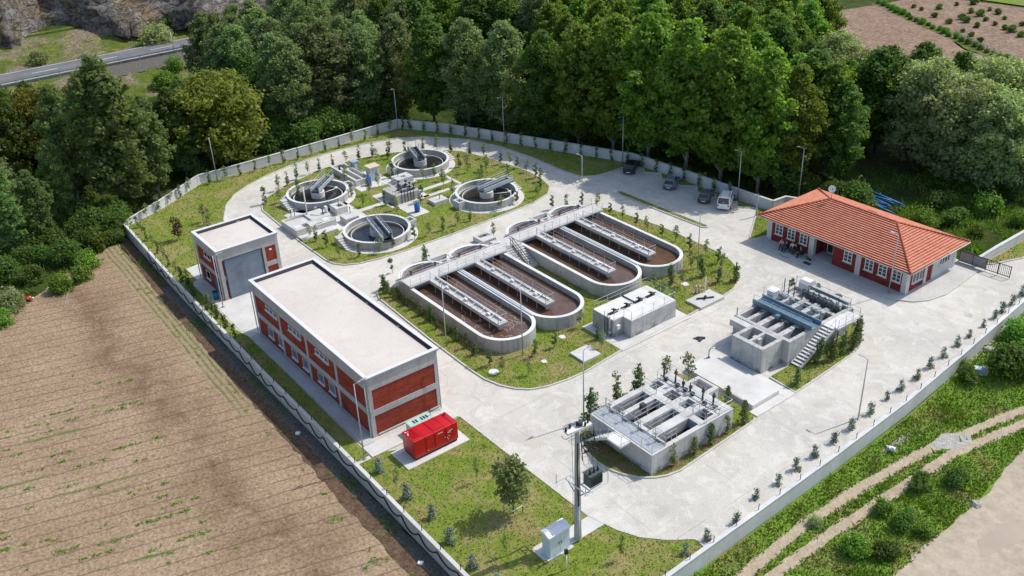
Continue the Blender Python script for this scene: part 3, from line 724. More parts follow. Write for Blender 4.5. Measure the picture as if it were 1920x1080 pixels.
def flat_building(name, label, x0, x1, y0, y1, H, cols_x, cols_y, wins, door=None, bands=((2.30, 2.95), (5.15, None)), brick=None):
    """two-storey concrete frame with brick infill, parapet and membrane gutter. cols_*: column centre lines"""
    t = thing(name, label, 'building', ((x0 + x1) / 2, (y0 + y1) / 2, 0))
    wx0, wx1, wy0, wy1 = x0 + .16, x1 - .16, y0 + .16, y1 - .16
    core = MB(); core.box(wx0 + .14, wy0 + .14, -.3, wx1 - .14, wy1 - .14, H - .62); core.build('core_wall', M['membrane'], t)
    fr = MB(); cw = .42
    def col(cx, cy): fr.box(cx - cw / 2, cy - cw / 2, -.3, cx + cw / 2, cy + cw / 2, H - .25)
    xs = sorted(cols_x); ys = sorted(cols_y)
    for x in xs: col(min(max(x, wx0 + cw / 2), wx1 - cw / 2), wy0 + cw / 2); col(min(max(x, wx0 + cw / 2), wx1 - cw / 2), wy1 - cw / 2)
    for y in ys[1:-1]: col(wx0 + cw / 2, y); col(wx1 - cw / 2, y)
    dy0, dy1 = (door[0], door[1]) if door else (None, None)
    for za, zb in bands:
        zb = H - .25 if zb is None else zb; e = .012
        fr.box(wx0 + .1, wy0 + e, za, wx1 - .1, wy0 + .30, zb - e); fr.box(wx0 + .1, wy1 - .30, za, wx1 - .1, wy1 - e, zb - e)
        fr.box(wx0 + e, wy0 + .1, za, wx0 + .30, wy1 - .1, zb - e)
        if door and za < door[2] - .05: fr.box(wx1 - .30, wy0 + .1, za, wx1 - e, dy0, zb - e); fr.box(wx1 - .30, dy1, za, wx1 - e, wy1 - .1, zb - e)
        else: fr.box(wx1 - .30, wy0 + .1, za, wx1 - e, wy1 - .1, zb - e)
    fr.box(wx0 + .02, wy0 + .02, -.3, wx1 - .02, wy1 - .02, .16)
    fr.build('concrete_frame', M['conc_bld'], t)
    # brick infill, one panel per bay
    zs = [(.16, bands[0][0]), (bands[0][1], bands[1][0])]
    for za, zb in zs:
        for a, c in zip(xs[:-1], xs[1:]):
            for yy in (wy0 + .07, wy1 - .07 - .1):
                m = MB(); m.box(a + .1, yy, za - .05, c - .1, yy + .1, zb + .05); m.build('brick_panel', brick or M['brick'], t)
        for a, c in zip(ys[:-1], ys[1:]):
            for xx in (wx0 + .07, wx1 - .07 - .1):
                if door and xx > wx0 + 1 and a >= dy0 - .4 and c <= dy1 + .4: continue
                m = MB(); m.box(xx, a + .1, za - .05, xx + .1, c - .1, zb + .05); m.build('brick_panel', brick or M['brick'], t)
    # roof: screed, parapet, white coping, black membrane upstand
    m = MB(); m.box(wx0 + .2, wy0 + .2, H - .60, wx1 - .2, wy1 - .2, H - .36); rf = m.build('roof', M['deck'], t)
    o = [(x0 + .06, y0 + .06), (x1 - .06, y0 + .06), (x1 - .06, y1 - .06), (x0 + .06, y1 - .06)]; i = [(x0 + .36, y0 + .36), (x1 - .36, y0 + .36), (x1 - .36, y1 - .36), (x0 + .36, y1 - .36)]
    m = MB(); m.ring(o, i, H - .28, H - .06); m.build('parapet', M['conc_bld'], rf)
    i2 = [(x0 + .37, y0 + .37), (x1 - .37, y0 + .37), (x1 - .37, y1 - .37), (x0 + .37, y1 - .37)]; i3 = [(x0 + .60, y0 + .60), (x1 - .60, y0 + .60), (x1 - .60, y1 - .60), (x0 + .60, y1 - .60)]
    m = MB()
    for k in range(4):
        a, b_ = i2[k], i2[(k + 1) % 4]; c, d = i3[k], i3[(k + 1) % 4]
        m.add([(*a, H - .07), (*b_, H - .07), (*d, H - .352), (*c, H - .352)], [(0, 1, 2, 3)])
    m.build('membrane_upstand', M['membrane'], rf)
    o = [(x0, y0), (x1, y0), (x1, y1), (x0, y1)]; i = [(x0 + .40, y0 + .40), (x1 - .40, y0 + .40), (x1 - .40, y1 - .40), (x0 + .40, y1 - .40)]
    m = MB(); m.ring(o, i, H - .06, H); m.build('coping', M['white_cap'], rf)
    return t

# long two-storey blower building
bx0, bx1, by0, by1 = -90.45, -65.45, 31.65, 39.6
wins = []
fy = by0 + .23
for cx in (-85.9, -80.45, -74.6): wins.append((0, cx, fy, 4.35, 4.95, 2.7, 'y-', 'y-', dict(panes=(3, 1), glass=M['glass_blue'])))
for cx in (-87.0, -84.5, -81.4, -78.9, -75.6, -73.3): wins.append((0, cx, fy, .95, 2.12, 1.25, 'y-', 'y-', dict(panes=(1, 1), glass=M['glass_blue'], frame=.035)))
def add_wins(t, ws):
    for w in ws: window(t, 0, w[1], w[2], w[3], w[4], w[5], w[6], **(w[8] if len(w) > 8 else {}))
t = flat_building('blower_building', 'long two-storey red brick and concrete building with a pale flat roof', bx0, bx1, by0, by1, 6.72, [-90.1, -84.0, -77.9, -71.8, -65.85], [by0 + .35, by1 - .35], [])
add_wins(t, wins)
BLD = t
for x, y in ((-90.3, 31.62), (-65.75, 31.62), (-65.30, 39.2)):
    m = MB(); m.tube([(x, y, 6.2), (x, y, .3), (x + .1, y - .1, .15)], .055, 6); m.build('downpipe', M['conc_light'], t)
m = MB(); m.strip([(-65.60, 32.4), (-65.60, 39.2)], .10, .118, .24); m.build('plinth', M['conc_light'], t)
# garage / dewatering building with roller shutter
t = flat_building('garage_building', 'small brick and concrete garage with grey roller shutter and flat roof', -107.15, -99.75, 31.75, 39.62, 6.5, [-106.8, -100.1], [32.1, 37.5, 39.3], [], door=(32.62, 37.25, 5.0), bands=((2.5, 3.1), (5.05, None)))
m = MB(); m.box(-99.93, 32.50, 0, -99.86, 32.62, 5.12); m.box(-99.93, 37.24, 0, -99.86, 37.36, 5.12); m.box(-99.93, 32.62, 5.05, -99.86, 37.24, 5.12); m.build('shutter_frame', M['darkmetal'], t)
ds = MB(); ds.box(-100.12, 32.64, .02, -99.925, 37.22, 5.04); so = ds.build('roller_shutter', M['shutter'], t)
m = MB(); m.box(-99.92, 32.66, .03, -99.905, 37.2, .14); m.box(-99.92, 32.66, 4.80, -99.90, 37.2, 5.03); m.build('shutter_rail', M['bluesteel'], so)
add_wins(t, [(0, -103.6, 32.0, 4.2, 4.85, 1.9, 'y-', 0, dict(panes=(2, 1))), (0, -104.6, 32.0, 1.0, 2.1, 1.2, 'y-', 0, dict(panes=(1, 1)))])
m = MB(); m.box(-102.4, 31.90, .1, -101.3, 31.975, 2.1); dd = m.build('side_door', M['bluepipe'], t); m = MB(); m.box(-101.5, 31.82, 1.0, -101.4, 31.90, 1.14); m.build('handle', M['steel'], dd)
for x, y in ((-106.95, 31.72), (-100.05, 31.72)):
    m = MB(); m.tube([(x, y, 6.1), (x, y, .2)], .055, 6); m.build('downpipe', M['conc_light'], t)
m = MB(); m.box(-99.93, 38.2, 4.55, -99.80, 38.5, 4.68); m.build('wall_lamp', M['white'], t)
t = thing('blue_drum', 'dark blue drum standing by the side wall of the garage', 'drum', (-101.0, 31.1, 0))
m = MB(); m.cyl(-101.0, 31.15, .1, 1.0, .3, 14); m.build('barrel', M['bluepipe'], t); m = MB(); m.cyl(-101.0, 31.15, 1.0, 1.05, .31, 14); m.build('lid', M['black'], t)

# single-storey office with the hipped tile roof
AX0, AX1, AY0, AY1 = -68.25, -48.9, 91.1, 101.2
t = thing('office_building', 'single-storey red brick office under a hipped orange tile roof', 'building', ((AX0 + AX1) / 2, 96, 0)); ADM = t
RX0, RX1 = -61.48, -58.67                              # entrance recess
m = MB(); m.box(AX0 + .05, AY0 + .05, -.2, RX0, AY1 - .05, 3.2); m.box(RX1, AY0 + .05, -.2, AX1 - .05, AY1 - .05, 3.2); m.box(RX0, AY0 + 2.2, -.2, RX1, AY1 - .05, 3.2)
m.build('brick_wall', M['brick2'], t)
PIL = [(cx - .34, AY0 - .06, cx + .34, AY0 + .5, 3.15) for cx in (-68.0, -61.7, -55.15, -49.11)] + [(AX1 - .5, cy - .26, AX1 + .06, cy + .26, 3.15) for cy in (94.9, 96.5, 100.9)] + [(AX0 - .06, 100.4, AX0 + .5, 101.3, 3.15), (AX1 - .5, AY0 - .05, AX1 + .055, AY0 + .55, 3.14)]
for x0, y0, x1, y1, zz in PIL: m = MB(); m.box(x0, y0, -.2, x1, y1, zz); m.build('pilaster', M['conc_light'], t)
m = MB(); m.box(AX1 - .3, 96.76, .0, AX1 + .03, 100.64, 3.1); m.build('rendered_wall', M['conc_light'], t)
m = MB(); m.ring([(AX0 + .02, AY0 + .02), (AX1 - .02, AY0 + .02), (AX1 - .02, AY1 - .02), (AX0 + .02, AY1 - .02)], [(AX0 + .3, AY0 + .3), (AX1 - .3, AY0 + .3), (AX1 - .3, AY1 - .3), (AX0 + .3, AY1 - .3)], 2.72, 3.2); m.build('ring_beam', M['conc_light'], t)
for cx in (-66.6, -64.75, -62.93, -56.6, -53.75, -52.0, -50.2): window(t, 0, cx, AY0 + .05, 1.2, 2.62, 1.12, 'y-', panes=(2, 3), frame=.09)
window(t, 0, AX1 - .04, 93.3, 1.0, 2.2, 2.0, 'x+', panes=(3, 1)); window(t, 0, AX1 + .03, 98.6, 1.55, 2.35, 2.2, 'x+', panes=(4, 1))
m = MB(); m.box(-60.9, AY0 + 2.14, .12, -59.2, AY0 + 2.2, 2.3); dr = m.build('entrance_door', M['pvc'], t)
m = MB()
for k in range(2): m.box(-60.8 + .82 * k, AY0 + 2.115, .3, -60.08 + .82 * k, AY0 + 2.135, 2.15)
m.build('pane', M['glass'], dr); m = MB(); m.box(-60.1, AY0 + 2.06, 1.05, -60.0, AY0 + 2.11, 1.2); m.build('handle', M['steel'], dr)
m = MB(); m.box(RX0 + .02, AY0 - .2, .1, RX1 - .02, AY0 + 2.2, .16); m.build('entrance_step', M['pave'], t)
# roof: real courses, each stepping over the one below, and barrels across
EX0, EX1, EY0, EY1 = -69.25, -48.05, 90.15, 102.15; EZ, RZ = 3.28, 5.62; hw = (EY1 - EY0) / 2
m = MB(); md = MB(); NC = 19
def slope(sx, sy):
    """sx,sy: outward direction of the slope"""
    for k in range(NC):
        a, b_ = k / NC, (k + 1) / NC
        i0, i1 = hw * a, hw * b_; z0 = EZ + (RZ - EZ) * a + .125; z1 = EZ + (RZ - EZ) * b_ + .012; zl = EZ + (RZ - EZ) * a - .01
        if sy:
            ya = (EY0 + i0) if sy < 0 else (EY1 - i0); yb = (EY0 + i1) if sy < 0 else (EY1 - i1); yo = ya + .03 * sy
            q = [(EX0 + i0, ya, z0), (EX1 - i0, ya, z0), (EX1 - i1, yb, z1), (EX0 + i1, yb, z1)]; r_ = [(EX0 + i0, ya, zl), (EX1 - i0, ya, zl)]
        else:
            xa = (EX0 + i0) if sx < 0 else (EX1 - i0); xb = (EX0 + i1) if sx < 0 else (EX1 - i1)
            q = [(xa, EY0 + i0, z0), (xa, EY1 - i0, z0), (xb, EY1 - i1, z1), (xb, EY0 + i1, z1)]; r_ = [(xa, EY0 + i0, zl), (xa, EY1 - i0, zl)]
        f = (0, 1, 2, 3) if (sy < 0 or sx > 0) else (3, 2, 1, 0)
        m.add(q, [f]); g = (0, 1, 2, 3) if (sy < 0 or sx > 0) else (3, 2, 1, 0)
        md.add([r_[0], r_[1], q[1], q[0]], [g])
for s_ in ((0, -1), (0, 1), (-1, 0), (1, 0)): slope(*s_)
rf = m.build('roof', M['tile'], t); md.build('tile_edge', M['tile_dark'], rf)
m = MB(); m.box(EX0 + .04, EY0 + .04, EZ - .16, EX1 - .04, EY1 - .04, EZ - .02); m.build('eaves_board', M['conc_light'], rf)
m = MB()
ridge = ((EX0 + hw, 96.15, RZ + .05), (EX1 - hw, 96.15, RZ + .05))
lines = [(ridge[0], ridge[1])] + [(ridge[0], (EX0, yy, EZ + .13)) for yy in (EY0, EY1)] + [(ridge[1], (EX1, yy, EZ + .13)) for yy in (EY0, EY1)]
for A, B in lines:
    A, B = Vector(A), Vector(B); n = int((B - A).length / .42)
    for k in range(n):
        p, q = A.lerp(B, k / n), A.lerp(B, (k + 1.06) / n); m.tube([p, q], .145, 6, .105)
m.build('ridge_tiles', M['ridge'], rf)
m = MB(); m.tube([(EX0, EY0 - .05, EZ - .02), (EX1 + .05, EY0 - .05, EZ - .06)], .06, 6); m.tube([(EX1 + .05, EY0 - .05, EZ - .06), (EX1 + .05, EY1, EZ - .02)], .06, 6); m.build('gutter', M['conc_light'], rf)
m = MB(); m.tube([(AX1 + .12, AY0 - .1, 3.1), (AX1 + .12, AY0 - .1, .15)], .055, 6); m.build('downpipe', M['white'], t)
m = MB(); m.box(-58.7, 97.0, 5.28, -57.4, 97.35, 5.36); m.build('roof_hatch', M['tile_dark'], rf)
# dish aerial on its mast
t = thing('dish_aerial', 'white round dish aerial on a mast above the orange roof', 'aerial', (-63.15, 96.15, 5.6))
m = MB(); m.tube([(-63.15, 96.15, 5.5), (-63.15, 96.15, 6.75)], .045, 6); m.build('mast', M['steel'], t)
m = MB(); n = 16; c = Vector((-63.2, 96.1, 7.0)); d = Vector((.62, -.62, .32)).normalized(); a = d.orthogonal().normalized(); b2 = d.cross(a)
rings = [(.0, 0), (.2, .02), (.36, .07), (.46, .14)]; V = []
for r_, dz in rings[1:]:
    for i in range(n): th = 6.28319 * i / n; V.append(c + (a * math.cos(th) + b2 * math.sin(th)) * r_ + d * dz)
V.append(c); F = [(len(V) - 1, i, (i + 1) % n) for i in range(n)] + [(k * n + i, (k + 1) * n + i, (k + 1) * n + (i + 1) % n, k * n + (i + 1) % n) for k in range(2) for i in range(n)]
m.add(V, F, True); V2 = [v - d * .03 for v in V]; m.add(V2, [tuple(reversed(f)) for f in F], True); m.build('reflector', M['white'], t)
m = MB(); m.tube([c, c + d * .42], .02, 5); m.obox(*(c + d * .42).to_2d(), (c + d * .42).z - .05, (c + d * .42).z + .05, .1, .1); m.build('feed_arm', M['darkmetal'], t)

# ================================================================ PROCESS STRUCTURES
def arc(cx, cy, r, a0, a1, n): return [(cx + r * math.cos(R(a0 + (a1 - a0) * i / n)), cy + r * math.sin(R(a0 + (a1 - a0) * i / n))) for i in range(n + 1)]
def stadium(xa, xb, cy, r, n=20): return arc(xb, cy, r, -90, 90, n) + arc(xa, cy, r, 90, 270, n)
def circle(cx, cy, r, n=48): return [(cx + r * math.cos(6.28319 * i / n), cy + r * math.sin(6.28319 * i / n)) for i in range(n)]

# ---- aeration basins: two race-track channels each (local origin at the near-left corner of the plan)
def aeration_basin(x0, y0, label):
    t = thing('aeration_basin', label, 'treatment basin', (x0, y0, 0), 0, 'paired race-track aeration basins')
    RO, RI, HZ, WZ = 3.45, 3.07, 1.70, 1.02
    xa, xb = 3.45, 18.3
    for k, cy in enumerate((3.45, 10.36)):
        z = HZ - .006 * k
        m = MB(); m.ring(stadium(xa, xb, cy, RO), stadium(xa, xb, cy, RI), -.2, z - .06); w = m.build('channel_wall', M['conc_wall'], t, False)
        m = MB(); m.ring(stadium(xa, xb, cy, RO + .02), stadium(xa, xb, cy, RI - .02), z - .06, z); m.build('rim', M['conc_rim'], w, False)
        m = MB(); m.sheet(stadium(xa, xb, cy, RI + .02), WZ); m.build('sludge_water', M['sludge'], t, False)
    # foam streaks on the near end of the first channel and cable trays along the middle wall
    m = MB(); r = random.Random(5)
    for k in range(60):
        x, y = 13 + r.random() * 7.4, 3.45 + r.uniform(-2.6, 2.6)
        if (x - xb) ** 2 + (y - 3.45) ** 2 > 7.6 and x > xb: continue
        th = r.uniform(0, 6.3); L = r.uniform(.15, .55); P = [(x + L * i * math.cos(th + .5 * i), y + L * i * math.sin(th + .5 * i)) for i in range(3)]
        m.strip(P, .05, WZ + .002, WZ + .012)
    o = m.build('foam', M['foam'], t, False); o['kind'] = 'stuff'
    m = MB(); m.box(4.4, 6.72, HZ + .004, 19.2, 6.92, HZ + .10); m.box(4.4, 7.0, HZ + .004, 17.6, 7.12, HZ + .07); m.build('cable_tray', M['paleblue'], t, False)
    # inlet box between the two bulges
    m = MB(); m.block(.25, 5.5, 1.8, 8.3, -.2, HZ + .05, [(.5, 5.75, 1.55, 8.05, 1.0)]); m.build('inlet_box', M['conc_light'], t, False)
    # cross bridge with railings
    bz = 2.02
    m = MB(); m.box(3.05, -.05, bz - .16, 5.25, 14.0, bz); cb = m.build('cross_bridge', M['conc_light'], t, False)
    m = MB(); m.box(3.2, .3, 1.0, 3.5, .6, bz - .16)
    for y in (.3, 6.6, 13.2): m.box(4.7, y, .6, 5.0, y + .3, bz - .16)
    m.build('bridge_pier', M['conc_light'], cb, False)
    m = MB()
    for a, c in ((0.05, 2.75), (4.1, 9.1), (10.5, 13.9)): m.rail([(5.18, a, bz), (5.18, c, bz)], 1.0, 1.4)
    m.rail([(3.1, .05, bz), (3.1, 13.9, bz)], 1.0, 1.5); m.build('railing', M['rail'], cb, False)
    m = MB(); m.tube([(2.98, -.6, bz + .10), (2.98, 14.6, bz + .10)], .11, 8); m.build('air_main', plain('pinkish_pipe', (.66, .56, .57), .4) if 'pinkish_pipe' not in bpy.data.materials else bpy.data.materials['pinkish_pipe'], cb, False)
    for y in (1.5, 4.9, 8.4, 11.6): m = MB(); m.cyl(2.98, y, bz + .1, bz + .5, .11, 8); m.box(2.82, y - .16, bz + .5, 3.14, y + .16, bz + .6); m.build('valve', M['darkmetal'], cb, False)
    # aerator walkways
    for cy in (3.15, 9.7):
        m = MB(); m.box(5.25, cy - .62, bz - .14, 18.7, cy + .62, bz); wk = m.build('aerator_walkway', M['conc_light'], t, False)
        m = MB(); m.box(5.25, cy - .62, bz - .42, 18.5, cy - .50, bz - .14); m.box(5.25, cy + .50, bz - .42, 18.5, cy + .62, bz - .14)
        for x in (18.0,): m.box(x, cy - .25, .4, x + .3, cy + .25, bz - .14)
        m.build('beam', M['conc_light'], wk, False)
        m = MB(); m.rail([(5.5, cy - .58, bz), (18.55, cy - .58, bz)], 1.0, 1.9, .022); m.rail([(5.5, cy + .58, bz), (18.55, cy + .58, bz)], 1.0, 1.9, .022); m.rail([(18.6, cy - .58, bz), (18.6, cy + .58, bz)], 1.0, 1.2, .022)
        m.build('railing', M['rail'], wk, False)
        m = MB(); m.tube([(5.4, cy + .16, bz + .12), (18.2, cy + .16, bz + .12)], .085, 7)
        m.build('air_pipe', M['steel'], wk, False)
        for i in range(7):
            x = 6.6 + 1.75 * i; m = MB(); m.tube([(x, cy + .16, bz + .12), (x, cy - .05, bz + .34), (x + .1, cy - .75, bz + .24), (x + .1, cy - .78, WZ - .1)], .03, 5); m.obox(x, cy + .14, bz + .18, bz + .34, .18, .14, .4)
            m.build('drop_pipe', M['white'], wk, False)
        for x in (8.3, 12.0, 16.2):
            m = MB(); m.obox(x, cy - .2, bz, bz + .26, .34, .30, .2); m.cyl(x + .25, cy - .2, bz, bz + .22, .12, 8); m.build('motor', M['white'], wk, False)
    return t
A1 = aeration_basin(-90.05, 48.3, 'nearer aeration basin with brown water and foam, beside the long building')
A2 = dup(A1, None, (-90.95, 64.95, 0), label='farther aeration basin with plain brown water, beside the car park road')
for c in list(A2.children):
    if c.name.startswith('foam'): bpy.data.objects.remove(c)
# stairs between the basins
t = thing('basin_staircase', 'concrete double stair with dark handrails between the two aeration basins', 'stairs', (-85, 63.6, 0))
m = MB(); m.box(-88.2, 62.15, .0, -85.6, 64.9, 1.95); m.build('landing', M['conc_light'], t)
m = MB(); m.stair(-85.6, 62.2, -82.2, 63.3, .118, 1.95, 10, 'x-'); m.build('flight', M['conc_light'], t)
m = MB(); m.stair(-85.6, 63.75, -82.2, 64.88, .118, 1.95, 10, 'x-'); m.build('flight', M['conc_light'], t)
m = MB()
for y in (63.36, 63.70): m.tube([(-85.8, y, 2.95), (-85.5, y, 2.9), (-82.2, y, 1.1)], .05, 5); m.tube([(-85.5, y, 1.9), (-85.5, y, 2.9)], .04, 5); m.tube([(-82.2, y, .1), (-82.2, y, 1.1)], .04, 5); m.tube([(-83.9, y, .9), (-83.9, y, 2.0)], .04, 5); m.tube([(-85.5, y, 2.4), (-82.2, y, .6)], .035, 5)
m.build('handrail', M['darkmetal'], t)
m = MB(); m.box(-85.55, 63.38, .12, -82.2, 63.68, .16); m.build('channel_drain', M['black'], t)

# ---- settling tanks
def settling_tank(cx, cy, bdir, b0, steps, scum, label):
    t = thing('settling_tank', label, 'settling tank', (cx, cy, 0), 0, 'round settling tanks')
    m = MB(); m.cyl(0, 0, .0, .118, 5.35, 40); m.build('apron', M['slab'], t, False)
    m = MB(); m.ring(circle(0, 0, 4.45), circle(0, 0, 4.13), 0, 1.16); w = m.build('tank_wall', M['conc_wall'], t, False)
    m = MB(); m.ring(circle(0, 0, 4.47), circle(0, 0, 4.11), 1.16, 1.21); m.build('rim', M['conc_rim'], w, False)
    m = MB(); m.sheet(circle(0, 0, 4.14), .34); m.build('water', M['dwater'], t, False)
    m = MB(); m.ring(circle(0, 0, 3.52), circle(0, 0, 3.42), .2, .56); m.ring(circle(0, 0, 4.12), circle(0, 0, 4.0), .3, .50)
    m.build('weir', M['conc_light'], t, False)
    m = MB(); m.ring(circle(0, 0, .98, 24), circle(0, 0, .70, 24), .25, 1.22); m.cyl(0, 0, .2, .95, .70, 24); m.build('centre_drum', M['conc_rim'], t, False)
    m = MB(); m.cyl(0, 0, .95, 1.5, .28, 12); m.build('drive_unit', M['darkmetal'], t, False)
    # half bridge
    d = Vector((math.cos(R(bdir)), math.sin(R(bdir)), 0)); nrm = Vector((-d.y, d.x, 0)); a, c = d * b0, d * 4.75; z0 = 1.5
    m = MB()
    mid = (a + c) / 2; L = (c - a).length
    m.obox(mid.x, mid.y, z0 - .06, z0, L, 1.1, R(bdir)); br = m.build('scraper_bridge', M['darkmetal'], t, False)
    m = MB()
    for s_ in (-1, 1): q = mid + nrm * (.62 * s_); m.obox(q.x, q.y, z0 - .12, z0 + .42, L, .14, R(bdir))
    m.build('side_beam', M['paleblue'], br, False)
    m = MB()
    for s_ in (-1, 1): o_ = nrm * (.62 * s_) + Vector((0, 0, z0 + .42)); m.rail([a + o_, c + o_], .75, 1.6, .03)
    m.build('railing', M['rail'], br, False)
    m = MB(); e = d * 4.55; m.obox(e.x, e.y, 1.21, 1.5, .6, 1.3, R(bdir)); m.cyl(e.x + nrm.x * .6, e.y + nrm.y * .6, 1.21, 1.75, .2, 10); m.build('end_carriage', M['darkmetal'], br, False)
    m = MB(); q = -nrm
    p0 = d * 1.0; m.tube([(*(p0 - nrm * .3).to_2d(), .46), (*(d * 2.9 - nrm * 1.6).to_2d(), .46)], .06, 6); m.obox(*(d * 3.0 - nrm * 1.6).to_2d(), .36, .62, .5, .35, R(bdir)); m.tube([(*(d * 2.2 + nrm * .5).to_2d(), .3), (*(d * 2.2 + nrm * .5).to_2d(), z0)], .05, 5)
    m.build('skimmer', M['white'], t, False)
    # steps up to the rim, and the scum box
    sx, sy = steps; m = MB()
    m.box(sx - 1.0, sy - .62, .1, sx, sy + .62, 1.0); m.stair(sx, sy - .62, sx + 2.3, sy + .62, .1, .82, 5, 'x-'); m.build('steps', M['conc_light'], t, False)
    m = MB(); m.rail([(sx - .98, sy - .55, 1.0), (sx - .05, sy - .55, 1.0)], .9, .9); m.build('step_rail', M['rail'], t, False)
    qx, qy = scum; m = MB(); m.block(qx - .75, qy - .6, qx + .75, qy + .6, 0, 1.22, [(qx - .5, qy - .38, qx + .5, qy + .38, .5)]); m.build('scum_box', M['conc_light'], t, False)
    return t
settling_tank(-102.8, 54.4, -13, -2.2, (-.9, -4.75), (.6, 4.75), 'round settling tank nearest the long building roof, its bridge slanting to the near rim')
settling_tank(-119.5, 54.4, 130, -.9, (-.3, -4.8), (.4, 4.75), 'round settling tank on the left, behind the brick garage')
settling_tank(-102.9, 72.4, 97, -1.0, (-1.3, 5.05), (.2, -4.8), 'round settling tank on the right, nearest the car park')
settling_tank(-119.7, 72.1, 162, -.8, (-.9, 5.0), (-.2, -4.8), 'farthest round settling tank, at the back of the tree-shaded road')

# ---- small concrete chambers among the settling tanks
def chamber(label, x0, y0, x1, y1, h, holes=(), extra=None, name='concrete_chamber', mat='conc_light'):
    t = thing(name, label, 'chamber', ((x0 + x1) / 2, (y0 + y1) / 2, 0))
    m = MB(); m.block(x0, y0, x1, y1, .05, h, holes); m.build('chamber_body', M[mat], t)
    m = MB()
    for q in holes: m.box(q[0] + .01, q[1] + .01, q[4] + .004, q[2] - .01, q[3] - .01, q[4] + .02)
    if holes: m.build('opening', M['blackwater'], t)
    if extra: extra(t)
    return t
def hatch(x, y, z, w, d):
    def f(t): m = MB(); m.box(x - w / 2, y - d / 2, z, x + w / 2, y + d / 2, z + .03); m.build('hatch', M['steel'], t)
    return f
def valve_stem(x, y, z, h=.8):
    def f(t): m = MB(); m.tube([(x, y, z - .3), (x, y, z + h)], .05, 6); m.box(x - .12, y - .05, z + h, x + .12, y + .05, z + h + .1); m.build('valve_stem', M['darkmetal'], t)
    return f
chamber('square concrete chamber with a black opening beside the left settling tank', -114.2, 53.45, -112.1, 55.15, 1.1, [(-113.5, 54.0, -112.6, 54.8, .4)], valve_stem(-113.3, 54.4, 1.1))
chamber('closed square concrete chamber with a valve post by the nearest settling tank', -110.2, 52.85, -108.3, 54.8, 1.0, (), valve_stem(-109.8, 54.3, 1.0))
chamber('low square concrete chamber behind the central gate chamber', -117.4, 65.4, -115.4, 68.1, .95, [(-116.6, 66.4, -116.0, 67.2, .4)], valve_stem(-116.6, 66.2, .95))
chamber('low flat concrete chamber left of the right-hand settling tank', -107.3, 65.3, -105.5, 67.6, .6, (), valve_stem(-106.2, 66.6, .6, .6))
chamber('oblong open concrete trough on the road edge behind the nearer aeration basin', -93.0, 62.9, -90.75, 64.9, .75, [(-92.6, 63.3, -91.9, 64.5, .3)])
chamber('flat white concrete slab on the lawn corner in front of the nearer basin', -64.3, 54.65, -62.0, 57.0, .34)
t = chamber('flat white slab with a small pipe rig on the lawn by the farther basin', -63.9, 71.6, -61.6, 75.5, .34)
m = MB(); m.tube([(-63.2, 72.6, .45), (-62.2, 74.4, .45)], .09, 6); m.tube([(-63.0, 73.8, .34), (-62.4, 73.2, .6)], .08, 6); m.cyl(-62.7, 73.5, .34, .7, .16, 8); m.build('pipe_rig', M['darkmetal'], t)
m = MB(); m.tube([(-63.75, 74.6, .34), (-63.75, 74.6, 2.2)], .06, 6); m.build('marker_post', M['white'], t)
t = thing('twin_vent_pipe', 'pair of short grey vent pipes behind the slab on the lawn', 'vent pipe', (-64.5, 74.2, 0))
for k in range(2):
    m = MB(); m.tube([(-64.6 + .25 * k, 74.0 + .3 * k, .05), (-64.6 + .25 * k, 74.0 + .3 * k, .9)], .09, 7); m.tube([(-64.6 + .25 * k, 74.0 + .3 * k, .88), (-64.6 + .25 * k, 74.0 + .3 * k, 1.02)], .14, 7); m.build('pipe', M['steel'], t)
# low sludge chamber by the left road
t = thing('sludge_chamber', 'low sprawling concrete sludge chamber by the road behind the garage', 'chamber', (-112, 49, 0))
m = MB(); m.block(-114.2, 46.05, -111.15, 52.2, .0, 1.0, [(-113.9, 46.35, -111.4, 49.3, .72)]); m.build('chamber_body', M['conc_light'], t)
m = MB(); m.block(-111.12, 46.0, -109.45, 48.4, .0, 1.12, [(-110.85, 47.35, -109.8, 48.2, .4)]); m.build('chamber_body', M['conc_light'], t)
m = MB(); m.box(-110.84, 47.36, .404, -109.81, 48.19, .42); m.build('opening', M['blackwater'], t)
m = MB(); m.block(-111.12, 48.45, -109.45, 51.9, .0, .98, [(-110.0, 48.9, -109.75, 50.0, .5)]); m.build('chamber_body', M['conc_light'], t)
m = MB(); m.box(-110.9, 46.25, 1.12, -110.1, 47.2, 1.16); m.box(-110.9, 50.3, .98, -109.9, 51.6, 1.03); m.build('cover_slab', M['conc_rim'], t)
m = MB(); m.box(-109.42, 46.1, 0, -108.0, 51.3, .30); m.build('ledge', M['slab'], t)
m = MB(); m.rail([(-111.0, 51.9, .98), (-109.6, 51.9, .98)], .8, .4, .03); m.build('railing', M['darkmetal'], t)
t = thing('gooseneck_pipe', 'dark gooseneck pipe with a light hood on the sludge chamber', 'pipe', (-112.0, 51.3, 1.0))
m = MB(); m.tube([(-112.0, 51.3, .98), (-112.0, 51.3, 1.8), (-112.3, 51.1, 2.0), (-112.7, 50.8, 1.9)], .10, 7); m.build('pipe', M['darkmetal'], t)
m = MB(); m.obox(-112.8, 50.75, 1.85, 2.0, .5, .3, .6); m.build('hood', M['steel'], t)
t = thing('control_box', 'small white control box on a foot, on the sludge chamber', 'control box', (-112.3, 52.0, 1.0))
m = MB(); m.box(-112.6, 51.85, 1.1, -112.1, 52.15, 1.9); m.build('case', M['white'], t); m = MB(); m.box(-112.5, 51.9, .98, -112.2, 52.1, 1.1); m.build('foot', M['steel'], t)
t = thing('vent_mast', 'thick white vent pole rising from the sludge chamber', 'pole', (-113.7, 49.75, 1.0))
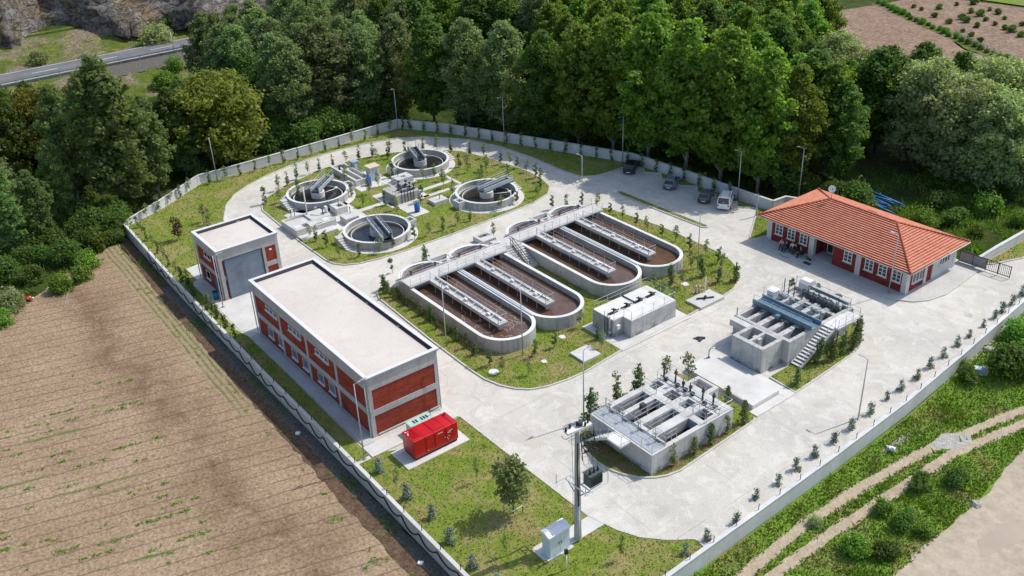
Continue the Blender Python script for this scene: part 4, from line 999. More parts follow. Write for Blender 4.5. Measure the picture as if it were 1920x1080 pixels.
m = MB(); m.tube([(-113.7, 49.75, .98), (-113.72, 49.72, 5.0)], .10, 8, .08); m.build('pipe', M['white'], t); m = MB(); m.tube([(-113.7, 49.75, .98), (-113.7, 49.75, 1.08)], .2, 8); m.build('flange', M['steel'], t)
# return-sludge channel with kiosk
t = thing('channel_trough', 'long open concrete trough beside the beige-topped kiosk', 'channel', (-123, 62, 0))
m = MB(); m.block(-127.3, 60.6, -119.3, 63.0, 0, 1.0, [(-126.9, 60.9, -124.8, 62.7, .6), (-124.4, 60.95, -119.7, 61.75, .3), (-124.4, 62.05, -119.7, 62.75, .3)]); m.build('channel_wall', M['conc_light'], t)
m = MB(); m.rail([(-124.3, 61.9, 1.0), (-119.5, 61.9, 1.0)], .9, 1.6, .03); m.rail([(-124.3, 62.95, 1.0), (-119.6, 62.95, 1.0)], .9, 1.6, .03); m.build('railing', M['rail'], t)
m = MB(); m.cyl(-125.6, 61.3, .6, 1.4, .16, 10); m.tube([(-126.6, 61.9, 1.0), (-125.0, 61.9, 1.0)], .12, 8); m.build('pump_pipe', M['darkmetal'], t)
t = thing('kiosk', 'white kiosk with a beige flat top among the settling tanks', 'kiosk', (-120.1, 64.0, 0))
m = MB(); m.box(-120.8, 63.2, .1, -119.45, 64.75, 2.2); m.build('wall', M['conc_rim'], t)
m = MB(); m.box(-120.95, 63.05, 2.2, -119.3, 64.9, 2.32); m.build('roof', plain('beige_cover', (.62, .50, .36), .8), t)
m = MB(); m.box(-119.45, 63.5, .15, -119.42, 64.4, 1.95); d_ = m.build('door', M['paleblue'], t); m = MB(); m.box(-119.42, 64.25, 1.0, -119.36, 64.33, 1.15); m.build('handle', M['darkmetal'], d_)
t = thing('control_cabinet', 'blue-grey control cabinet with a light lid beside the open trough', 'cabinet', (-124.9, 63.5, 0))
m = MB(); m.box(-125.35, 63.1, .1, -124.5, 64.0, 1.7); m.build('case', M['bluesteel'], t); m = MB(); m.box(-125.45, 63.0, 1.7, -124.4, 64.1, 1.8); m.build('lid', M['paleblue'], t); m = MB(); m.box(-124.5, 63.3, .4, -124.47, 63.8, 1.5); m.build('door', M['paleblue'], t)
# blue dosing drums
def dosing(x, y, label):
    t = thing('dosing_drum', label, 'drum', (x, y, .118), 0, 'bright blue dosing drums')
    m = MB(); m.cyl(0, 0, .25, 1.2, .36, 14); m.build('barrel', M['blue'], t, False); m = MB(); m.cyl(0, 0, 1.2, 1.28, .38, 14); m.cyl(0, 0, 1.28, 1.42, .12, 10); m.build('lid', M['bluepipe'], t, False)
    m = MB(); m.cyl(0, 0, 0, .25, .30, 12); m.build('stand', M['darkmetal'], t, False)
    m = MB(); m.tube([(.25, .3, 0), (.25, .3, 1.7), (.1, .3, 1.9)], .045, 6); m.tube([(-.2, .34, 0), (-.2, .34, 1.5)], .04, 6); m.build('pipe', M['paleblue'], t, False)
dosing(-118.6, 62.3, 'bright blue drum beside the kiosk door'); dosing(-105.6, 62.4, 'bright blue drum on the path between the nearest and right settling tanks')
# central gate chamber
t = thing('gate_chamber', 'square concrete gate chamber with dark valve gear in the middle of the settling tanks', 'chamber', (-111.4, 63.5, 0))
m = MB(); m.block(-113.4, 61.5, -109.5, 65.4, .1, 1.35, [(-112.6, 63.2, -111.4, 64.8, .7), (-111.1, 63.2, -110.0, 64.8, .7)]); m.build('chamber_body', M['conc_wall'], t)
m = MB(); m.box(-112.59, 63.21, .71, -111.41, 64.79, .73); m.box(-111.09, 63.21, .71, -110.01, 64.79, .73); m.build('opening', M['blackwater'], t)
m = MB(); m.rail([(-113.3, 61.6, 1.35), (-109.6, 61.6, 1.35)], 1.0, .95, .024); m.rail([(-113.3, 61.6, 1.35), (-113.3, 65.3, 1.35)], 1.0, 1.8, .024); m.rail([(-113.3, 65.3, 1.35), (-109.6, 65.3, 1.35)], 1.0, 1.8, .024); m.build('railing', M['rail'], t)
for k, (x, y) in enumerate([(-112.8, 64.0), (-112.3, 64.9), (-111.3, 64.9), (-111.25, 63.0), (-110.4, 63.0), (-110.4, 65.0)]):
    m = MB(); m.tube([(x, y, 1.2), (x, y, 2.0)], .06, 6); m.obox(x, y, 1.9, 2.06, .36, .30, .5 * k); m.obox(x, y, 1.3, 1.5, .5, .34, .4); m.build('valve_gear', M['darkmetal'], t)
for y in (62.4, 62.9, 63.4, 63.9, 64.4): m = MB(); m.tube([(-109.45, y, .1), (-109.45, y, 2.2)], .05, 6); m.build('standpipe', M['darkmetal'], t)
for k, (x, y) in enumerate([(-116.3, 48.5), (-116.0, 48.9)]):
    tt = thing('vent_cowl', 'short black vent cowl on the pale paving by the left settling tank', 'vent', (x, y, .118), 0, 'black vent cowls by the left tank')
    m = MB(); m.tube([(0, 0, 0), (0, 0, .8)], .05, 6); m.build('pipe', M['darkmetal'], tt, False); m = MB(); m.cyl(0, 0, .78, .95, .12, 8); m.build('cowl', M['black'], tt, False)

# ---- valve chamber in front of the basins
t = thing('valve_chamber', 'grey concrete valve house with roof railings and a row of dark valves', 'chamber', (-65, 64.3, 0))
poly = [(-67.0, 60.3), (-67.0, 68.4), (-62.4, 68.4), (-62.4, 61.65), (-63.7, 61.65), (-63.7, 60.3)]
m = MB(); m.prism(poly, .05, 2.2); m.build('chamber_body', M['conc_old'], t)
m = MB(); m.prism([(-66.97, 60.33), (-66.97, 68.37), (-62.43, 68.37), (-62.43, 61.68), (-63.73, 61.68), (-63.73, 60.33)], 2.2, 2.225); m.build('roof_slab', M['conc_rim'], t)
m = MB(); m.rail([(-66.9, 60.4, 2.22), (-66.9, 68.3, 2.22), (-62.5, 68.3, 2.22)], 1.0, 1.9, .024); m.rail([(-62.5, 68.3, 2.22), (-62.5, 61.75, 2.22), (-63.65, 61.75, 2.22), (-63.8, 60.45, 2.22)], 1.0, 1.6, .024, False); m.build('railing', M['rail'], t)
for k in range(4):
    y = 61.4 + 1.85 * k; x = -64.9; m = MB(); m.box(x - .16, y - .55, 2.225, x + .16, y + .55, 2.34); m.tube([(x, y - .8, 2.40), (x, y + .8, 2.40)], .07, 6); m.tube([(x, y, 2.3), (x, y, 2.85)], .05, 5); m.obox(x, y, 2.62, 2.72, .5, .12, .6); m.obox(x, y + .2, 2.34, 2.6, .3, .3, .3); m.build('valve', M['darkmetal'], t)
m = MB(); m.tube([(-66.9, 64.6, 2.3), (-65.0, 64.6, 2.35)], .07, 6); m.build('pipe', M['darkmetal'], t)
m = MB()
for x in (-65.0, -64.5): m.tube([(x, 60.2, .1), (x, 60.2, 2.9)], .03, 5)
for k in range(8): m.tube([(-65.0, 60.2, .35 + .28 * k), (-64.5, 60.2, .35 + .28 * k)], .022, 5)
m.build('ladder', M['darkmetal'], t)
m = MB(); m.tube([(-64.1, 60.1, .1), (-64.1, 60.1, 2.6)], .09, 7); m.cyl(-64.1, 60.1, .6, .9, .2, 8); m.build('riser_pipe', M['steel'], t)
m = MB(); m.box(-63.7, 60.7, 1.0, -63.45, 61.1, 1.5); m.build('switch_box', M['white'], t)

# ---- screen chamber with channels (front)
t = thing('screen_chamber', 'open concrete chamber of dark channels with railings, nearest the transformer pole', 'chamber', (-49.2, 52.6, 0))
SX0, SY0, SX1, SY1, SH = -53.1, 47.5, -45.2, 57.85, 2.2
holes = [(-52.55, 49.6, -51.45, 53.6, .3), (-50.9, 49.4, -49.6, 53.65, .3), (-48.85, 49.9, -47.85, 53.75, .3), (-46.85, 49.7, -45.65, 53.75, .3), (-53.0 + .25, 54.6, -51.95, 55.9, .3), (-50.9, 54.55, -49.65, 55.85, .3), (-48.9, 54.55, -48.0, 55.95, .3), (-46.95, 54.5, -45.75, 55.9, .3)]
m = MB(); m.block(SX0, SY0, SX1, SY1, .0, SH, holes); m.build('chamber_wall', M['conc_old'], t)
m = MB(); m.block(SX0 - .02, SY0 - .02, SX1 + .02, SY1 + .02, SH, SH + .03, [(a, b_, c, d, SH) for a, b_, c, d, e in holes]); m.build('rim', M['conc_light'], t)
m = MB()
for a, b_, c, d, e in holes: m.sheet([(a - .02, b_ - .02), (c + .02, b_ - .02), (c + .02, d + .02), (a - .02, d + .02)], 1.2)
m.build('channel_water', M['blackwater'], t)
m = MB(); m.block(-50.9, 57.87, -48.3, 59.4, 0, SH, [(-50.5, 58.0, -48.75, 59.1, .7)]); m.build('outlet_box', M['conc_light'], t)
m = MB(); m.box(-52.95, 47.7, SH + .03, -45.35, 49.2, SH + .07); m.build('grating', M['steel'], t)
m = MB(); z = SH + .03
m.rail([(-53.0, 49.3, z), (-45.4, 49.3, z)], 1.0, 1.5, .024, False); m.rail([(-53.0, 47.6, z), (-49.9, 47.6, z)], 1.0, 1.4, .024); m.rail([(-47.9, 47.6, z), (-45.3, 47.6, z)], 1.0, 1.3, .024); m.rail([(-53.0, 47.6, z), (-53.0, 49.4, z)], 1.0, 1.4, .024)
for x in (-51.4, -49.55, -47.8): m.rail([(x, 49.7, z), (x, 54.3, z)], 1.0, 1.5, .024)
m.rail([(-53.0, 54.3, z), (-45.4, 54.3, z)], 1.0, 1.5, .024); m.rail([(-53.0, 57.75, z), (-45.3, 57.75, z), (-45.3, 54.4, z)], 1.0, 1.6, .024); m.rail([(-53.0, 56.0, z), (-53.0, 57.75, z)], 1.0, 1.2, .024)
m.rail([(-46.9, 54.4, z), (-46.9, 56.0, z), (-45.7, 56.0, z)], 1.0, .8, .024); m.rail([(-46.9, 49.6, z), (-45.6, 49.6, z), (-45.6, 50.9, z)], 1.0, .7, .024)
m.build('railing', M['rail'], t)
for x, y in ((-52.0, 48.9), (-50.3, 48.9), (-48.4, 49.0), (-46.3, 49.0)): m = MB(); m.tube([(x, y, z), (x, y, z + 1.15)], .06, 6); m.obox(x, y, z + .9, z + 1.12, .3, .22, .3); m.box(x - .35, y + .25, SH - .6, x + .35, y + .32, z + .25); m.build('sluice_gate', M['steel'], t)
r = random.Random(2)
for x, y in ((-52.6, 56.5), (-51.2, 56.6), (-50.2, 56.6), (-49.3, 56.6), (-47.6, 56.4), (-46.5, 56.6)):
    m = MB(); h = r.uniform(.9, 1.9); m.tube([(x, y, z), (x, y, z + h)], .065, 6); m.obox(x, y, z + h * .7, z + h * .7 + .25, .28, .24, .5); m.obox(x + .3, y, z, z + .35, .3, .25, .2); m.tube([(x - .3, y + .2, z), (x - .2, y + .2, z + 1.1)], .05, 5); m.build('penstock', M['darkmetal'], t)
m = MB(); m.tube([(-53.0, 56.45, z + .3), (-45.4, 56.45, z + .3)], .06, 6); m.tube([(-52.9, 49.35, z + .12), (-45.4, 49.35, z + .12)], .06, 6); m.build('service_pipe', M['bluesteel'], t)
m = MB(); m.box(-50.65, 51.3, SH, -50.2, 51.75, SH + .7); m.build('screen_motor', M['darkmetal'], t)
# its outside stair
m = MB(); m.prism([(-49.5, 46.25), (-47.8, 46.25), (-47.8, 47.48), (-49.5, 47.48)], SH - .18, SH); ld = m.build('landing', M['conc_rim'], t)
m = MB(); n = 11
for i in range(n):
    a = -52.7 + 3.2 * i / n; zz = .09 + (SH - .09) * (i + 1) / n
    m.add([(a, 46.35, zz), (a + 3.2 / n, 46.35, zz), (a + 3.2 / n, 47.45, zz), (a, 47.45, zz)], [(0, 1, 2, 3)]); m.add([(a, 46.35, zz - .2), (a, 46.35, zz), (a, 47.45, zz), (a, 47.45, zz - .2)], [(0, 1, 2, 3)])
    m.add([(a, 46.35, zz - .42), (a + 3.2 / n, 46.35, zz - .24), (a + 3.2 / n, 46.35, zz), (a, 46.35, zz)], [(0, 1, 2, 3)]); m.add([(a, 47.45, zz - .42), (a, 47.45, zz), (a + 3.2 / n, 47.45, zz), (a + 3.2 / n, 47.45, zz - .24)], [(0, 1, 2, 3)])
    m.add([(a, 46.35, zz - .42), (a, 47.45, zz - .42), (a + 3.2 / n, 47.45, zz - .24), (a + 3.2 / n, 46.35, zz - .24)], [(0, 1, 2, 3)])
m.build('stair_flight', M['conc_light'], t)
m = MB(); m.tube([(-52.6, 46.4, 1.15), (-49.5, 46.4, SH + .98), (-47.85, 46.4, SH + .98), (-47.85, 47.5, SH + .98)], .03, 5)
for f in (0, .33, .66, 1): x = -52.6 + 3.1 * f; zz = .15 + 2.05 * f; m.tube([(x, 46.4, zz), (x, 46.4, zz + 1.0)], .025, 5)
m.tube([(-47.85, 46.4, SH), (-47.85, 46.4, SH + .98)], .025, 5); m.build('stair_rail', M['rail'], t)

# ---- inlet slab
t = thing('inlet_slab', 'big plain white concrete slab between the two inlet chambers', 'slab', (-50, 63.3, 0))
m = MB(); m.box(-54.4, 61.4, 0, -45.75, 65.25, .55); m.build('slab_body', M['slab'], t)
m = MB(); m.box(-48.2, 61.5, .554, -46.6, 63.2, .58); m.build('cover', M['slab'], t)
m = MB(); m.box(-54.9, 65.26, 0, -45.2, 66.5, .15); m.box(-45.72, 60.9, 0, -44.75, 66.55, .122); m.build('apron', M['slab'], t)
t = thing('gooseneck_vent', 'dark hooked vent pipe standing on the white slab', 'vent pipe', (-54.05, 64.5, .55))
m = MB(); m.tube([(-54.05, 64.5, .55), (-54.05, 64.5, 1.35), (-54.0, 64.7, 1.6), (-53.85, 65.0, 1.62), (-53.75, 65.2, 1.45)], .075, 7); m.build('pipe', M['steel'], t); m = MB(); m.cyl(-54.05, 64.5, .552, .6, .2, 10); m.build('flange', M['steel'], t)
t = thing('manhole', 'dark uncovered manhole with debris in the middle of the concrete road', 'manhole', (-57.7, 67.1, 0))
m = MB(); m.cyl(-57.7, 67.1, .0, .03, .42, 14); m.build('opening', M['black'], t)
m = MB(); m.obox(-57.5, 67.45, .02, .12, .5, .3, .7); m.obox(-57.35, 66.9, .02, .16, .25, .5, .2); m.obox(-57.95, 66.8, .02, .10, .4, .2, 1.0); m.build('broken_lid', M['darkmetal'], t)

# ---- grit chamber (right)
t = thing('grit_chamber', 'tall concrete grit chamber with a blue-grey bridge and long outside stair', 'chamber', (-52, 73, 0))
GH = 2.85
m = MB(); m.block(-53.0, 66.65, -49.15, 69.75, 0, GH, [(-52.6, 67.15, -51.3, 69.4, 1.6), (-51.0, 67.15, -49.55, 69.4, 1.6)]); m.box(-51.6, 68.0, 1.6, -50.7, 68.5, GH - .1); m.build('inlet_box', M['conc_old'], t)
gx = [-55.5, -55.1, -54.2, -53.8, -52.9, -52.3, -51.5, -50.9, -50.2, -49.6, -48.75, -48.35]
gh = []
Yb = [(69.78, 70.2), (70.2, 77.3), (77.3, 77.75), (77.75, 79.5), (79.5, 80.0)]
walls_i = {0, 2, 4, 6, 8, 10}
for i in range(11):
    row = []
    for j in range(5): row.append(GH if (j in (0, 2, 4) or i in walls_i) else 1.9 if j == 1 else 2.5)
    gh.append(row)
m = MB(); m.grid(gx, [69.78, 70.2, 77.3, 77.75, 79.5, 80.0], gh, 0.0); m.build('chamber_wall', M['conc_old'], t)
m = MB()
for i in range(11):
    if i not in walls_i: m.box(gx[i] + .005, 70.205, 1.905, gx[i + 1] - .005, 77.295, 2.15)
m.build('channel_water', plain('grey_water', (.16, .155, .13), .2, 0, .5), t)
m = MB(); m.block(-55.3, 68.9, -53.02, 69.7, 2.1, 2.8); m.build('side_channel', M['conc_light'], t)
# travelling bridge, blue-grey
m = MB(); m.box(-55.7, 73.0, 3.0, -48.2, 74.5, 3.08); br = m.build('travelling_bridge', M['bluesteel'], t)
m = MB(); m.box(-55.7, 72.9, 2.95, -48.2, 73.04, 3.5); m.box(-55.7, 74.46, 2.95, -48.2, 74.6, 3.5); m.build('side_beam', M['bluesteel'], br)
m = MB(); m.rail([(-55.6, 72.97, 3.5), (-48.3, 72.97, 3.5)], .6, 1.3, .028, False); m.rail([(-55.6, 74.53, 3.5), (-48.3, 74.53, 3.5)], .9, 1.3, .024); m.build('railing', M['paleblue'], br)
for x in (-55.3, -48.55): m = MB(); m.box(x - .2, 72.6, GH, x + .2, 74.9, 3.0); m.build('wheel_carriage', M['steel'], br)
m = MB()
for x in (-54.0, -51.4, -50.9, -49.5): m.tube([(x, 72.7, 2.9), (x - .1, 71.8, 2.5), (x, 71.6, 1.9)], .05, 5); m.obox(x, 72.4, 2.7, 3.05, .3, .3, .3)
m.tube([(-54.6, 71.9, 2.95), (-48.8, 71.9, 2.95)], .03, 5); m.build('suction_pipe', M['darkmetal'], br)
m = MB(); m.obox(-52.0, 72.45, 2.95, 3.35, .42, .42); m.build('drive_motor', M['bluesteel'], br)
# far gallery: valves, screens, conveyor, hood
for k, x in enumerate((-54.9, -54.2, -53.3, -50.6, -50.1, -49.5)): m = MB(); m.tube([(x, 76.2, GH), (x, 76.2, GH + .7)], .05, 6); m.cyl(x, 76.2, GH + .35, GH + .7, .17, 9); m.obox(x, 76.6, GH, GH + .3, .3, .3, .4); m.build('grit_pump', M['steel'], t)
m = MB()
for k, x in enumerate((-55.2, -54.6, -53.9)): m.tube([(x, 77.5, GH), (x, 77.5, GH + 1.7)], .055, 6)
for k, x in enumerate((-52.9, -51.6, -50.3, -49.1)): m.tube([(x, 77.6, GH), (x, 77.6, GH + 1.3)], .05, 6); m.tube([(x, 78.6, 2.5), (x, 78.6, GH + 1.3)], .05, 6)
m.tube([(-52.9, 77.6, GH + 1.3), (-49.1, 77.6, GH + 1.3)], .05, 5); m.tube([(-52.9, 77.6, GH + .7), (-49.1, 77.6, GH + .7)], .04, 5); m.tube([(-52.9, 78.6, GH + 1.3), (-49.1, 78.6, GH + 1.3)], .05, 5); m.build('screen_frame', M['darkmetal'], t)
m = MB(); m.box(-53.0, 78.2, GH - .3, -48.9, 79.3, GH + .25); m.build('fine_screen', M['darkmetal'], t)
for k in range(6): m = MB(); x = -52.7 + .72 * k; m.obox(x, 78.8, GH + .25, GH + .65, .38, .5, .4); m.cyl(x + .3, 78.5, GH + .25, GH + .75, .13, 8); m.build('screen_drive', M['steel'], t)
m = MB(); m.box(-53.6, 79.65, GH + .3, -48.6, 80.1, GH + .65); m.build('conveyor_trough', M['steel'], t)
m = MB(); prof = [(79.0, GH + .3), (79.0, GH + .95), (79.3, GH + 1.25), (80.1, GH + 1.25), (80.4, GH + .95), (80.4, GH + .3)]
v = [(x, y, z_) for x in (-54.5, -53.3) for y, z_ in prof]; k = len(prof); m.add(v, [tuple(range(k - 1, -1, -1)), tuple(range(k, 2 * k))] + [(i, (i + 1) % k, k + (i + 1) % k, k + i) for i in range(k)]); m.box(-54.3, 79.2, GH, -53.5, 80.2, GH + .3); m.build('conveyor_hood', M['conc_rim'], t)
m = MB(); m.obox(-55.2, 75.6, GH, GH + .95, .8, .9, 0); m.box(-55.7, 75.05, GH + .95, -54.7, 76.15, GH + 1.05); m.build('blower_hood', M['white'], t)
m = MB(); zz = GH
m.rail([(-55.4, 74.9, zz), (-55.4, 79.9, zz), (-48.5, 79.9, zz)], 1.05, 1.4, .026)
m.build('railing', M['rail'], t); m = MB(); m.tube([(-55.3, 70.0, GH), (-55.3, 70.0, GH + .9)], .05, 5); m.build('post', M['darkmetal'], t)
# landing and stair on the right side
m = MB(); m.box(-48.33, 75.4, GH - .16, -46.75, 79.2, GH); m.build('landing', M['conc_rim'], t)
m = MB(); m.rail([(-46.8, 75.5, GH), (-46.8, 79.1, GH), (-48.3, 79.1, GH)], 1.0, 1.2, .026); m.build('landing_rail', M['rail'], t)
for y in (75.7, 79.0): m = MB(); m.tube([(-46.9, y, .1), (-46.9, y, GH - .16)], .07, 6); m.build('landing_post', M['darkmetal'], t)
m = MB(); n = 14
for i in range(n):
    a = 70.3 + 5.1 * i / n; zz = .1 + (GH - .1) * (i + 1) / n; c = a + 5.1 / n
    m.box(-48.28, a, zz - .07, -47.1, c + .05, zz)
m.build('stair_tread', M['conc_rim'], t)
m = MB()
for x in (-48.30, -47.12): m.add([(x, 70.25, .0), (x, 75.4, GH - .35), (x, 75.4, GH - .06), (x, 70.25, .35), (x + .06, 70.25, .0), (x + .06, 75.4, GH - .35), (x + .06, 75.4, GH - .06), (x + .06, 70.25, .35)], [(0, 3, 2, 1), (4, 5, 6, 7), (3, 7, 6, 2), (0, 1, 5, 4)])
m.build('stair_stringer', M['conc_light'], t)
m = MB(); m.tube([(-47.1, 70.4, 1.2), (-47.1, 75.4, GH + 1.0)], .028, 5)
for i in range(5): f = i / 4; y = 70.4 + 5.0 * f; z_ = .2 + (GH - .2) * f; m.tube([(-47.1, y, z_), (-47.1, y, z_ + 1.0)], .024, 5)
m.build('stair_rail', M['rail'], t)

# ================================================================ VEGETATION
def leaf_cloud(centres, radii, n, size, seed, flat=.75, squash=.8):
    """n leaf-sized diamonds scattered through clumps"""
    g = np.random.RandomState(seed); C = np.array(centres); Rr = np.array(radii)
    w = Rr ** 2; idx = g.choice(len(C), n, p=w / w.sum())
    d = g.normal(size=(n, 3)); d /= np.linalg.norm(d, axis=1)[:, None]
    rad = g.rand(n) ** .45 * (1 + .25 * np.abs(g.normal(size=n)) * (g.rand(n) < .25))
    p = C[idx] + d * (Rr[idx] * rad)[:, None] * np.array([1, 1, squash])
    nn = d * .7 + g.normal(size=(n, 3)) * .6 + np.array([0, 0, .35]); nn /= np.linalg.norm(nn, axis=1)[:, None]
    a = np.cross(nn, g.normal(size=(n, 3))); a /= np.linalg.norm(a, axis=1)[:, None]; b = np.cross(nn, a)
    s = size * (.6 + .8 * g.rand(n)); L = (a * (s * .62)[:, None]); W = (b * (s * .62 * flat)[:, None])
    V = np.stack([p - L, p + W, p + L, p - W], 1).reshape(-1, 3); F = np.arange(4 * n).reshape(-1, 4)
    return V, F

def tree_model(name, seed, H, Rc, base, n, size, prof, leaf, bark, trunk_r, nclump=70, rc=.30, lean=0.0, limbs=9, squash=.8):
    r = random.Random(seed); Cn = []; Rd = []
    for k in range(nclump):
        u = (k + r.random()) / nclump; pr = max(.05, prof(u)) * Rc; th = r.uniform(0, 6.283); rho = pr * math.sqrt(r.uniform(.10, 1.0)) * r.uniform(.8, 1.12)
        Cn.append((rho * math.cos(th) + lean * u * H, rho * math.sin(th), base + u * (H - base) - rc * Rc * .3)); Rd.append(Rc * rc * r.uniform(.55, 1.25) * (.55 + .45 * min(1, prof(u) * 1.3)))
    for k in range(nclump // 7):
        u = r.uniform(.05, .85); pr = prof(u) * Rc * .6; th = r.uniform(0, 6.283); Cn.append((pr * math.cos(th) * r.random() + lean * u * H, pr * math.sin(th) * r.random(), base + u * (H - base))); Rd.append(Rc * rc * 2.0)
    t = thing(name, None, None); me_v, me_f = leaf_cloud(Cn, Rd, n, size, seed, squash=squash)
    np_mesh('crown', me_v, me_f, leaf, t)
    m = MB(); top = base + (H - base) * .8
    P = [(lean * top * (i / 6) ** 1.5 + .04 * H * .1 * math.sin(i * 2 + seed), .03 * H * .12 * math.cos(i * 1.7 + seed), -.3 + (top + .3) * i / 6) for i in range(7)]
    m.tube(P, trunk_r, 7, trunk_r * .22)
    for k in range(limbs):
        c = Cn[int((k + .5) / limbs * nclump * .85)]; z0 = max(base * .5, c[2] - .28 * H * r.uniform(.5, 1)); q = (lean * z0 * .8, 0, z0)
        m.tube([q, ((q[0] + c[0]) / 2, c[1] / 2, (z0 + c[2]) / 2 + .2), c], trunk_r * .36, 5, trunk_r * .10)
    m.build('trunk', bark, t, False)
    return t

poplar = lambda u: (math.sin(math.pi * min(1, (u * .86 + .12)))) ** .75
roundp = lambda u: math.sqrt(max(0, 1 - (1.9 * u - .92) ** 2))
conep = lambda u: (1 - u) ** .8 * .95 + .06
colp = lambda u: .55 + .45 * math.sin(math.pi * (u * .8 + .1)) if u < .9 else .4
PROTO = {}
def proto(key, *a, **k): PROTO[key] = tree_model(*a, **k); return PROTO[key]
for s_ in range(3):
    proto(('bright', s_), 'poplar_tree', 11 + s_, 19, 4.2, 3.0, 17000, .36, poplar, M['lf_bright'], M['palebark'], .24, 230, .19)
    proto(('dark', s_), 'broadleaf_tree', 21 + s_, 18, 4.3, 2.6, 17000, .34, poplar, M['lf_dark'], M['bark'], .24, 220, .19)
    proto(('grey', s_), 'poplar_tree', 31 + s_, 19, 4.6, 2.8, 19000, .32, poplar, M['lf_grey'], M['palebark'], .26, 260, .18)
    proto(('willow', s_), 'willow_tree', 41 + s_, 14, 5.0, 1.6, 20000, .30, roundp, M['lf_willow'], M['bark'], .28, 240, .19)
    proto(('blue', s_), 'poplar_tree', 51 + s_, 16, 3.2, 2.6, 13000, .30, poplar, M['lf_blue'], M['palebark'], .18, 170, .20, limbs=12)
proto(('olive', 0), 'broadleaf_tree', 61, 11, 4.8, 1.8, 17000, .30, roundp, M['lf_olive'], M['bark'], .22, 190, .20)
proto(('bush', 0), 'bush', 71, 2.2, 1.5, .1, 2600, .20, roundp, M['lf_bush'], M['bark'], .06, 26, .42, limbs=4)
proto(('bushd', 0), 'bush', 72, 2.4, 1.5, .1, 2600, .20, roundp, M['lf_dark'], M['bark'], .06, 26, .42, limbs=4)
proto(('bushs', 0), 'bush', 73, 2.0, 1.4, .1, 2400, .18, roundp, M['lf_willow'], M['bark'], .05, 24, .42, limbs=4)
proto(('shrub', 0), 'shrub', 74, 4.5, 2.6, .2, 4200, .34, roundp, M['lf_dark'], M['bark'], .08, 34, .42, limbs=5)
used = set()
def plant(kind, x, y, z, h, label, group=None, cat=None, wide=1.0):
    key = (kind, rnd.randrange(len([1 for q in PROTO if q[0] == kind]))); p = PROTO[key]
    H0 = {'bright': 19, 'dark': 18, 'grey': 19, 'willow': 14, 'blue': 16, 'olive': 11, 'bush': 2.2, 'bushd': 2.4, 'bushs': 2.0, 'shrub': 4.5}.get(kind) or SAPH[kind]
    s = h / H0; sc = (s * wide * rnd.uniform(.9, 1.12), s * wide * rnd.uniform(.9, 1.12), s) if h > 4 else (s * wide, s * wide, s)
    if key in used: o = dup(p, None)
    else: o = p; used.add(key)
    o.location = (x, y, z); o.rotation_euler = (rnd.uniform(-.09, .09), rnd.uniform(-.09, .09), rnd.uniform(0, 6.28)) if h < 4 else (0, 0, rnd.uniform(0, 6.28)); o.scale = sc
    return tag(o, label, cat or ('tree' if h > 4 else 'shrub'), group)

def at_g(px, py, h): return at(px, py, h)
# --- woods on the left
for px, py, h, k, w, lab in [
  (240, 395, 23.2, 'blue', 1.17, 'tall pale-trunked poplar rising in front of the highway on the left'),
  (150, 380, 18.3, 'blue', 1.02, 'bluish poplar just left of the tallest left-hand poplar'),
  (130, 425, 13.4, 'blue', 0.92, 'slim pale-trunked tree at the far corner of the ploughed field'),
  (55, 370, 15.9, 'dark', 1.02, 'dark tree below the highway near the left picture edge'),
  (15, 330, 17.1, 'dark', 1.12, 'dark tree cut by the left picture edge under the highway'),
  (30, 475, 13.4, 'blue', 1.12, 'leafy bluish tree at the left edge behind the field'),
  (0, 420, 14.6, 'grey', 1.12, 'grey-green tree at the left edge above the field'),
  (85, 455, 11.0, 'blue', 1.02, 'smaller bluish tree between the field corner and the left edge'),
  (300, 370, 15.9, 'blue', 1.02, 'bluish tree right of the tallest left-hand poplar'),
  (345, 330, 14.6, 'dark', 1.02, 'dark tree left of the rounded olive tree'),
  (425, 310, 15.2, 'olive', 1.14, 'rounded olive-brown tree behind the left boundary wall'),
  (205, 330, 17.1, 'dark', 1.02, 'dark tree behind the tallest left-hand poplar'),
  (110, 345, 15.9, 'olive', 0.92, 'olive tree in the middle of the left woods'),
  (440, 175, 9.0, 'willow', 0.82, 'pale willow beside the highway bend'),
  (400, 190, 6.5, 'willow', 0.82, 'small pale willow below the guard rail'),
  (480, 240, 14.0, 'dark', 1.02, 'dark tree behind the olive tree, by the big grey poplar'),
  (515, 175, 16.0, 'dark', 1.02, 'dark tree where the highway disappears'),
  (500, 135, 13.0, 'grey', 1.02, 'grey-green tree overhanging the highway'),
  (350, 240, 9.8, 'blue', 0.92, 'low bluish tree on the road bank'),
  (185, 250, 11.0, 'blue', 0.92, 'low bluish tree under the highway kerb'),
  (70, 250, 9.8, 'dark', 0.92, 'low dark tree under the highway kerb near the left edge'),
]:
    x, y = at(px, py, -.8); plant(k, x, y, ground_z(x, y) - .1, h, lab, 'trees of the left woods', wide=w)
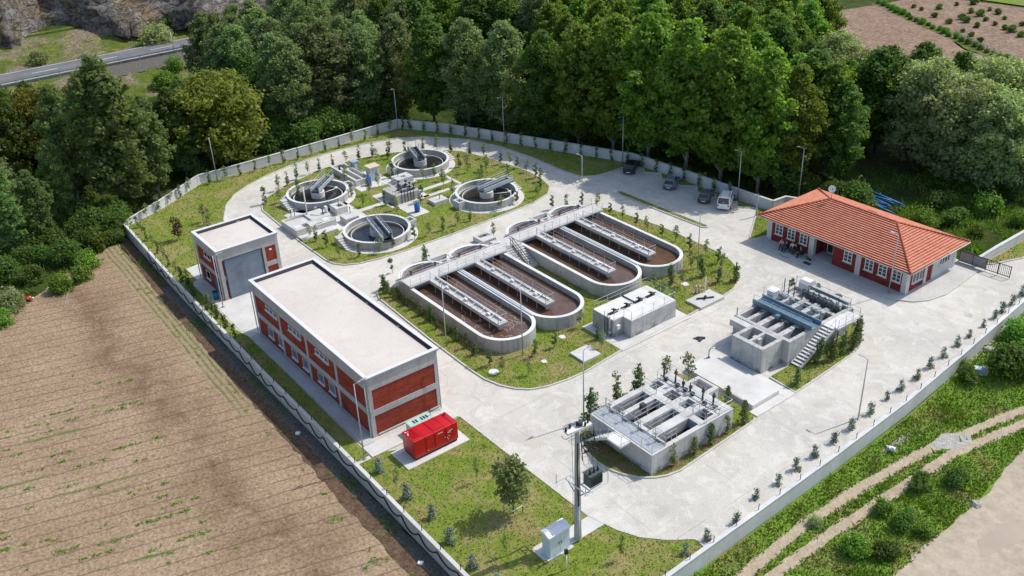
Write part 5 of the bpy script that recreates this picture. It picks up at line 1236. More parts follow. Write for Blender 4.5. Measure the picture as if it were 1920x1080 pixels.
for i in range(30):
    for _ in range(30):
        x, y = rnd.uniform(-186, -141), rnd.uniform(2, 60)
        wx, wy = x * math.cos(-HEAD) - y * math.sin(-HEAD), x * math.sin(-HEAD) + y * math.cos(-HEAD); px = 960 + FPX * wx / (wy * math.cos(PITCH) + CAMH * math.sin(PITCH))
        if -40 < px < 480 and not (225 < px < 440 and x < -160): break
    k = rnd.choice(['blue', 'dark', 'dark', 'blue', 'grey']); far = (-x - 141) / 45
    plant(k, x, y, ground_z(x, y) - .1, rnd.uniform(11, 14) * (1 - .42 * far), {'blue': 'bluish poplar in the thick of the left woods', 'dark': 'dark tree in the thick of the left woods', 'grey': 'grey-green tree in the thick of the left woods'}[k], {'blue': 'bluish poplars in the left woods', 'dark': 'dark trees in the left woods', 'grey': 'grey trees in the left woods'}[k], wide=1.25)
for px, py in [(225, 425), (190, 440), (150, 450), (205, 405), (110, 470), (80, 490), (175, 470), (130, 490), (50, 500), (20, 520), (215, 440), (95, 450), (240, 400), (160, 425), (60, 470)]:
    x, y = at(px, py, -.9); plant('shrub', x, y, -1.1, rnd.uniform(2.4, 4.2), 'dark shrub in the thicket between the field corner and the left edge', 'thicket at the field corner', 'shrub')
for i in range(22):
    x, y = rnd.uniform(-168, -136), rnd.uniform(4, 40)
    if x > -141 and y > 27: continue
    plant('shrub', x, y, ground_z(x, y) - .1, rnd.uniform(2.5, 4), 'dark shrub under the trees of the left woods', 'undergrowth of the left woods', 'shrub')
# --- front row of the big wood, each placed by its foot and height
for px, py, h, k, w, lab in [
  (560, 255, 17, 'grey', 1.1, 'big grey-green poplar nearest the left bend of the back wall'),
  (625, 235, 18.5, 'grey', 1.35, 'broadest grey-green poplar, left of the back corner lamp'),
  (690, 225, 17, 'grey', 1.1, 'grey-green poplar just left of the back corner lamp'),
  (755, 215, 18, 'grey', 1.0, 'slim grey-green poplar right behind the back corner lamp'),
  (815, 229, 19, 'dark', 1.05, 'dark tree behind the corner of the back wall'),
  (880, 236, 19, 'grey', 1.05, 'grey-green poplar with a pale trunk left of the pale lamp post'),
  (950, 246, 19, 'grey', 1.1, 'tall grey-green poplar behind the pale lamp post'),
  (1020, 259, 18.5, 'dark', 1.05, 'dark tree right of the pale lamp post'),
  (1085, 272, 20, 'bright', 1.05, 'bright green poplar left of the forest lamp'),
  (1150, 283, 22, 'bright', 1.1, 'bright green poplar beside the forest lamp'),
  (1215, 299, 23, 'bright', 1.15, 'bright green poplar behind the dark parked car'),
  (1285, 319, 23, 'bright', 1.1, 'bright green poplar behind the grey-blue parked car'),
  (1350, 340, 23, 'bright', 1.1, 'bright green poplar behind the white van'),
  (1420, 358, 21, 'bright', 1.1, 'bright green poplar behind the car park lamp'),
  (1480, 352, 18, 'bright', 1.1, 'bright green poplar left of the office lamp'),
  (1545, 330, 17, 'bright', 1.05, 'bright green poplar behind the dish aerial'),
  (1625, 290, 16.5, 'dark', 1.15, 'dark tree behind the blue pipe stack'),
  (1720, 312, 16.5, 'willow', 1.0, 'pale willow right of the blue pipe stack'),
  (1785, 335, 15.5, 'willow', 1.1, 'broad pale willow behind the right end of the office'),
  (1850, 350, 14.5, 'willow', 1.05, 'pale willow over the gate'),
  (1915, 345, 14.5, 'willow', 1.1, 'pale willow cut by the right picture edge'),
  (1640, 285, 16.5, 'dark', 1.2, 'dark tree rising behind the willows'),
  (1710, 262, 15.5, 'dark', 1.2, 'dark tree with a pointed top behind the first willow'),
  (1775, 275, 15, 'dark', 1.25, 'dark round tree above the broad willow by the brown field'),
  (1840, 292, 15.5, 'willow', 1.1, 'grey willow rising above the gate willow'),
  (1905, 300, 15, 'willow', 1.1, 'grey willow at the right picture edge against the brown field'),
]:
    x, y = at(px, py, -.6); plant(k, x, y, ground_z(x, y) - .1, h, lab, 'trees along the forest edge', wide=w)
# --- the wood behind: individuals on an uneven grid
taken = []
def inside_wood(x, y):
    if x < -196 or x > -52: return False
    if x < -182: return y > 84
    if x < -146: return y > 60
    if y < 104: return False
    lim = 158 - .42 * (x + 135)          # far edge of the wood by the fields
    return y < lim
cnt = 0
for i in range(24):
    for j in range(20):
        x = -198 + 6.6 * i + rnd.uniform(-2.2, 2.2); y = 62 + 6.6 * j + rnd.uniform(-2.2, 2.2)
        if not inside_wood(x, y): continue
        # keep the front row's own ground free
        if x > -146 and y < 106 + max(0, (-x - 98)) * -.28 + 3: continue
        if -150 < x <= -137 and y < 100: continue
        wx, wy = x * math.cos(-HEAD) - y * math.sin(-HEAD), x * math.sin(-HEAD) + y * math.cos(-HEAD)
        px = 960 + FPX * wx / (wy * math.cos(PITCH) + CAMH * math.sin(PITCH))
        if px > 2100 or px < 380 or (px > 1590 and y < 130): continue
        k = 'grey' if px < 720 else rnd.choice(['grey', 'dark', 'grey', 'bright']) if px < 1040 else rnd.choice(['bright', 'bright', 'bright', 'dark']) if px < 1560 else rnd.choice(['dark', 'willow', 'willow'])
        h = rnd.uniform(16, 20) if px < 1560 else rnd.uniform(12.5, 15)
        lab = {'grey': 'grey-green poplar deep in the wood behind the back wall', 'dark': 'dark broadleaf tree deep in the wood behind the back wall', 'bright': 'bright green poplar deep in the wood behind the car park', 'willow': 'pale willow deep in the wood behind the office'}[k]
        plant(k, x, y, ground_z(x, y) - .1, h, lab, {'grey': 'grey poplars deep in the wood', 'dark': 'dark trees deep in the wood', 'bright': 'bright poplars deep in the wood', 'willow': 'willows deep in the wood'}[k], wide=rnd.uniform(.95, 1.2)); cnt += 1
# --- undergrowth along the outside of the back walls
for i in range(34):
    u = i / 33
    if u < .42: a = u / .42; x, y = -141.5 - rnd.uniform(0, 6), 44 + 40 * a
    else:
        a = (u - .42) / .58; x = -133 + 66 * a; y = 88 + 17 * min(1, a * 1.6) + rnd.uniform(1, 5)
    plant('shrub', x, y, ground_z(x, y) - .1, rnd.uniform(3, 5.0), 'dark shrub of the undergrowth just outside the back wall', 'undergrowth behind the back wall', 'shrub')
# --- bushes on the road bank, verge and field corner
for px, py, h, k, lab in [(70, 118, 3.0, 'bushs', 'grey-green round bush on the far roadside meadow'), (300, 80, 4.6, 'bushs', 'large silvery bush at the foot of the cliff'), (318, 60, 3.5, 'bushd', 'dark bush behind the silvery cliff-foot bush'), (310, 170, 3.2, 'bush', 'bright green bush below the guard rail'), (335, 150, 2.6, 'bush', 'smaller bright bush beside the guard rail'), (120, 545, 2.2, 'bush', 'yellow-green bush at the field corner'), (155, 525, 2.0, 'bush', 'bright bush beside the yellow-green field corner bush'), (20, 580, 2.6, 'bushs', 'grey twiggy bush with pale stems at the left field edge'), (5, 610, 2.0, 'bush', 'green bush at the left picture edge below the twiggy bush'), (170, 500, 2.2, 'bush', 'green bush near the wall corner of the field'), (375, 335, 2.0, 'bush', 'small round bush outside the left boundary wall'), (60, 530, 2.4, 'bushd', 'dark bush behind the twiggy bush at the field edge'), (215, 455, 2.0, 'bushd', 'dark bush at the outer wall corner'),
  (1600, 1035, 1.7, 'bush', 'bright yellow-green bush between track and dirt road'), (1660, 1040, 1.6, 'bushd', 'dark bush beside the bright yellow-green bush'), (1690, 985, 1.6, 'bushd', 'middle dark bush by the dirt road edge'), (1655, 960, 1.3, 'bush', 'low green bush just above the middle dark bush'), (1725, 915, 1.6, 'bushd', 'dark round bush left of the upper pair beside the track'), (1790, 905, 1.7, 'bushd', 'dark round bush right of the upper pair beside the track'), (1730, 1000, 1.2, 'bush', 'low bush at the dirt road margin'), (1530, 985, .9, 'bushs', 'small grey bush between the two wheel tracks'), (1890, 700, 3.6, 'bushd', 'tall dark bush on the right verge by the wall'), (1815, 715, 1.7, 'bushd', 'small dark bush left of the tall dark verge bush'), (1905, 640, 2.4, 'bush', 'green bush above the tall dark verge bush'), (1700, 720, .9, 'bushs', 'low grey bush against the white wall'), (1800, 690, 1.2, 'bush', 'low green bush on the verge near the white wall'), (1400, 850, 0, None, '')]:
    if k:
        x, y = at(px, py, -.95 if py > 130 else 3.0); plant(k, x, y, ground_z(x, y) - .05, h, lab, None, 'bush')
for px, py, h, k in [(1730, 425, 2.6, 'bush'), (1790, 420, 2.4, 'bushd'), (1850, 400, 2.8, 'bush'), (1890, 370, 2.6, 'bushd'), (1910, 420, 1.8, 'bush'), (1830, 440, 1.6, 'bush'), (1760, 390, 2.6, 'bushd')]:
    x, y = at(px, py, -.9); plant(k, x, y, ground_z(x, y) - .05, h, 'leafy bush in the green strip behind the office and gate', 'bushes behind the office', 'bush')
# orchard saplings of the far field
for px, py in [(1713, 14), (1728, 19), (1752, 32), (1761, 17), (1779, 44), (1803, 36), (1811, 42), (1805, 60), (1821, 68), (1821, 24), (1838, 30), (1838, 78), (1831, 51), (1848, 39), (1856, 20), (1871, 26), (1865, 47), (1884, 55), (1897, 60), (1914, 69), (1916, 48), (1884, 36), (1793, 10), (1826, 8)]:
    x, y = at(px, py, .2); plant('bushd', x, y, .15, rnd.uniform(.8, 1.6), 'young fruit bush standing in the brown orchard field', 'fruit bushes of the far orchard', 'bush')
for i in range(26):
    u = i / 25; x = -131 + 48 * u; y = 208 - 26 * u + rnd.uniform(-.6, .6); plant('bush', x, y, .1, rnd.uniform(.8, 1.4), 'leafy clump in the green hedge between the two far fields', 'hedge between the far fields', 'bush')

# ---------------------------------------------------------------- planted saplings
SAPH = {'column': 2.3, 'leafy': 2.6, 'spiral': 2.0, 'conifer': 2.6, 'silver': 1.5, 'ball': 2.1, 'tuft': 1.0}
def sapling(name, kind, seed, H, Rc, base, n, size, prof, leaf, tr, nc, rc, limbs=5):
    p = tree_model(name, seed, H, Rc, base, n, size, prof, leaf, M['bark'], tr, nc, rc, limbs=limbs); PROTO[(kind, len([k for k in PROTO if k[0] == kind]))] = p
for s_ in range(2):
    sapling('sapling', 'column', 81 + s_, 2.3, .27, .25, 330, .12, colp, M['lf_conifer'], .03, 24, .55)
    sapling('sapling', 'leafy', 83 + s_, 2.6, .46, .7, 250, .13, roundp, M['lf_sap'], .028, 22, .40, 8)
    sapling('sapling', 'conifer', 85 + s_, 2.6, .58, .1, 700, .13, conep, M['lf_conifer'], .04, 40, .34, 8)
    sapling('young_conifer', 'silver', 87 + s_, 1.5, .46, .05, 420, .12, conep, M['lf_silver'], .03, 26, .45, 6)
def spiral():
    Cn = [(.17 * math.cos(a), .17 * math.sin(a), .55 + 1.35 * i / 23) for i, a in enumerate([k * .62 for k in range(24)])]; Rd = [.17 * (1 - .45 * i / 23) for i in range(24)]
    t = thing('topiary', None, None); V, F = leaf_cloud(Cn, Rd, 620, .09, 3); np_mesh('crown', V, F, M['lf_conifer'], t)
    m = MB(); m.tube([(0, 0, -.1), (0, 0, 1.9)], .035, 6, .015); m.build('trunk', M['bark'], t, False); PROTO[('spiral', 0)] = t
    t = thing('topiary', None, None); V, F = leaf_cloud([(0, 0, 1.75), (.1, 0, 1.0), (-.08, .05, .7)], [.34, .16, .18], 700, .09, 4); np_mesh('crown', V, F, M['lf_conifer'], t)
    m = MB(); m.tube([(0, 0, -.1), (0, 0, 1.8)], .035, 6, .02); m.build('trunk', M['bark'], t, False); PROTO[('ball', 0)] = t
spiral()
def row(pts, kinds, label, group, h=(1.9, 2.7), cat='sapling', z=.08, jit=.0, wide=1.0):
    for i, (x, y) in enumerate(pts):
        k = kinds[i % len(kinds)] if isinstance(kinds, (list, tuple)) else kinds
        hh = rnd.uniform(*h) * (SAPH[k] / 2.9 if k in ('silver',) else .92)
        plant(k, x + rnd.uniform(-jit, jit), y + rnd.uniform(-jit, jit), z, hh, label[k] if isinstance(label, dict) else label, group, cat, wide)
LC = 'narrow dark sapling'; LF = 'thin leafy sapling'
row([(-122.9, 47.8), (-126.2, 51.4), (-126.9, 53.2), (-128.3, 55.3), (-128.9, 57.6), (-128.8, 59.4), (-128.9, 62), (-128.9, 64.2), (-128.7, 66.4), (-128.2, 68.6), (-127.2, 71.2), (-126.2, 73.4), (-124.8, 75.9), (-123.4, 77.6), (-121.4, 79.1), (-118.2, 80.4), (-115.6, 81.1)], ['column', 'leafy', 'column'], {'column': 'narrow dark sapling on the outer lawn edge along the curved back road', 'leafy': 'thin leafy sapling on the outer lawn edge along the curved back road'}, 'saplings along the curved back road', (2.2, 3.1))
row([(-111.8, 81.6), (-110.5, 82.3), (-108.6, 82.3), (-106.4, 82.4), (-103.9, 82.1), (-102.2, 81.8), (-99.9, 79.8), (-98.4, 78.0), (-98.3, 74.3), (-98.2, 71.4)], ['spiral', 'leafy', 'spiral', 'leafy'], {'spiral': 'dark spiral topiary on the right edge of the settling tank lawn', 'leafy': 'thin leafy sapling on the right edge of the settling tank lawn'}, 'saplings on the right edge of the tank lawn', (2.0, 2.7))
row([(-98.1, 66.0), (-98.3, 64.2), (-98.2, 61.8), (-98.1, 59.4), (-98.4, 57.4), (-98.4, 54.0), (-98.1, 51.8), (-99.1, 49.4), (-100.3, 47.4), (-104.3, 47.6), (-106.8, 47.4), (-108.2, 47.2)], ['column', 'leafy', 'column', 'leafy', 'spiral'], {'column': 'narrow dark sapling along the near edge of the settling tank lawn', 'leafy': 'thin leafy sapling along the near edge of the settling tank lawn', 'spiral': 'dark spiral topiary along the near edge of the settling tank lawn'}, 'saplings along the near edge of the tank lawn', (2.1, 2.9))
row([(-126.6, 68.3), (-125.8, 70.1), (-121.3, 62.0 - 2.2), (-117.0, 63.0), (-118.6, 66.5), (-120.2, 67.1), (-114.3, 69.2), (-115.0, 71.6), (-112.6, 71.2), (-110.0, 69.8), (-115.2, 76.4), (-112.4, 75.9), (-111.0, 78.2), (-116.6, 58.2), (-115.6, 60.6), (-112.2, 57.6), (-110.6, 60.2), (-108.3, 60.4), (-107.0, 60.0), (-108.1, 64.6), (-106.8, 69.2), (-107.5, 74.6), (-109.5, 76.4), (-106.0, 78.8), (-121.8, 49.4), (-122.0, 52.4)], ['leafy', 'column', 'leafy'], {'leafy': 'thin leafy sapling on the grass between the settling tanks', 'column': 'narrow dark sapling on the grass between the settling tanks'}, 'saplings between the settling tanks', (2.2, 3.2))
row([(-92.5, 50.4), (-91.9, 68.0 - 2.6), (-92.3, 55.2)], ['ball', 'leafy', 'conifer'], {'ball': 'round-headed topiary on the road behind the nearer basin', 'leafy': 'thin leafy sapling on the small green patch between the basins', 'conifer': 'dark bushy sapling on the road behind the nearer basin'}, None, (2.2, 2.6), z=.02)
row([(-93.6, 76.7), (-93.0, 78.8), (-91.6, 80.2)], ['spiral', 'column'], {'spiral': 'dark spiral topiary at the back corner of the farther basin', 'column': 'narrow dark sapling at the back corner of the farther basin'}, 'saplings at the back corner of the farther basin', (2.0, 2.4), z=.02)
row([(-89.4, 81.2), (-86.8, 81.2), (-84.6, 81.5), (-82.1, 81.4), (-79.9, 81.5), (-77.3, 81.5), (-75.3, 81.9), (-72.4, 81.3), (-70.2, 81.8), (-67.9, 81.3), (-66.4, 80.4)], ['leafy', 'spiral', 'leafy', 'spiral'], {'leafy': 'thin leafy sapling in the row beside the farther basin and car park road', 'spiral': 'dark spiral topiary in the row beside the farther basin and car park road'}, 'row of saplings beside the farther basin', (2.1, 2.7))
row([(-68.9, 77.8), (-66.8, 77.5), (-66.7, 74.1), (-64.5, 77.9), (-64.9, 70.6), (-68.0, 73.4), (-68.4, 71.2), (-63.4, 79.4), (-66.0, 69.9)], ['leafy', 'conifer'], {'leafy': 'leafy sapling on the lawn in front of the farther basin', 'conifer': 'dark bushy sapling on the lawn in front of the farther basin'}, 'saplings in front of the farther basin', (2.2, 3.1))
row([(-89.6, 47.4), (-88.6, 47.2), (-87.6, 46.9), (-86.3, 47.5), (-84.6, 47.2), (-83.2, 47.5), (-81.4, 47.3), (-79.7, 47.4), (-77.9, 47.2), (-76.2, 47.4), (-74.4, 47.3), (-72.6, 47.3), (-70.8, 47.1)], ['conifer', 'conifer', 'column'], {'conifer': 'dark bushy sapling planted along the long wall of the nearer basin', 'column': 'narrow dark sapling planted along the long wall of the nearer basin'}, 'saplings along the nearer basin wall', (1.7, 2.4))
row([(-68.1, 47.1), (-66.3, 47.4), (-64.1, 49.0), (-66.5, 51.7), (-66.3, 54.2), (-67.6, 59.0), (-63.0, 57.9), (-64.6, 58.8)], ['spiral', 'leafy', 'leafy', 'column'], {'spiral': 'dark spiral topiary on the lawn in front of the nearer basin', 'leafy': 'thin leafy sapling on the lawn in front of the nearer basin', 'column': 'narrow dark sapling on the lawn in front of the nearer basin'}, 'saplings in front of the nearer basin', (1.9, 2.6))
row([(-54.6, 48.9), (-54.9, 52.6), (-54.6, 55.0), (-54.2, 58.4), (-52.9, 60.4)], ['conifer', 'column', 'conifer', 'leafy', 'leafy'], 'green sapling against the road side of the screen chamber', 'saplings on the road side of the screen chamber', (3.2, 4.4))
row([(-48.0, 60.5), (-45.0, 59.2), (-44.85, 56.9), (-44.9, 54.6), (-44.8, 52.3), (-44.8, 49.9)], ['conifer', 'conifer', 'column'], {'conifer': 'dark bushy conifer in the bed along the right face of the screen chamber', 'column': 'narrow dark conifer in the bed along the right face of the screen chamber'}, 'conifers in the screen chamber bed', (2.2, 2.9))
row([(-45.6, 67.9), (-46.6, 72.3), (-46.2, 74.0), (-46.1, 75.8), (-46.4, 78.7), (-45.9, 77.2), (-47.0, 79.6)], 'conifer', 'dark conifer on the planted strip below the grit chamber stair', 'conifers below the grit chamber stair', (2.0, 3.3))
row([(-51.2, 82.0), (-57.0, 81.5), (-54.3, 82.4), (-49.2, 81.0)], ['ball', 'conifer', 'conifer', 'ball'], {'ball': 'round-headed dark topiary behind the grit chamber', 'conifer': 'dark conifer behind the grit chamber'}, 'topiaries behind the grit chamber', (2.4, 3.0))
row([(-37.55, 52.1), (-37.5, 54.9), (-37.7, 57.6), (-37.8, 60.2), (-37.95, 63.1), (-38.1, 65.9), (-38.3, 69.2), (-38.6, 72.3), (-38.65, 74.6), (-38.75, 77.4), (-39.0, 80.1), (-39.15, 82.9), (-39.4, 85.8), (-39.5, 88.3), (-39.65, 91.2), (-39.8, 93.7), (-39.9, 95.6), (-40.1, 97.9), (-40.4, 100.5), (-36.9, 45.4), (-36.8, 42.9), (-36.7, 48.6)], 'silver', 'young blue-grey conifer leaning along the inside of the white wall', 'young conifers along the white wall', (1.7, 2.6), z=.02)
row([(-61.0, 29.6), (-53.0, 30.0), (-49.7, 29.5), (-46.3, 29.3), (-43.4, 29.6), (-56.5, 29.7)], ['silver'], 'silvery young conifer on the front lawn beside the field wall', 'silvery conifers on the front lawn', (2.6, 3.4))
row([(-54.2, 35.4), (-45.7, 32.1), (-39.7, 38.7), (-58.0, 29.6)], 'leafy', 'almost bare thin sapling standing on the front lawn', 'thin saplings on the front lawn', (2.6, 3.3), wide=.55)
PROTO[('yard', 0)] = tree_model('young_tree', 97, 6.0, 1.35, 1.7, 2300, .20, lambda u: .35 + .65 * math.sin(math.pi * min(1, u * .9 + .1)), M['lf_sap'], M['bark'], .06, 46, .34, limbs=9); SAPH['yard'] = 6.0
plant('yard', -49.2, 35.5, .08, 6.0, 'tallest young tree on the front lawn inside a white square frame', None, 'tree')
row([(-108.2, 29.8), (-106.0, 29.7), (-103.6, 29.4), (-99.3, 29.4), (-97.9, 29.5), (-96.4, 29.4), (-93.8, 29.3), (-91.4, 29.3)], ['conifer', 'column', 'conifer'], 'dark bushy sapling between the field wall and the brick garage', 'saplings between field wall and garage', (1.9, 2.9))
row([(-110.4, 29.8), (-113.0, 29.9), (-115.4, 30.1), (-117.8, 30.2), (-120.2, 30.4), (-122.6, 30.5), (-125.2, 30.7), (-127.6, 31.0), (-130.0, 33.0), (-131.2, 35.2), (-132.6, 37.4), (-133.8, 39.3), (-135.2, 41.4)], ['leafy', 'column'], 'thin sapling on the left lawn beside the wall', 'saplings along the left lawn wall', (1.9, 2.5))
row([(-122.9, 38.4), (-122.0, 38.9), (-118.2, 37.4)], 'leafy', 'leafy sapling in the middle of the left lawn', 'saplings in the left lawn', (2.6, 3.2))
PROTO[('bronze', 0)] = tree_model('sapling', 95, 3.4, .8, .9, 620, .17, roundp, M['lf_red'], M['bark'], .04, 26, .38, limbs=8); SAPH['bronze'] = 3.4
plant('bronze', -119.8, 33.8, .08, 3.5, 'bronze-leaved young tree on the left lawn', None, 'tree')
P = []
for i in range(15): P.append((-135.7 + rnd.uniform(-.1, .1), 44.6 + 2.45 * i))
row(P, ['column', 'leafy', 'column'], {'column': 'narrow dark sapling along the inside of the left back wall', 'leafy': 'thin leafy sapling along the inside of the left back wall'}, 'saplings along the left back wall', (2.0, 2.8))
P = []
WI = [(-136.0, 79.0), (-130.0, 82.2), (-114.1, 89.0), (-105.2, 92.6), (-98.0, 95.6), (-87.7, 96.5), (-78.4, 96.9)]
d = .8
for a, c in zip(WI[:-1], WI[1:]):
    A, C_ = Vector(a), Vector(c); L = (C_ - A).length
    while d < L: q = A.lerp(C_, d / L) + Vector((.3, .55)); P.append((q.x, q.y)); d += 2.65
    d -= L
row(P, 'column', 'narrow dark cypress sapling along the wall by the forest and car park', 'cypress saplings along the forest wall', (2.2, 2.9))
# unused prototypes are removed
for k, o in list(PROTO.items()):
    if k not in used:
        for c in list(o.children): bpy.data.objects.remove(c)
        bpy.data.objects.remove(o)

# ---------------------------------------------------------------- grass (uncountable): tufts on lawns, verge and field
def pip(poly, X, Y):
    ins = np.zeros(len(X), bool); n = len(poly); j = n - 1
    for i in range(n):
        xi, yi = poly[i]; xj, yj = poly[j]
        c = ((yi > Y) != (yj > Y)) & (X < (xj - xi) * (Y - yi) / (yj - yi + 1e-12) + xi); ins ^= c; j = i
    return ins
def tufts(name, polys, holes, dens, hgt, wid, z, mat, seed, patchy=0.0, lean=.5):
    g = np.random.RandomState(seed); PX = []
    for poly in polys:
        a = np.array(poly); lo, hi = a.min(0), a.max(0); n = int((hi - lo).prod() * dens); X = g.uniform(lo[0], hi[0], n); Y = g.uniform(lo[1], hi[1], n); k = pip(poly, X, Y)
        for h in holes: k &= ~pip(h, X, Y)
        if patchy:
            f = np.sin(X * .9 + 1.3 * np.sin(Y * .5)) + np.sin(Y * 1.1 + 1.7 * np.sin(X * .37)) + np.sin(X * .31 - Y * .43); k &= (f + g.normal(size=n) * .6) > patchy
        PX.append(np.stack([X[k], Y[k]], 1))
    p = np.concatenate(PX); n = len(p); th = g.uniform(0, 6.283, n); s = .5 + g.rand(n); h = hgt * s; w = wid * s
    dx, dy = np.cos(th), np.sin(th); lx, ly = g.normal(size=n) * lean * h, g.normal(size=n) * lean * h
    V = np.empty((n, 3, 3)); V[:, 0] = np.stack([p[:, 0] - dx * w, p[:, 1] - dy * w, np.full(n, z)], 1); V[:, 1] = np.stack([p[:, 0] + dx * w, p[:, 1] + dy * w, np.full(n, z)], 1); V[:, 2] = np.stack([p[:, 0] + lx, p[:, 1] + ly, z + h], 1)
    o = np_mesh(name, V.reshape(-1, 3), np.arange(3 * n).reshape(-1, 3), mat); o['kind'] = 'stuff'; o['label'] = 'rough grass'; return o
rect = lambda x0, y0, x1, y1: [(x0, y0), (x1, y0), (x1, y1), (x0, y1)]
lawn_holes = [stadium(-86.6, -71.75, 51.75, 3.6), stadium(-86.6, -71.75, 58.66, 3.6), stadium(-87.5, -72.65, 68.4, 3.6), stadium(-87.5, -72.65, 75.3, 3.6), rect(-67.7, 59.2, -61, 69.7), rect(-64.4, 54.5, -61.9, 57.1), rect(-64, 71.5, -61.5, 75.6), rect(-88.5, 62.1, -81.9, 65.1), rect(-82, 62.1, -71.9, 63.1)] + [circle(cx, cy, 5.4) for cx, cy in ((-102.8, 54.4), (-119.5, 54.4), (-102.9, 72.4), (-119.7, 72.1))] + [rect(-115, 60.4, -108.9, 66.9), rect(-117.5, 46, -107.9, 56.3), rect(-124, 60.1, -114.7, 68.5), rect(-109.1, 61.1, -104.3, 63.8), rect(-44.95, 33.9, -43.3, 40.4), rect(-53.2, 47.4, -45.1, 58), rect(-54.5, 61.3, -45, 66), rect(-112.1, 66.7, -111.1, 73), rect(-114.7, 72.3, -109.6, 73), rect(-109.7, 65.8, -108.8, 72.7), rect(-112, 56.5, -110.9, 61), rect(-62.6, 31.65, -59.35, 38.5), rect(-45.1, 34.1, -42.9, 36.9)]
tufts('lawn_grass', [LAWNS[k] for k in ('front', 'basin', 'bed', 'grit', 'wedge', 'island', 'patch')], lawn_holes, 34, .10, .05, .085, M['blade'], 1)
tufts('lawn_grass', [LAWNS[k] for k in ('back', 'clarifier', 'gate')], lawn_holes, 11, .11, .08, .085, M['blade'], 2)
verge = [(-35.3, 36), (-35.6, 49), (-35.9, 60), (-36.4, 72.6), (-37.3, 83.4), (-38.8, 98.6), (-39.6, 112), (-15, 112), (-20, 96), (-25.5, 84), (-27.2, 76), (-26.2, 66), (-25.6, 50), (-24.6, 38)]
def road_hole(T, w): return [(x - w, y) for x, y in T] + [(x + w, y) for x, y in T[::-1]]
tufts('verge_grass', [verge], [road_hole(T1, .42), road_hole(T2, .42), [(-33, 70), (-30, 71), (-30, 74), (-33, 74.5)]], 60, .20, .06, -.98, M['blade2'], 3)
tufts('verge_weeds', [verge], [road_hole(T1, .7), road_hole(T2, .7)], 22, .42, .09, -.98, M['lf_bush'], 4, 1.0)
tufts('wall_foot_weeds', [[(-128, 28.9), (-95, 28.0), (-60, 27.8), (-36, 27.6), (-36, 26.6), (-60, 26.9), (-90, 27.1), (-126, 27.6)]], [], 26, .34, .07, -.93, M['lf_dark'], 6, .8)
tufts('field_edge_weeds', [[(-135, 4), (-118.6, 6), (-118, 14), (-122, 19), (-126.3, 26), (-128.5, 29), (-138, 26), (-136, 14)]], [], 20, .45, .10, -1.0, M['lf_dark'], 7, .1)
tufts('meadow_grass', [[(-58, 103), (-48, 104), (-48, 128), (-75, 128), (-72, 106)]], [], 22, .45, .10, -1.0, M['lf_bush'], 8, -.2)
def weeds():
    g = random.Random(8); Cn = []; Rd = []
    for k in range(120):
        y = g.uniform(-2, 17); x0 = g.uniform(-98, -50); L = g.choice([0, 0, 1, 2, 3.5])
        for j in range(int(2 + L * 4)): s = g.uniform(-.5, .5) * L; Cn.append((x0 + .27 * s + g.uniform(-.12, .12), y + .963 * s + g.uniform(-.1, .1), -.9)); Rd.append(g.uniform(.10, .24))
    for k in range(70): x = g.uniform(-125, -40); Cn.append((x, g.uniform(24.5, 27.2), -.9)); Rd.append(g.uniform(.1, .35))
    for x, y in ((-59.4, 24.3), (-59.2, 23.8), (-58.9, 24.6), (-53, 24.2), (-52.6, 23.4), (-52.4, 24.4)):
        Cn.append((x, y, -.88)); Rd.append(.42)
    V, F = leaf_cloud(Cn, Rd, 9000, .11, 9, squash=.55); o = np_mesh('field_weeds', V, F, M['lf_bush']); o['kind'] = 'stuff'; o['label'] = 'scattered green weeds'
weeds()
def clods():
    g = np.random.RandomState(4); n = 26000; X = g.uniform(-128, -36, n); Y = g.uniform(-14, 27.6, n); k = pip(field, X, Y) | (Y > 25.5); X, Y = X[k], Y[k]; n = len(X)
    s = .03 + .07 * g.rand(n) ** 3; o = np.array([[1, 0, 0], [-.5, .8, 0], [-.5, -.8, 0], [0, 0, .9]])
    th = g.rand(n) * 6.28; c, s_ = np.cos(th), np.sin(th); V = np.empty((n, 4, 3))
    for i in range(4):
        V[:, i, 0] = X + s * (o[i, 0] * c - o[i, 1] * s_); V[:, i, 1] = Y + s * (o[i, 0] * s_ + o[i, 1] * c); V[:, i, 2] = -.935 + s * o[i, 2]
    b_ = (np.arange(n) * 4)[:, None, None]; F = (b_ + np.array([[0, 1, 3], [1, 2, 3], [2, 0, 3]])[None]).reshape(-1, 3)
    ob = np_mesh('soil_clods', V.reshape(-1, 3), F, m_soil('clod', (.19, .125, .08), (.33, .245, .17), 2)); ob['kind'] = 'stuff'; ob['label'] = 'dry clods of earth'
clods()
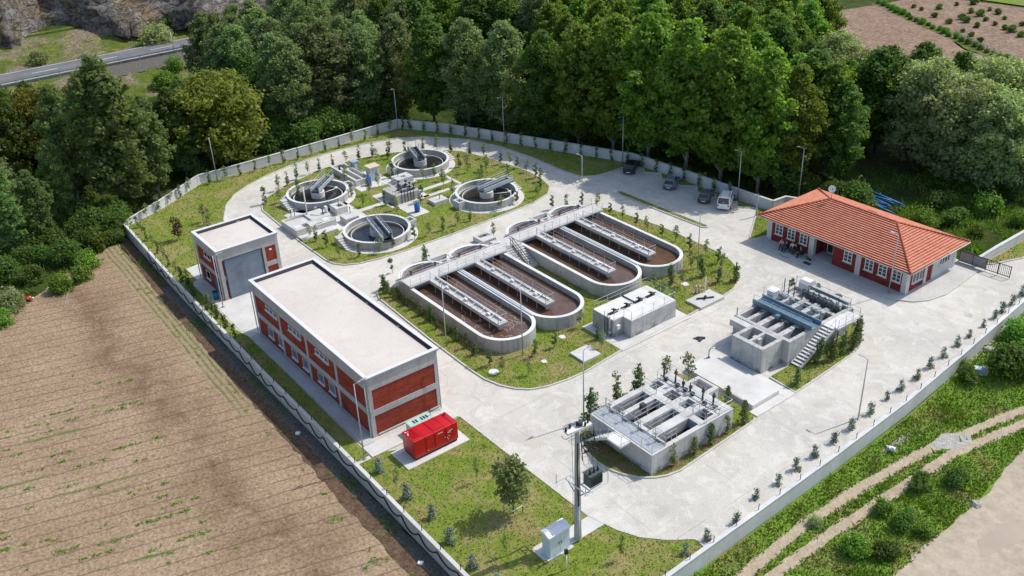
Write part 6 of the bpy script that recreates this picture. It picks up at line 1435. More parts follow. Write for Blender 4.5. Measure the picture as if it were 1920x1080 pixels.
def rocks():
    g = random.Random(6)
    for px, py, s, lab in [(1690, 752, .55, 'pale rock against the foot of the white wall'), (1668, 842, .42, 'lone pale boulder in the verge grass'), (1672, 848, .0, ''), (1822, 715, .6, 'big light stone beside the small dark bush'), (1835, 640, .8, 'largest pale rock on the rubble bank'), (1855, 655, .6, 'pale rock below the largest rock on the rubble bank'), (1660, 770, .4, 'small pale stone at the wall foot'), (1640, 790, .4, 'pale stone among weeds left of the small wall stone'), (1830, 945, .5, 'pale stone beside the dark round bushes'), (1450, 838 + 40, .0, '')]:
        if not s: continue
        x, y = at(px, py, -.9); b_ = bmesh.new(); bmesh.ops.create_icosphere(b_, subdivisions=2, radius=s)
        for v in b_.verts: v.co *= g.uniform(.75, 1.2); v.co.z *= .6
        me = bpy.data.meshes.new('rock'); b_.to_mesh(me); b_.free(); me.materials.append(M['rubble']); o = bpy.data.objects.new('rock', me); COL.objects.link(o); o.location = (x, y, -.9); tag(o, lab, 'rock')
    n = 420; V = []; F = []
    for k in range(n):
        c = g.choice([(-37.9, 74.5, .5, 3.5), (-38.4, 89, .9, 2.4), (-35.2, 68, .4, 1.2)]); x, y = c[0] + abs(g.gauss(0, c[2])), c[1] + g.gauss(0, c[3]); s = g.uniform(.05, .16)
        o_ = len(V)
        for dx, dy, dz in ((1, 0, 0), (-.5, .9, 0), (-.5, -.9, 0), (.1, .1, .9)): V.append((x + s * dx * g.uniform(.7, 1.3), y + s * dy * g.uniform(.7, 1.3), -.96 + s * dz))
        F += [(o_, o_ + 1, o_ + 3), (o_ + 1, o_ + 2, o_ + 3), (o_ + 2, o_, o_ + 3)]
    o = np_mesh('rubble', np.array(V), np.array(F), M['rubble']); o['kind'] = 'stuff'; o['label'] = 'loose pale rubble'
rocks()

# ================================================================ STREET FURNITURE AND MACHINES
def lamp(x, y, h, label, ang, arm=.9, group='street lamps of the plant', z=0.0):
    t = thing('street_lamp', label, 'street lamp', (x, y, z), R(ang), group)
    m = MB(); m.tube([(0, 0, 0), (0, 0, h)], .075, 7, .045); m.build('pole', M['steel'], t, False)
    m = MB(); m.cyl(0, 0, 0, .06, .2, 8); m.build('base_plate', M['steel'], t, False)
    m = MB(); m.tube([(0, 0, h - .05), (arm * .55, 0, h + .07)], .035, 6); m.build('arm', M['steel'], t, False)
    m = MB(); m.box(arm * .5, -.09, h + .05, arm * .5 + .5, .09, h + .11); hd = m.build('lamp_head', M['steel'], t, False)
    m = MB(); m.box(arm * .5 + .06, -.07, h + .032, arm * .5 + .45, .07, h + .048); m.build('lens', M['glass_blue'], hd, False)
    return t
lamp(-78.6, 97.0 + .5, 7.2, 'lamp post beside the wall behind the white van', 200)
lamp(-73.4, 104.0, 7.4, 'lamp post behind the left corner of the orange roof', 200)
lamp(-38.6, 67.7, 6.6, 'lamp post inside the white wall opposite the inlet slab', 180)
lamp(-136.3, 78.3, 7.3, 'lamp post at the back corner of the boundary wall', -60)
lamp(-136.2, 46.0, 7.0, 'lamp post by the left back wall under the olive tree', -20)
lamp(-92.1, 80.9, 7.2, 'lamp post at the back corner of the farther basin', 190)
lamp(-50.2, 90.0, 7.3, 'lamp post standing right in front of the office windows', 180, z=.115)
lamp(-118.7, 87.6, 7.7, 'pale lamp post on the back lawn by the curved wall', -90)
lamp(-54.8, 48.2, 8.0, 'lamp post at the left corner of the screen chamber', 90)
lamp(-99.4, 95.5, 7.4, 'lamp post by the forest wall near the dark parked car', -90)
lamp(-67.4, 50.9, 7.9, 'lamp post rising in front of the rounded end of the nearer basin', 180)
lamp(-74.2, 45.9, 8.0, 'lamp post at the lawn edge above the long building roof', 0)
lamp(-68.6, 78.6, 7.2, 'lamp post at the rounded end of the farther basin', 190)
lamp(-63.5, 29.6, 8.2, 'lamp post in front of the near corner of the long building', 90, 1.4)
lamp(-98.6, 31.0, 6.7, 'lamp post in front of the garage corner', 90, 1.4)
t = thing('wooden_post', 'short grey post on the grass wedge by the office corner', 'post', (-73.6, 95.2, 0)); m = MB(); m.tube([(-73.6, 95.4, 0), (-73.6, 95.4, 3.2)], .10, 6); m.build('shaft', M['steel'], t); m = MB(); m.box(-73.72, 95.3, 3.2, -73.48, 95.5, 3.3); m.build('cap', M['darkmetal'], t)

# ---- red generator set
GX0, GX1, GY0, GY1 = -62.0, -60.0, 32.85, 37.55
t = thing('generator_set', 'bright red enclosed generator on a pale pad by the long building', 'generator', (-61, 35.2, 0))
m = MB(); m.box(-62.5, 31.75, .09, -59.45, 38.4, .17); m.build('pad', M['slab'], t)
m = MB(); m.box(GX0 + .1, GY0 + .1, .17, GX1 - .1, GY1 - .1, .42); m.build('skid', M['black'], t)
m = MB(); m.box(GX0, GY0, .42, GX1, GY1, 2.3); bd = m.build('enclosure', M['red'], t)
bv = bd.modifiers.new('bevel', 'BEVEL'); bv.width = .05; bv.segments = 2
m = MB()
for y in (34.05, 35.0, 36.2, 37.0): m.box(GX0 - .012, y - .02, .5, GX1 + .012, y + .02, 2.312)
m.box(GX0 - .01, GY0 + .05, 1.0, GX0 - .002, GY1 - .05, 1.04); m.build('panel_seam', M['redtrim'], t)
for y0, y1 in ((34.1, 34.95), (35.05, 36.15), (36.25, 36.95)):
    m = MB(); m.box(GX1 + .002, y0 + .06, .62, GX1 + .03, y1 - .06, 2.1); d_ = m.build('door', M['red'], t)
    m = MB(); m.box(GX1 + .03, y1 - .2, 1.25, GX1 + .06, y1 - .12, 1.4); m.build('handle', M['darkmetal'], d_)
m = MB()
for k in range(7): m.box(GX0 + .22 + .2 * k, GY0 + .25, 2.302, GX0 + .36 + .2 * k, GY0 + .95, 2.325)
m.build('top_grille', M['redtrim'], t)
for y0, y1, zz in ((37.1, 37.45, 2.33), (35.1, 36.1, 2.34)): m = MB(); m.box(GX0 + .25, y0, 2.302, GX1 - .25, y1, zz); m.build('roof_panel', M['red'], t)
m = MB(); m.strip([(GX0 + .25, 33.0), (GX0 + .5, 33.18), (GX0 + .85, 33.02)], .09, 2.304, 2.316); m.strip([(GX0 + .2, 33.2), (GX0 + .55, 33.36)], .07, 2.304, 2.316); m.build('white_emblem', M['white'], t)
m = MB()
for y, z, w in ((35.35, 1.95, .55), (36.55, 1.75, .42), (36.42, 1.60, .30)): m.box(GX1 + .031, y, z, GX1 + .04, y + w, z + .05)
for y, z in ((34.2, .7), (36.1, 1.2), (36.3, 1.05), (36.5, 1.2), (36.4, .9)): m.box(GX1 + .031, y, z, GX1 + .045, y + .07, z + .07)
m.build('white_decal', M['white'], t)
m = MB(); m.cyl(-61.6, 37.2, 2.3, 2.55, .09, 8); m.build('exhaust', M['darkmetal'], t)
t = thing('switchgear_box', 'mint green cabinet with dark vents behind the red generator', 'cabinet', (-63.6, 35.8, 0))
m = MB(); m.box(-64.2, 34.55, .12, -63.2, 36.95, 1.25); m.build('case', M['mint'], t)
m = MB(); m.box(-64.24, 34.5, 1.25, -63.15, 37.0, 1.31); lid = m.build('lid', M['mint'], t)
m = MB()
for k in range(6):
    if k != 2: m.box(-63.95, 35.05 + .28 * k, 1.312, -63.45, 35.22 + .28 * k, 1.325)
m.build('vent', M['darkmetal'], lid)
m = MB(); m.tube([(-63.6, 36.9, 1.3), (-63.6, 36.9, 2.1)], .03, 5); m.build('aerial', M['black'], t)

# ---- transformer pole
PX, PY = -43.55, 37.65
t = thing('transformer_pole', 'concrete power pole with crossarm, insulators and grey transformer on the front lawn', 'power pole', (PX, PY, 0))
m = MB(); a = .24; b2 = .12
m.add([(PX + s * a * .8, PY + q * a, 0) for s, q in ((-1, -1), (1, -1), (1, 1), (-1, 1))] + [(PX + s * b2, PY + q * b2, 11.0) for s, q in ((-1, -1), (1, -1), (1, 1), (-1, 1))], [(0, 1, 5, 4), (1, 2, 6, 5), (2, 3, 7, 6), (3, 0, 4, 7), (4, 5, 6, 7)]); m.build('shaft', M['conc_wall'], t)
d = Vector((.10, .995, 0)); nn = Vector((-.995, .10, 0)); P0 = Vector((PX, PY, 0))
def rel(u, v, z): q = P0 + d * u + nn * v; return (q.x, q.y, z)
m = MB(); m.obox(*rel(.1, 0, 0)[:2], 10.9, 11.1, 2.2, .55, math.atan2(d.y, d.x)); m.build('crossarm', M['white'], t)
for u, v in ((-1.0, 0), (.1, .15), (1.0, 0), (-.5, .2), (.6, -.2)):
    m = MB(); q = rel(u, v, 0); m.cyl(q[0], q[1], 11.1, 11.2, .07, 8); m.cyl(q[0], q[1], 11.2, 11.5, .10, 8, .05); m.build('insulator', M['black'], t)
m = MB(); q = rel(.3, .0, 0); m.cyl(q[0], q[1], 11.2, 11.5, .2, 10); m.build('surge_unit', M['darkmetal'], t)
m = MB(); m.tube([rel(-1.1, -.2, 10.6), rel(-1.4, -.2, 10.8), rel(-1.5, -.2, 11.1)], .035, 5); m.tube([rel(-1.1, -.2, 10.6), rel(0, 0, 10.5)], .04, 5); m.build('bracket', M['steel'], t)
for k in range(3):
    for j in range(3):
        m = MB(); a_ = rel(.35 + .35 * k, -.25 - .1 * j, 10.1 - .55 * j); b_ = rel(.75 + .35 * k, -.35 - .1 * j, 9.95 - .55 * j); m.tube([a_, b_], .085, 7); m.build('fuse_cutout', M['black'], t)
m = MB()
for j in range(3): m.tube([rel(.2, -.2 - .1 * j, 9.9 - .55 * j), rel(1.6, -.4 - .1 * j, 9.9 - .55 * j)], .04, 5)
m.tube([rel(.1, -.3, 10.6), rel(.15, -.5, 8.2)], .04, 5); m.tube([rel(1.3, -.3, 10.6), rel(1.35, -.5, 8.4)], .04, 5); m.build('fuse_frame', M['darkmetal'], t)
# platform beams and transformer
pz = 5.6
for y in (PY - .24, PY + .24):
    m = MB(); m.tube([(PX - 1.1, y, pz), (PX + 1.45, y, pz)], .07, 4); m.build('platform_beam', M['white'], t)
m = MB()
m.tube([(PX - 1.1, PY - 1.25, pz + .12), (PX - 1.1, PY + .35, pz + .12)], .075, 4); m.tube([(PX + 1.45, PY - .5, pz + .12), (PX + 1.45, PY + 1.9, pz + .12)], .075, 4); m.tube([(PX + .2, PY + .24, pz + .02), (PX + .2, PY + 1.6, pz + .02)], .06, 4); m.tube([(PX + 1.1, PY + .24, pz + .02), (PX + 1.1, PY + 1.6, pz + .02)], .06, 4)
for x, y in ((-1.1, -1.2), (1.45, 1.85), (1.45, -.45)): m.tube([(PX + x, PY + y, pz + .1), (PX + x, PY + y, pz + 1.0)], .03, 5)
m.tube([(PX + .1, PY, 4.5), (PX + 1.2, PY + .24, pz)], .05, 5); m.tube([(PX - .1, PY, 4.5), (PX - .9, PY - .24, pz)], .05, 5); m.build('platform', M['steel'], t)
TX, TY = PX + .66, PY + 1.0
m = MB(); m.box(TX - .40, TY - .62, pz + .08, TX + .40, TY + .62, pz + 1.12); tx = m.build('transformer', plain('transformer_grey', (.12, .155, .155), .5), t)
m = MB(); m.box(TX - .45, TY - .67, pz + 1.12, TX + .45, TY + .67, pz + 1.19)
for k in range(9): m.box(TX + .40, TY - .55 + .13 * k, pz + .22, TX + .54, TY - .515 + .13 * k, pz + 1.02)
m.build('cooling_fin', plain('transformer_dark', (.07, .095, .095), .5), tx)
for k in range(3): m = MB(); m.cyl(TX + .12, TY - .4 + .4 * k, pz + 1.19, pz + 1.62, .09, 8, .05); m.build('bushing', M['black'], t)
for k in range(4): m = MB(); m.tube([(TX - .2, TY - .42 + .24 * k, pz + 1.17), (TX - .25, TY - .42 + .24 * k, pz + 1.45)], .03, 5); m.build('low_voltage_bushing', M['steel'], t)
m = MB(); m.tube([rel(-.1, -.25, 9.8), rel(-.25, -.35, 7.5), rel(-.15, -.3, 5.2), rel(-.12, -.32, 3.6)], .05, 6); m.build('cable', M['black'], t)
m = MB(); m.tube([rel(-.15, -.33, 3.7), rel(-.15, -.33, .1)], .10, 6); m.build('cable_cover', M['paleblue'], t)
m = MB(); m.tube([rel(-.5, .0, 10.8), rel(-.75, -.5, 7.0), rel(-.8, -.5, 2.5)], .02, 4)
for k, u in enumerate((.5, .9, 1.3)): m.tube([rel(u, -.35, 9.6), (TX + .12, TY - .4 + .4 * k, pz + 1.6)], .015, 4)
m.tube([rel(1.2, -.2, 10.5), (PX + 1.45, PY + 1.85, pz + 1.0)], .015, 4); m.build('wire', M['black'], t)
m = MB(); m.tube([rel(.32, .1, 0), rel(.32, .1, 1.6)], .07, 6); m.build('earth_duct', M['black'], t)
# ---- metering cabinet and little meter post
t = thing('metering_cabinet', 'pale blue-grey metal cabinet with a pitched lid at the foot of the power pole', 'cabinet', (-43.7, 35.45, 0))
M['cabinet'] = plain('cabinet_paint', (.60, .68, .73), .35, 0, .5, .06, 1)
m = MB(); m.box(-44.1, 34.45, .10, -43.2, 36.5, 2.2); m.build('case', M['cabinet'], t)
m = MB(); v = [(x, y, z) for y in (34.36, 36.58) for x, z in ((-44.2, 2.2), (-43.12, 2.2), (-43.12, 2.30), (-43.66, 2.52), (-44.2, 2.42))]
m.add(v, [(4, 3, 2, 1, 0), (5, 6, 7, 8, 9)] + [(i, (i + 1) % 5, 5 + (i + 1) % 5, 5 + i) for i in range(5)]); m.build('lid', M['white'], t)
for k in range(2):
    m = MB(); m.box(-43.2, 34.52 + k * 1.0, .2, -43.175, 35.44 + k * 1.0, 2.12); d_ = m.build('door', M['cabinet'], t)
    m = MB(); m.box(-43.175, 35.36 + .22 * k, 1.15, -43.14, 35.42 + .22 * k, 1.35); m.build('handle', M['darkmetal'], d_)
m = MB(); m.box(-45.0, 34.2, .095, -43.0, 36.8, .125); m.build('plinth', M['slab'], t)
mx, my = -41.55, 34.75
t = thing('meter_post', 'slim white post with a black box in front of the metal cabinet', 'meter post', (mx, my, 0))
m = MB(); m.tube([(mx, my, 0), (mx, my, 1.75)], .055, 7); m.build('post', M['white'], t); m = MB(); m.box(mx - .12, my - .12, 1.75, mx + .12, my + .12, 2.15); m.build('meter_box', M['black'], t)
t = thing('tree_guard', 'white square frame round the stem of the tallest front lawn tree', 'tree guard', (-49.2, 35.5, .6))
m = MB(); m.tube([(-49.75, 34.95, .9), (-48.65, 34.95, .9), (-48.65, 36.05, .9), (-49.75, 36.05, .9), (-49.75, 34.95, .9)], .04, 5); m.build('frame', M['white'], t)
for sx, sy in ((-1, -1), (1, 1)): m = MB(); m.tube([(-49.2 + .55 * sx, 35.5 + .55 * sy, .05), (-49.2 + .55 * sx, 35.5 + .55 * sy, .9)], .03, 5); m.build('stake', M['bark'], t)
# ---- blue pipes stacked behind the office
r = random.Random(12)
for k in range(15):
    x, y = -66.0 + r.uniform(-1.2, 1.4), 109.2 + .55 * (k % 8) + r.uniform(-.15, .15); L = r.uniform(5.5, 7.5); a_ = R(-8 + r.uniform(-9, 9)); z = -.35 + .25 * (k // 8) + .3 * r.random()
    t_ = MB(); dx, dy = math.cos(a_) * L / 2, math.sin(a_) * L / 2; t_.tube([(x - dx, y - dy, z), (x + dx, y + dy, z + r.uniform(-.1, .3))], .11, 7)
    tag(t_.build('blue_pipe', M['bluepipe']), 'long blue pipe in the loose stack behind the office roof', 'pipe', 'blue pipes stacked behind the office')
# ---- odd bits: pale mats on the lawn, drain grates, red sprayer, stakes
for x, y, s_, nm, lab in ((-66.9, 46.7, .55, 'manhole_cover', 'round white manhole cover on the lawn corner by the long building'), (-67.4, 56.3, .5, 'stone_slab', 'pale stone slab on the lawn just in front of the nearer basin'), (-65.0, 51.8, .42, 'stone_slab', 'small pale stone slab in the middle of the lawn before the nearer basin'), (-66.8, 74.6, .6, 'stone_slab', 'pale stone slab on the lawn in front of the farther basin')):
    m = MB()
    if nm == 'manhole_cover': m.cyl(x, y, .09, .17, s_, 14, s_ * .95)
    else: m.prism([(x + s_ * math.cos(a_) * f_, y + s_ * math.sin(a_) * f_ * .8) for a_, f_ in ((.2, 1), (1.1, .8), (2.0, 1.05), (3.0, .85), (4.1, 1.0), (5.2, .9))], .08, .15)
    tag(m.build(nm, M['conc_rim']), lab, nm.replace('_', ' '))
m = MB(); m.box(-61.2, 88.9, .116, -60.2, 89.5, .128); m.build('drain_grate', M['darkmetal'])['category'] = 'drain'; tag(bpy.data.objects['drain_grate'], 'dark drain grate in the pavement before the office entrance', 'drain')
m = MB(); m.cyl(-41.9, 92.3, .0, .012, .45, 14); tag(m.build('manhole_cover', M['conc_wall']), 'round grey manhole cover in the road near the white wall', 'manhole cover')
t = thing('red_sprayer', 'small red can lying at the upper edge of the ploughed field', 'can', (-118.0, 13.9, -.9))
m = MB(); m.tube([(-118.3, 13.5, -.6), (-117.7, 14.3, -.55)], .28, 9); m.build('can', M['red'], t); m = MB(); m.tube([(-117.7, 14.3, -.55), (-117.5, 14.5, -.5)], .1, 7); m.build('cap', M['white'], t)
m = MB(); m.tube([(-117.7, 13.4, -.88), (-114.8, 11.6, -.89), (-112.6, 9.4, -.88), (-111.5, 8.0, -.88)], .045, 5); tag(m.build('hose', M['darksoil']), 'thin dark line trailing from the red can across the soil', 'hose')  # dark line on the soil, drawn as a thin tube
m = MB(); m.tube([(-118.6, 19.0, -.85), (-113.0, 16.8, -.85)], .05, 5); tag(m.build('pole_on_ground', M['palebark']), 'thin pale pole lying in the weeds at the field corner', 'pole')
for x, y, lab in ((-72.0, 27.1, 'white rag lying at the foot of the field wall near the building'), (-50.2, 26.9, 'white rag on the dark strip at the lower part of the field wall')):
    m = MB(); m.obox(x, y, -.9, -.72, .42, .3, .7); m.obox(x + .1, y + .1, -.72, -.64, .2, .18, .2); tag(m.build('rag', M['white']), lab, 'rag')
m = MB(); x, y = at(1672, 846, -.9); m.obox(x, y, -.75, -.5, .5, .35, .4); m.obox(x + .05, y, -.5, -.42, .3, .2, .1); tag(m.build('bag', M['white']), 'white plastic bag in the grass above the dirt track', 'bag')
x, y = at(1838, 700, -.9); m = MB(); m.obox(x, y, -.9, -.3, 1.3, .7, .5); m.obox(x + .3, y + .2, -.3, -.1, .6, .4, .2); tag(m.build('sack', M['paleblue']), 'crumpled pale sheet lying between the verge bushes', 'sheet')
# far field wire fence
t = thing('wire_fence', 'low grey wire fence along the edge of the far orchard', 'fence', (-95, 187, .2))
A, B = Vector((-104.5, 193.4, .2)), Vector((-60, 170, .2)); m = MB()
for k in range(24): q = A.lerp(B, k / 23); m.tube([q, q + Vector((0, 0, 1.3))], .06, 4)
o = m.build('post', M['bark'], t); o['kind'] = 'stuff'
m = MB()
for z in (.5, .9, 1.25): m.tube([A + Vector((0, 0, z)), B + Vector((0, 0, z))], .03, 4)
m.build('wire', M['steel'], t)

# ================================================================ VEHICLES (local +X = nose)
def car(label, x, y, ang, L, W, H, paint, kind='hatch', zroof=None, name='parked_car', cat='car'):
    t = thing(name, label, cat, (x, y, .0), R(ang))
    van = kind == 'van'; suv = kind == 'suv'
    zb, belt = .24, (.98 if not van else 1.05) * (1.06 if suv else 1); h2 = W / 2
    # lower body: stations from tail to nose (x, half width, bottom, shoulder height)
    st = [(-L / 2, h2 * .84, zb + .16, belt * .80), (-L / 2 + .10, h2 * .93, zb + .04, belt * .95), (-L / 2 + .5, h2 * .99, zb, belt), (-L * .1, h2, zb, belt), (L * .18, h2, zb, belt * .99), (L * .30, h2 * .98, zb, belt * .93), (L / 2 - .3, h2 * .93, zb + .03, belt * .80), (L / 2 - .05, h2 * .82, zb + .10, belt * .66), (L / 2, h2 * .72, zb + .2, belt * .55)]
    m = MB(); V = []
    for xx, w, z0, z1 in st:
        V += [(xx, -w * .92, z0), (xx, -w, z0 + (z1 - z0) * .45), (xx, -w * .97, z1 - .06), (xx, -w * .88, z1), (xx, w * .88, z1), (xx, w * .97, z1 - .06), (xx, w, z0 + (z1 - z0) * .45), (xx, w * .92, z0)]
    k = 8; F = [(i * k + j, i * k + (j + 1) % k, (i + 1) * k + (j + 1) % k, (i + 1) * k + j) for i in range(len(st) - 1) for j in range(k)]
    F = [f[::-1] for f in F] + [tuple(range(k)), tuple(range(len(V) - 1, len(V) - 1 - k, -1))]
    m.add(V, F, False); body = m.build('body', paint, t, False)
    # glasshouse and roof
    xr0, xr1 = (-L / 2 + .08, L * .22) if not van else (-L / 2 + .06, L * .30); xf0, xf1 = (-L / 2 + .42, L * .04) if not van else (-L / 2 + .16, L * .12)
    if kind == 'sedan': xr0, xf0 = -L / 2 + .75, -L / 2 + 1.25
    wb, wt = h2 * .86, h2 * (.70 if not van else .78); zt = H - .05
    def ghouse(e, zz): return [(xr0 - e, -wb - e, belt - .02), (xr1 + e, -wb - e, belt - .02), (xr1 + e, wb + e, belt - .02), (xr0 - e, wb + e, belt - .02), (xf0 - e, -wt - e, zz), (xf1 + e, -wt - e, zz), (xf1 + e, wt + e, zz), (xf0 - e, wt + e, zz)]
    m = MB(); m.add(ghouse(0, zt), [(0, 1, 5, 4), (1, 2, 6, 5), (2, 3, 7, 6), (3, 0, 4, 7), (4, 5, 6, 7)]); m.build('window', M['glass'], t, False)
    m = MB(); q = ghouse(0, zt); e = .03
    m.add([(xf0 - .06, -wt - e, zt - .02), (xf1 + .06, -wt - e, zt - .02), (xf1 + .06, wt + e, zt - .02), (xf0 - .06, wt + e, zt - .02), (xf0 + .1, -wt * .86, H), (xf1 - .12, -wt * .86, H), (xf1 - .12, wt * .86, H), (xf0 + .1, wt * .86, H)], [(0, 1, 5, 4), (1, 2, 6, 5), (2, 3, 7, 6), (3, 0, 4, 7), (4, 5, 6, 7), (3, 2, 1, 0)])
    roof = m.build('roof', paint, t, False)
    m = MB()
    for a, b_ in ((0, 4), (1, 5), (2, 6), (3, 7)): m.tube([q[a], q[b_]], .055, 5)
    for s_ in (-1, 1):
        for f in ((.42, .40) if not van else (.36, .70)):
            xa, xb = xr0 + (xr1 - xr0) * f, xf0 + (xf1 - xf0) * f; m.tube([(xa, s_ * (wb + .005), belt - .02), (xb, s_ * (wt + .005), zt)], .045, 5)
    if van:
        for s_ in (-1, 1): m.add([(xr0, s_ * (wb + .012), belt), (xr0 + (xr1 - xr0) * .36, s_ * (wb + .012), belt), (xf0 + (xf1 - xf0) * .36, s_ * (wt + .012), zt), (xf0, s_ * (wt + .012), zt)], [(0, 1, 2, 3) if s_ < 0 else (3, 2, 1, 0)])
    m.build('pillar', paint, t, False)
    for xx in (-L * .31, L * .31):
        for s_ in (-1, 1):
            m = MB(); yy = s_ * (h2 - .09); m.tube([(xx, yy - .10, .31), (xx, yy + .10, .31)], .31, 14); wh = m.build('wheel', M['black'], t, False)
            m = MB(); m.tube([(xx, yy + s_ * .10, .31), (xx, yy + s_ * .115, .31)], .19, 12); m.build('rim', M['steel'], wh, False)
    lampm = bpy.data.materials.get('tail_lamp') or plain('tail_lamp', (.14, .012, .010), .3); headm = bpy.data.materials.get('head_lamp') or plain('head_lamp', (.62, .64, .65), .15)
    for s_ in (-1, 1):
        m = MB(); m.box(-L / 2 - .012, s_ * h2 * .74 - .12, belt * .62, -L / 2 + .10, s_ * h2 * .74 + .12, belt * .62 + .20); m.build('tail_light', lampm, t, False)
        m = MB(); m.box(L / 2 - .16, s_ * h2 * .62 - .16, belt * .58, L / 2 - .01, s_ * h2 * .62 + .16, belt * .58 + .15); m.build('headlight', headm, t, False)
        m = MB(); m.obox(L * .17, s_ * (h2 + .07), belt, belt + .15, .12, .2); m.build('mirror', M['black'], t, False)
    m = MB(); m.box(-L / 2 - .05, -h2 * .80, .34, -L / 2 + .05, h2 * .80, .54); bp = m.build('rear_bumper', M['darkmetal'] if not van else paint, t, False)
    m = MB(); m.box(L / 2 - .06, -h2 * .70, .30, L / 2 + .04, h2 * .70, .50); m.build('front_bumper', M['darkmetal'], t, False)
    m = MB(); m.box(-L / 2 - .065, -.26, .56 if van else .42, -L / 2 - .052, .26, .67 if van else .53); m.build('number_plate', M['white'], t, False)
    if van:
        m = MB(); m.box(-L / 2 - .0, -.05, belt + .14, -L / 2 + .06, .05, belt + .24); m.build('badge', M['white'], t, False)
        m = MB()
        for s_ in (-1, 1): m.tube([(xf0 + .3, s_ * wt * .8, H + .03), (xf1 - .2, s_ * wt * .8, H + .03)], .025, 5)
        m.build('roof_rail', M['darkmetal'], t, False)
    return t
def paint(name, c): t_ = NT(name); t_.b.inputs['Coat Weight'].default_value = .5; t_.b.inputs['Coat Roughness'].default_value = .1; return t_.done(c, .35, .2, .5)
car('very dark maroon estate car parked nearest the back lawn', -96.65, 94.75, 122, 4.5, 1.78, 1.55, paint('maroon_paint', (.025, .010, .012)), 'suv')
car('grey-blue hatchback parked second from the back lawn', -88.5, 94.75, 122, 4.1, 1.74, 1.48, paint('greyblue_paint', (.22, .27, .29)), 'hatch')
car('brownish grey car parked just left of the white van', -82.0, 94.85, 122, 4.1, 1.72, 1.46, paint('taupe_paint', (.15, .145, .135)), 'hatch')
car('white passenger van with dark windows in the car park', -78.85, 95.3, 122, 4.45, 1.86, 1.92, paint('white_car_paint', (.86, .86, .85)), 'van', name='parked_van', cat='van')

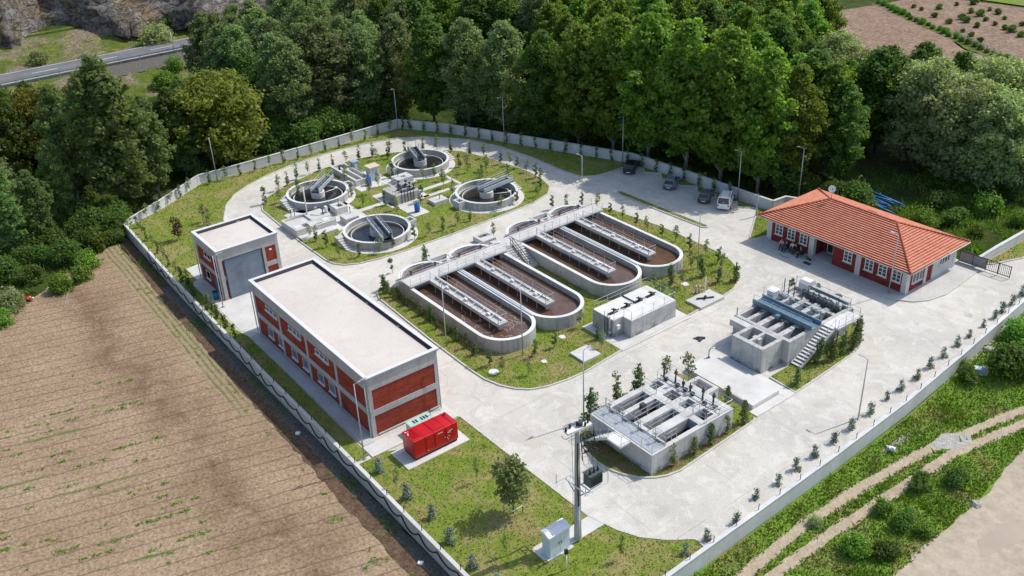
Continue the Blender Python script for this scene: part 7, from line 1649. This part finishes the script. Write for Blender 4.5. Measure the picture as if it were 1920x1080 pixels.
# ================================================================ PEOPLE by the office wall
def skin_chain(pts, edges, radii, name, mat, sub=1):
    me = bpy.data.meshes.new(name); me.from_pydata([tuple(p) for p in pts], edges, []); o = bpy.data.objects.new(name, me); COL.objects.link(o)
    o.modifiers.new('skin', 'SKIN'); s = o.modifiers.new('sub', 'SUBSURF'); s.levels = sub; s.render_levels = sub
    sv = me.skin_vertices[0].data
    for i, r_ in enumerate(radii): sv[i].radius = (r_, r_) if not isinstance(r_, tuple) else r_; sv[i].use_root = (i == 0)
    dg = bpy.context.evaluated_depsgraph_get(); ev = o.evaluated_get(dg); nm = bpy.data.meshes.new_from_object(ev)
    bpy.data.objects.remove(o); nm.materials.clear(); nm.materials.append(mat); nm.name = name
    nm.polygons.foreach_set('use_smooth', [True] * len(nm.polygons)); return nm
def person(label, x, y, ang, shirt, trousers, seated=True, lean=.05, hair=(.02, .015, .012), armspread=.0, z=.118, headturn=0.0):
    """local +X is where the person faces; seat height .45"""
    t = thing('person', label, 'person', (x, y, z), R(ang))
    hz = .52 if seated else .95; lx = lean
    J = {'pel': (0, 0, hz), 'wai': (lx * .35, 0, hz + .20), 'che': (lx * .8, 0, hz + .42), 'nek': (lx, 0, hz + .56), 'hd0': (lx + .02, 0, hz + .66), 'hd1': (lx + .035, 0, hz + .80)}
    for s, k in ((1, 'l'), (-1, 'r')):
        J['sh' + k] = (lx * .95, s * .19, hz + .50); 
        if seated:
            J['el' + k] = (lx + .10, s * (.27 + armspread), hz + .24); J['wr' + k] = (lx + .34, s * (.16 + armspread), hz + .17); J['ha' + k] = (lx + .42, s * (.14 + armspread), hz + .15)
            J['hp' + k] = (.02, s * .10, hz - .02); J['kn' + k] = (.44, s * (.14 + armspread * .5), hz - .01); J['an' + k] = (.42, s * (.15 + armspread * .5), .10); J['to' + k] = (.60, s * (.17 + armspread * .5), .05)
        else:
            J['el' + k] = (lx - .02, s * .26, hz + .22); J['wr' + k] = (lx + .10, s * .27, hz - .02); J['ha' + k] = (lx + .12, s * .27, hz - .11)
            J['hp' + k] = (0, s * .10, hz - .06); J['kn' + k] = (.03, s * .11, .50); J['an' + k] = (-.02, s * .12, .09); J['to' + k] = (.15, s * .14, .05)
    rad = {'pel': (.13, .16), 'wai': (.11, .14), 'che': (.12, .165), 'nek': .055, 'hd0': .085, 'hd1': .085, 'sh': .062, 'el': .045, 'wr': .032, 'ha': .04, 'hp': .09, 'kn': .062, 'an': .042, 'to': .038}
    E = [('pel', 'wai'), ('wai', 'che'), ('che', 'nek'), ('nek', 'hd0'), ('hd0', 'hd1')]
    for k in 'lr': E += [('che', 'sh' + k), ('sh' + k, 'el' + k), ('el' + k, 'wr' + k), ('wr' + k, 'ha' + k), ('pel', 'hp' + k), ('hp' + k, 'kn' + k), ('kn' + k, 'an' + k), ('an' + k, 'to' + k)]
    def chain(keys, grow, name, mat):
        ks = [k for k in J if k in keys]; id_ = {k: i for i, k in enumerate(ks)}; rr = []
        for k in ks:
            r_ = rad[k] if k in rad else rad[k[:2]]; rr.append(tuple(q + grow for q in r_) if isinstance(r_, tuple) else r_ + grow)
        return skin_chain([J[k] for k in ks], [(id_[a], id_[b_]) for a, b_ in E if a in id_ and b_ in id_], rr, name, mat)
    me = chain(set(J), 0, 'body', M['skin'])
    # face, ears and fingers are welded into the one body mesh
    b_ = bmesh.new(); b_.from_mesh(me); hx, hy, hzz = J['hd1']
    def blob(px, py, pz, rx, ry, rz_):
        r_ = bmesh.ops.create_icosphere(b_, subdivisions=1, radius=1)
        for v in r_['verts']: v.co = Vector((px + v.co.x * rx, py + v.co.y * ry, pz + v.co.z * rz_))
    blob(hx + .02, 0, hzz - .01, .085, .078, .115); blob(hx + .105, 0, hzz - .02, .02, .014, .026); blob(hx + .092, 0, hzz - .07, .014, .026, .010)
    for s in (-1, 1): blob(hx, s * .08, hzz - .02, .022, .012, .034)
    for k, s in (('l', 1), ('r', -1)):
        h = Vector(J['ha' + k]); d_ = (h - Vector(J['wr' + k])).normalized(); sd = Vector((-d_.y, d_.x, 0)).normalized() if seated else Vector((1, 0, 0))
        for j in range(5):
            o_ = sd * (-.03 + .019 * j) if j < 4 else sd * (.038 if s < 0 else -.038); L_ = (.075, .085, .08, .062, .05)[j]
            p0 = h + o_ + d_ * (.02 if j < 4 else -.02); p1 = p0 + d_ * L_ * .55 + (sd * (.03 if s < 0 else -.03) if j == 4 else Vector((0, 0, 0))); p2 = p1 + (d_ * .6 + Vector((0, 0, -.7))) * L_ * .5
            for a, c, ra, rb in ((p0, p1, .010, .009), (p1, p2, .009, .006)):
                r_ = bmesh.ops.create_cone(b_, segments=5, radius1=ra, radius2=rb, depth=(c - a).length, cap_ends=True); q_ = (c - a).to_track_quat('Z', 'Y')
                for v in r_['verts']: v.co = q_ @ v.co + (a + c) / 2
    b_.to_mesh(me); b_.free(); o = bpy.data.objects.new('body', me); COL.objects.link(o); o.parent = t
    sh = chain({'pel', 'wai', 'che', 'shl', 'shr', 'ell', 'elr', 'wrl', 'wrr'}, .014, 'shirt', shirt); o = bpy.data.objects.new('shirt', sh); COL.objects.link(o); o.parent = t
    tr = chain({'pel', 'hpl', 'hpr', 'knl', 'knr', 'anl', 'anr'}, .016, 'trousers', trousers); o = bpy.data.objects.new('trousers', tr); COL.objects.link(o); o.parent = t
    for k in 'lr': m = MB(); a = J['an' + k]; c = J['to' + k]; m.obox((a[0] + c[0]) / 2 + .02, (a[1] + c[1]) / 2, .0, .085, .27, .10, math.atan2(c[1] - a[1], c[0] - a[0])); m.build('shoe', M['black'], t, False)
    b_ = bmesh.new(); bmesh.ops.create_icosphere(b_, subdivisions=2, radius=1)
    for v in b_.verts:
        v.co = Vector((hx - .012 + v.co.x * .098, v.co.y * .092, hzz + .03 + v.co.z * .105))
    bmesh.ops.delete(b_, geom=[v for v in b_.verts if v.co.x > hx + .045 and v.co.z < hzz + .075 or v.co.z < hzz - .04], context='VERTS')
    me = bpy.data.meshes.new('hair'); b_.to_mesh(me); b_.free(); me.materials.append(bpy.data.materials.get('hair') or plain('hair', hair, .7)); o = bpy.data.objects.new('hair', me); COL.objects.link(o); o.parent = t
    if headturn: pass
    return t
def chair(label, x, y, ang, z=.116):
    t = thing('chair', label, 'chair', (x, y, z), R(ang), 'chairs along the office wall')
    m = MB(); m.box(-.22, -.22, .38, .22, .22, .425); m.build('seat', M['black'], t, False); m = MB(); m.box(-.25, -.22, .425, -.21, .22, .88); m.build('backrest', M['black'], t, False)
    for sx in (-1, 1):
        for sy in (-1, 1): m = MB(); m.tube([(sx * .2, sy * .2, 0), (sx * .19, sy * .19, .38)], .02, 5); m.build('leg', M['darkmetal'], t, False)
cl_dark = plain('dark_cloth', (.018, .018, .022), .9); cl_navy = plain('navy_cloth', (.018, .022, .045), .9); cl_white = plain('white_shirt', (.70, .70, .70), .85); cl_jeans = plain('jeans', (.03, .045, .08), .9); cl_grey = plain('grey_trousers', (.06, .065, .065), .9); cl_pale = plain('pale_shirt', (.50, .45, .44), .85)
for (x, y, a, s_, tr, lab, lc) in [
  (-65.25, 90.15, -70, cl_pale, cl_dark, 'person in a pale shirt seated leftmost by the office wall', 'black chair under the leftmost seated person'),
  (-64.45, 90.0, -95, cl_navy, cl_jeans, 'person in dark navy clothes seated second from the left by the office', 'black chair under the person in navy clothes'),
  (-63.85, 90.45, -80, cl_white, cl_dark, 'person in a bright white shirt seated before the second window', 'black chair under the person in the white shirt'),
  (-63.2, 90.35, -110, cl_dark, cl_grey, 'person in a dark jacket and grey trousers next to the white shirt', 'black chair under the person in grey trousers'),
  (-62.25, 90.05, -120, cl_dark, cl_dark, 'person all in black seated apart by the entrance pilaster', 'black chair under the person all in black')]:
    person(lab, x, y, a, s_, tr, True, rnd.uniform(.03, .14), armspread=rnd.uniform(0, .06)); chair(lc, x - .02 * math.cos(R(a)), y - .02 * math.sin(R(a)), a)
m = MB(); m.tube([(-64.5, 88.9, .14), (-63.8, 88.5, .14), (-62.9, 88.75, .14)], .035, 5); tag(m.build('hose', M['black']), 'short black hose bent on the pavement before the seated people', 'hose')
# dog lying by the entrance
def dog():
    t = thing('dog', 'black and white dog lying on the pavement by the office entrance', 'dog', (-61.2, 90.1, .118), R(165))
    P = [(-.30, 0, .14), (-.12, 0, .15), (.10, 0, .16), (.25, 0, .20), (.34, 0, .27), (.43, 0, .28), (.53, 0, .25), (.10 + .12, .12, .06), (.38, .14, .035), (.22, -.12, .06), (.40, -.13, .035), (-.28, .15, .08), (-.06, .19, .05), (-.22, .22, .035), (-.28, -.13, .07), (-.08, -.18, .05), (-.24, -.2, .035), (-.42, .03, .08), (-.58, .12, .04)]
    E = [(0, 1), (1, 2), (2, 3), (3, 4), (4, 5), (5, 6), (2, 7), (7, 8), (2, 9), (9, 10), (0, 11), (11, 12), (12, 13), (0, 14), (14, 15), (15, 16), (0, 17), (17, 18)]
    Rr = [.12, .11, .125, .09, .075, .07, .035, .05, .03, .05, .03, .07, .045, .028, .07, .045, .028, .03, .018]
    nt = NT('dog_coat'); tc = nt.N('TexCoord'); n = nt.N('TexNoise'); n.inputs['Scale'].default_value = 3.2; nt.L(tc.outputs['Object'], n.inputs['Vector']); nt.done(nt.ramp(n.outputs['Fac'], .53, .56, (.015, .014, .013), (.6, .58, .55)), .9)
    me = skin_chain(P, E, Rr, 'body', nt.m); b_ = bmesh.new(); b_.from_mesh(me)
    for s in (-1, 1):
        r_ = bmesh.ops.create_cone(b_, segments=5, radius1=.035, radius2=.004, depth=.1, cap_ends=True)
        for v in r_['verts']: v.co = Vector((v.co.x + .38, v.co.y + s * .055, v.co.z + .36))
    b_.to_mesh(me); b_.free(); o = bpy.data.objects.new('body', me); COL.objects.link(o); o.parent = t
    m = MB(); m.cyl(.60, 0, .235, .27, .02, 6); m.build('nose', M['black'], t, False)
dog()
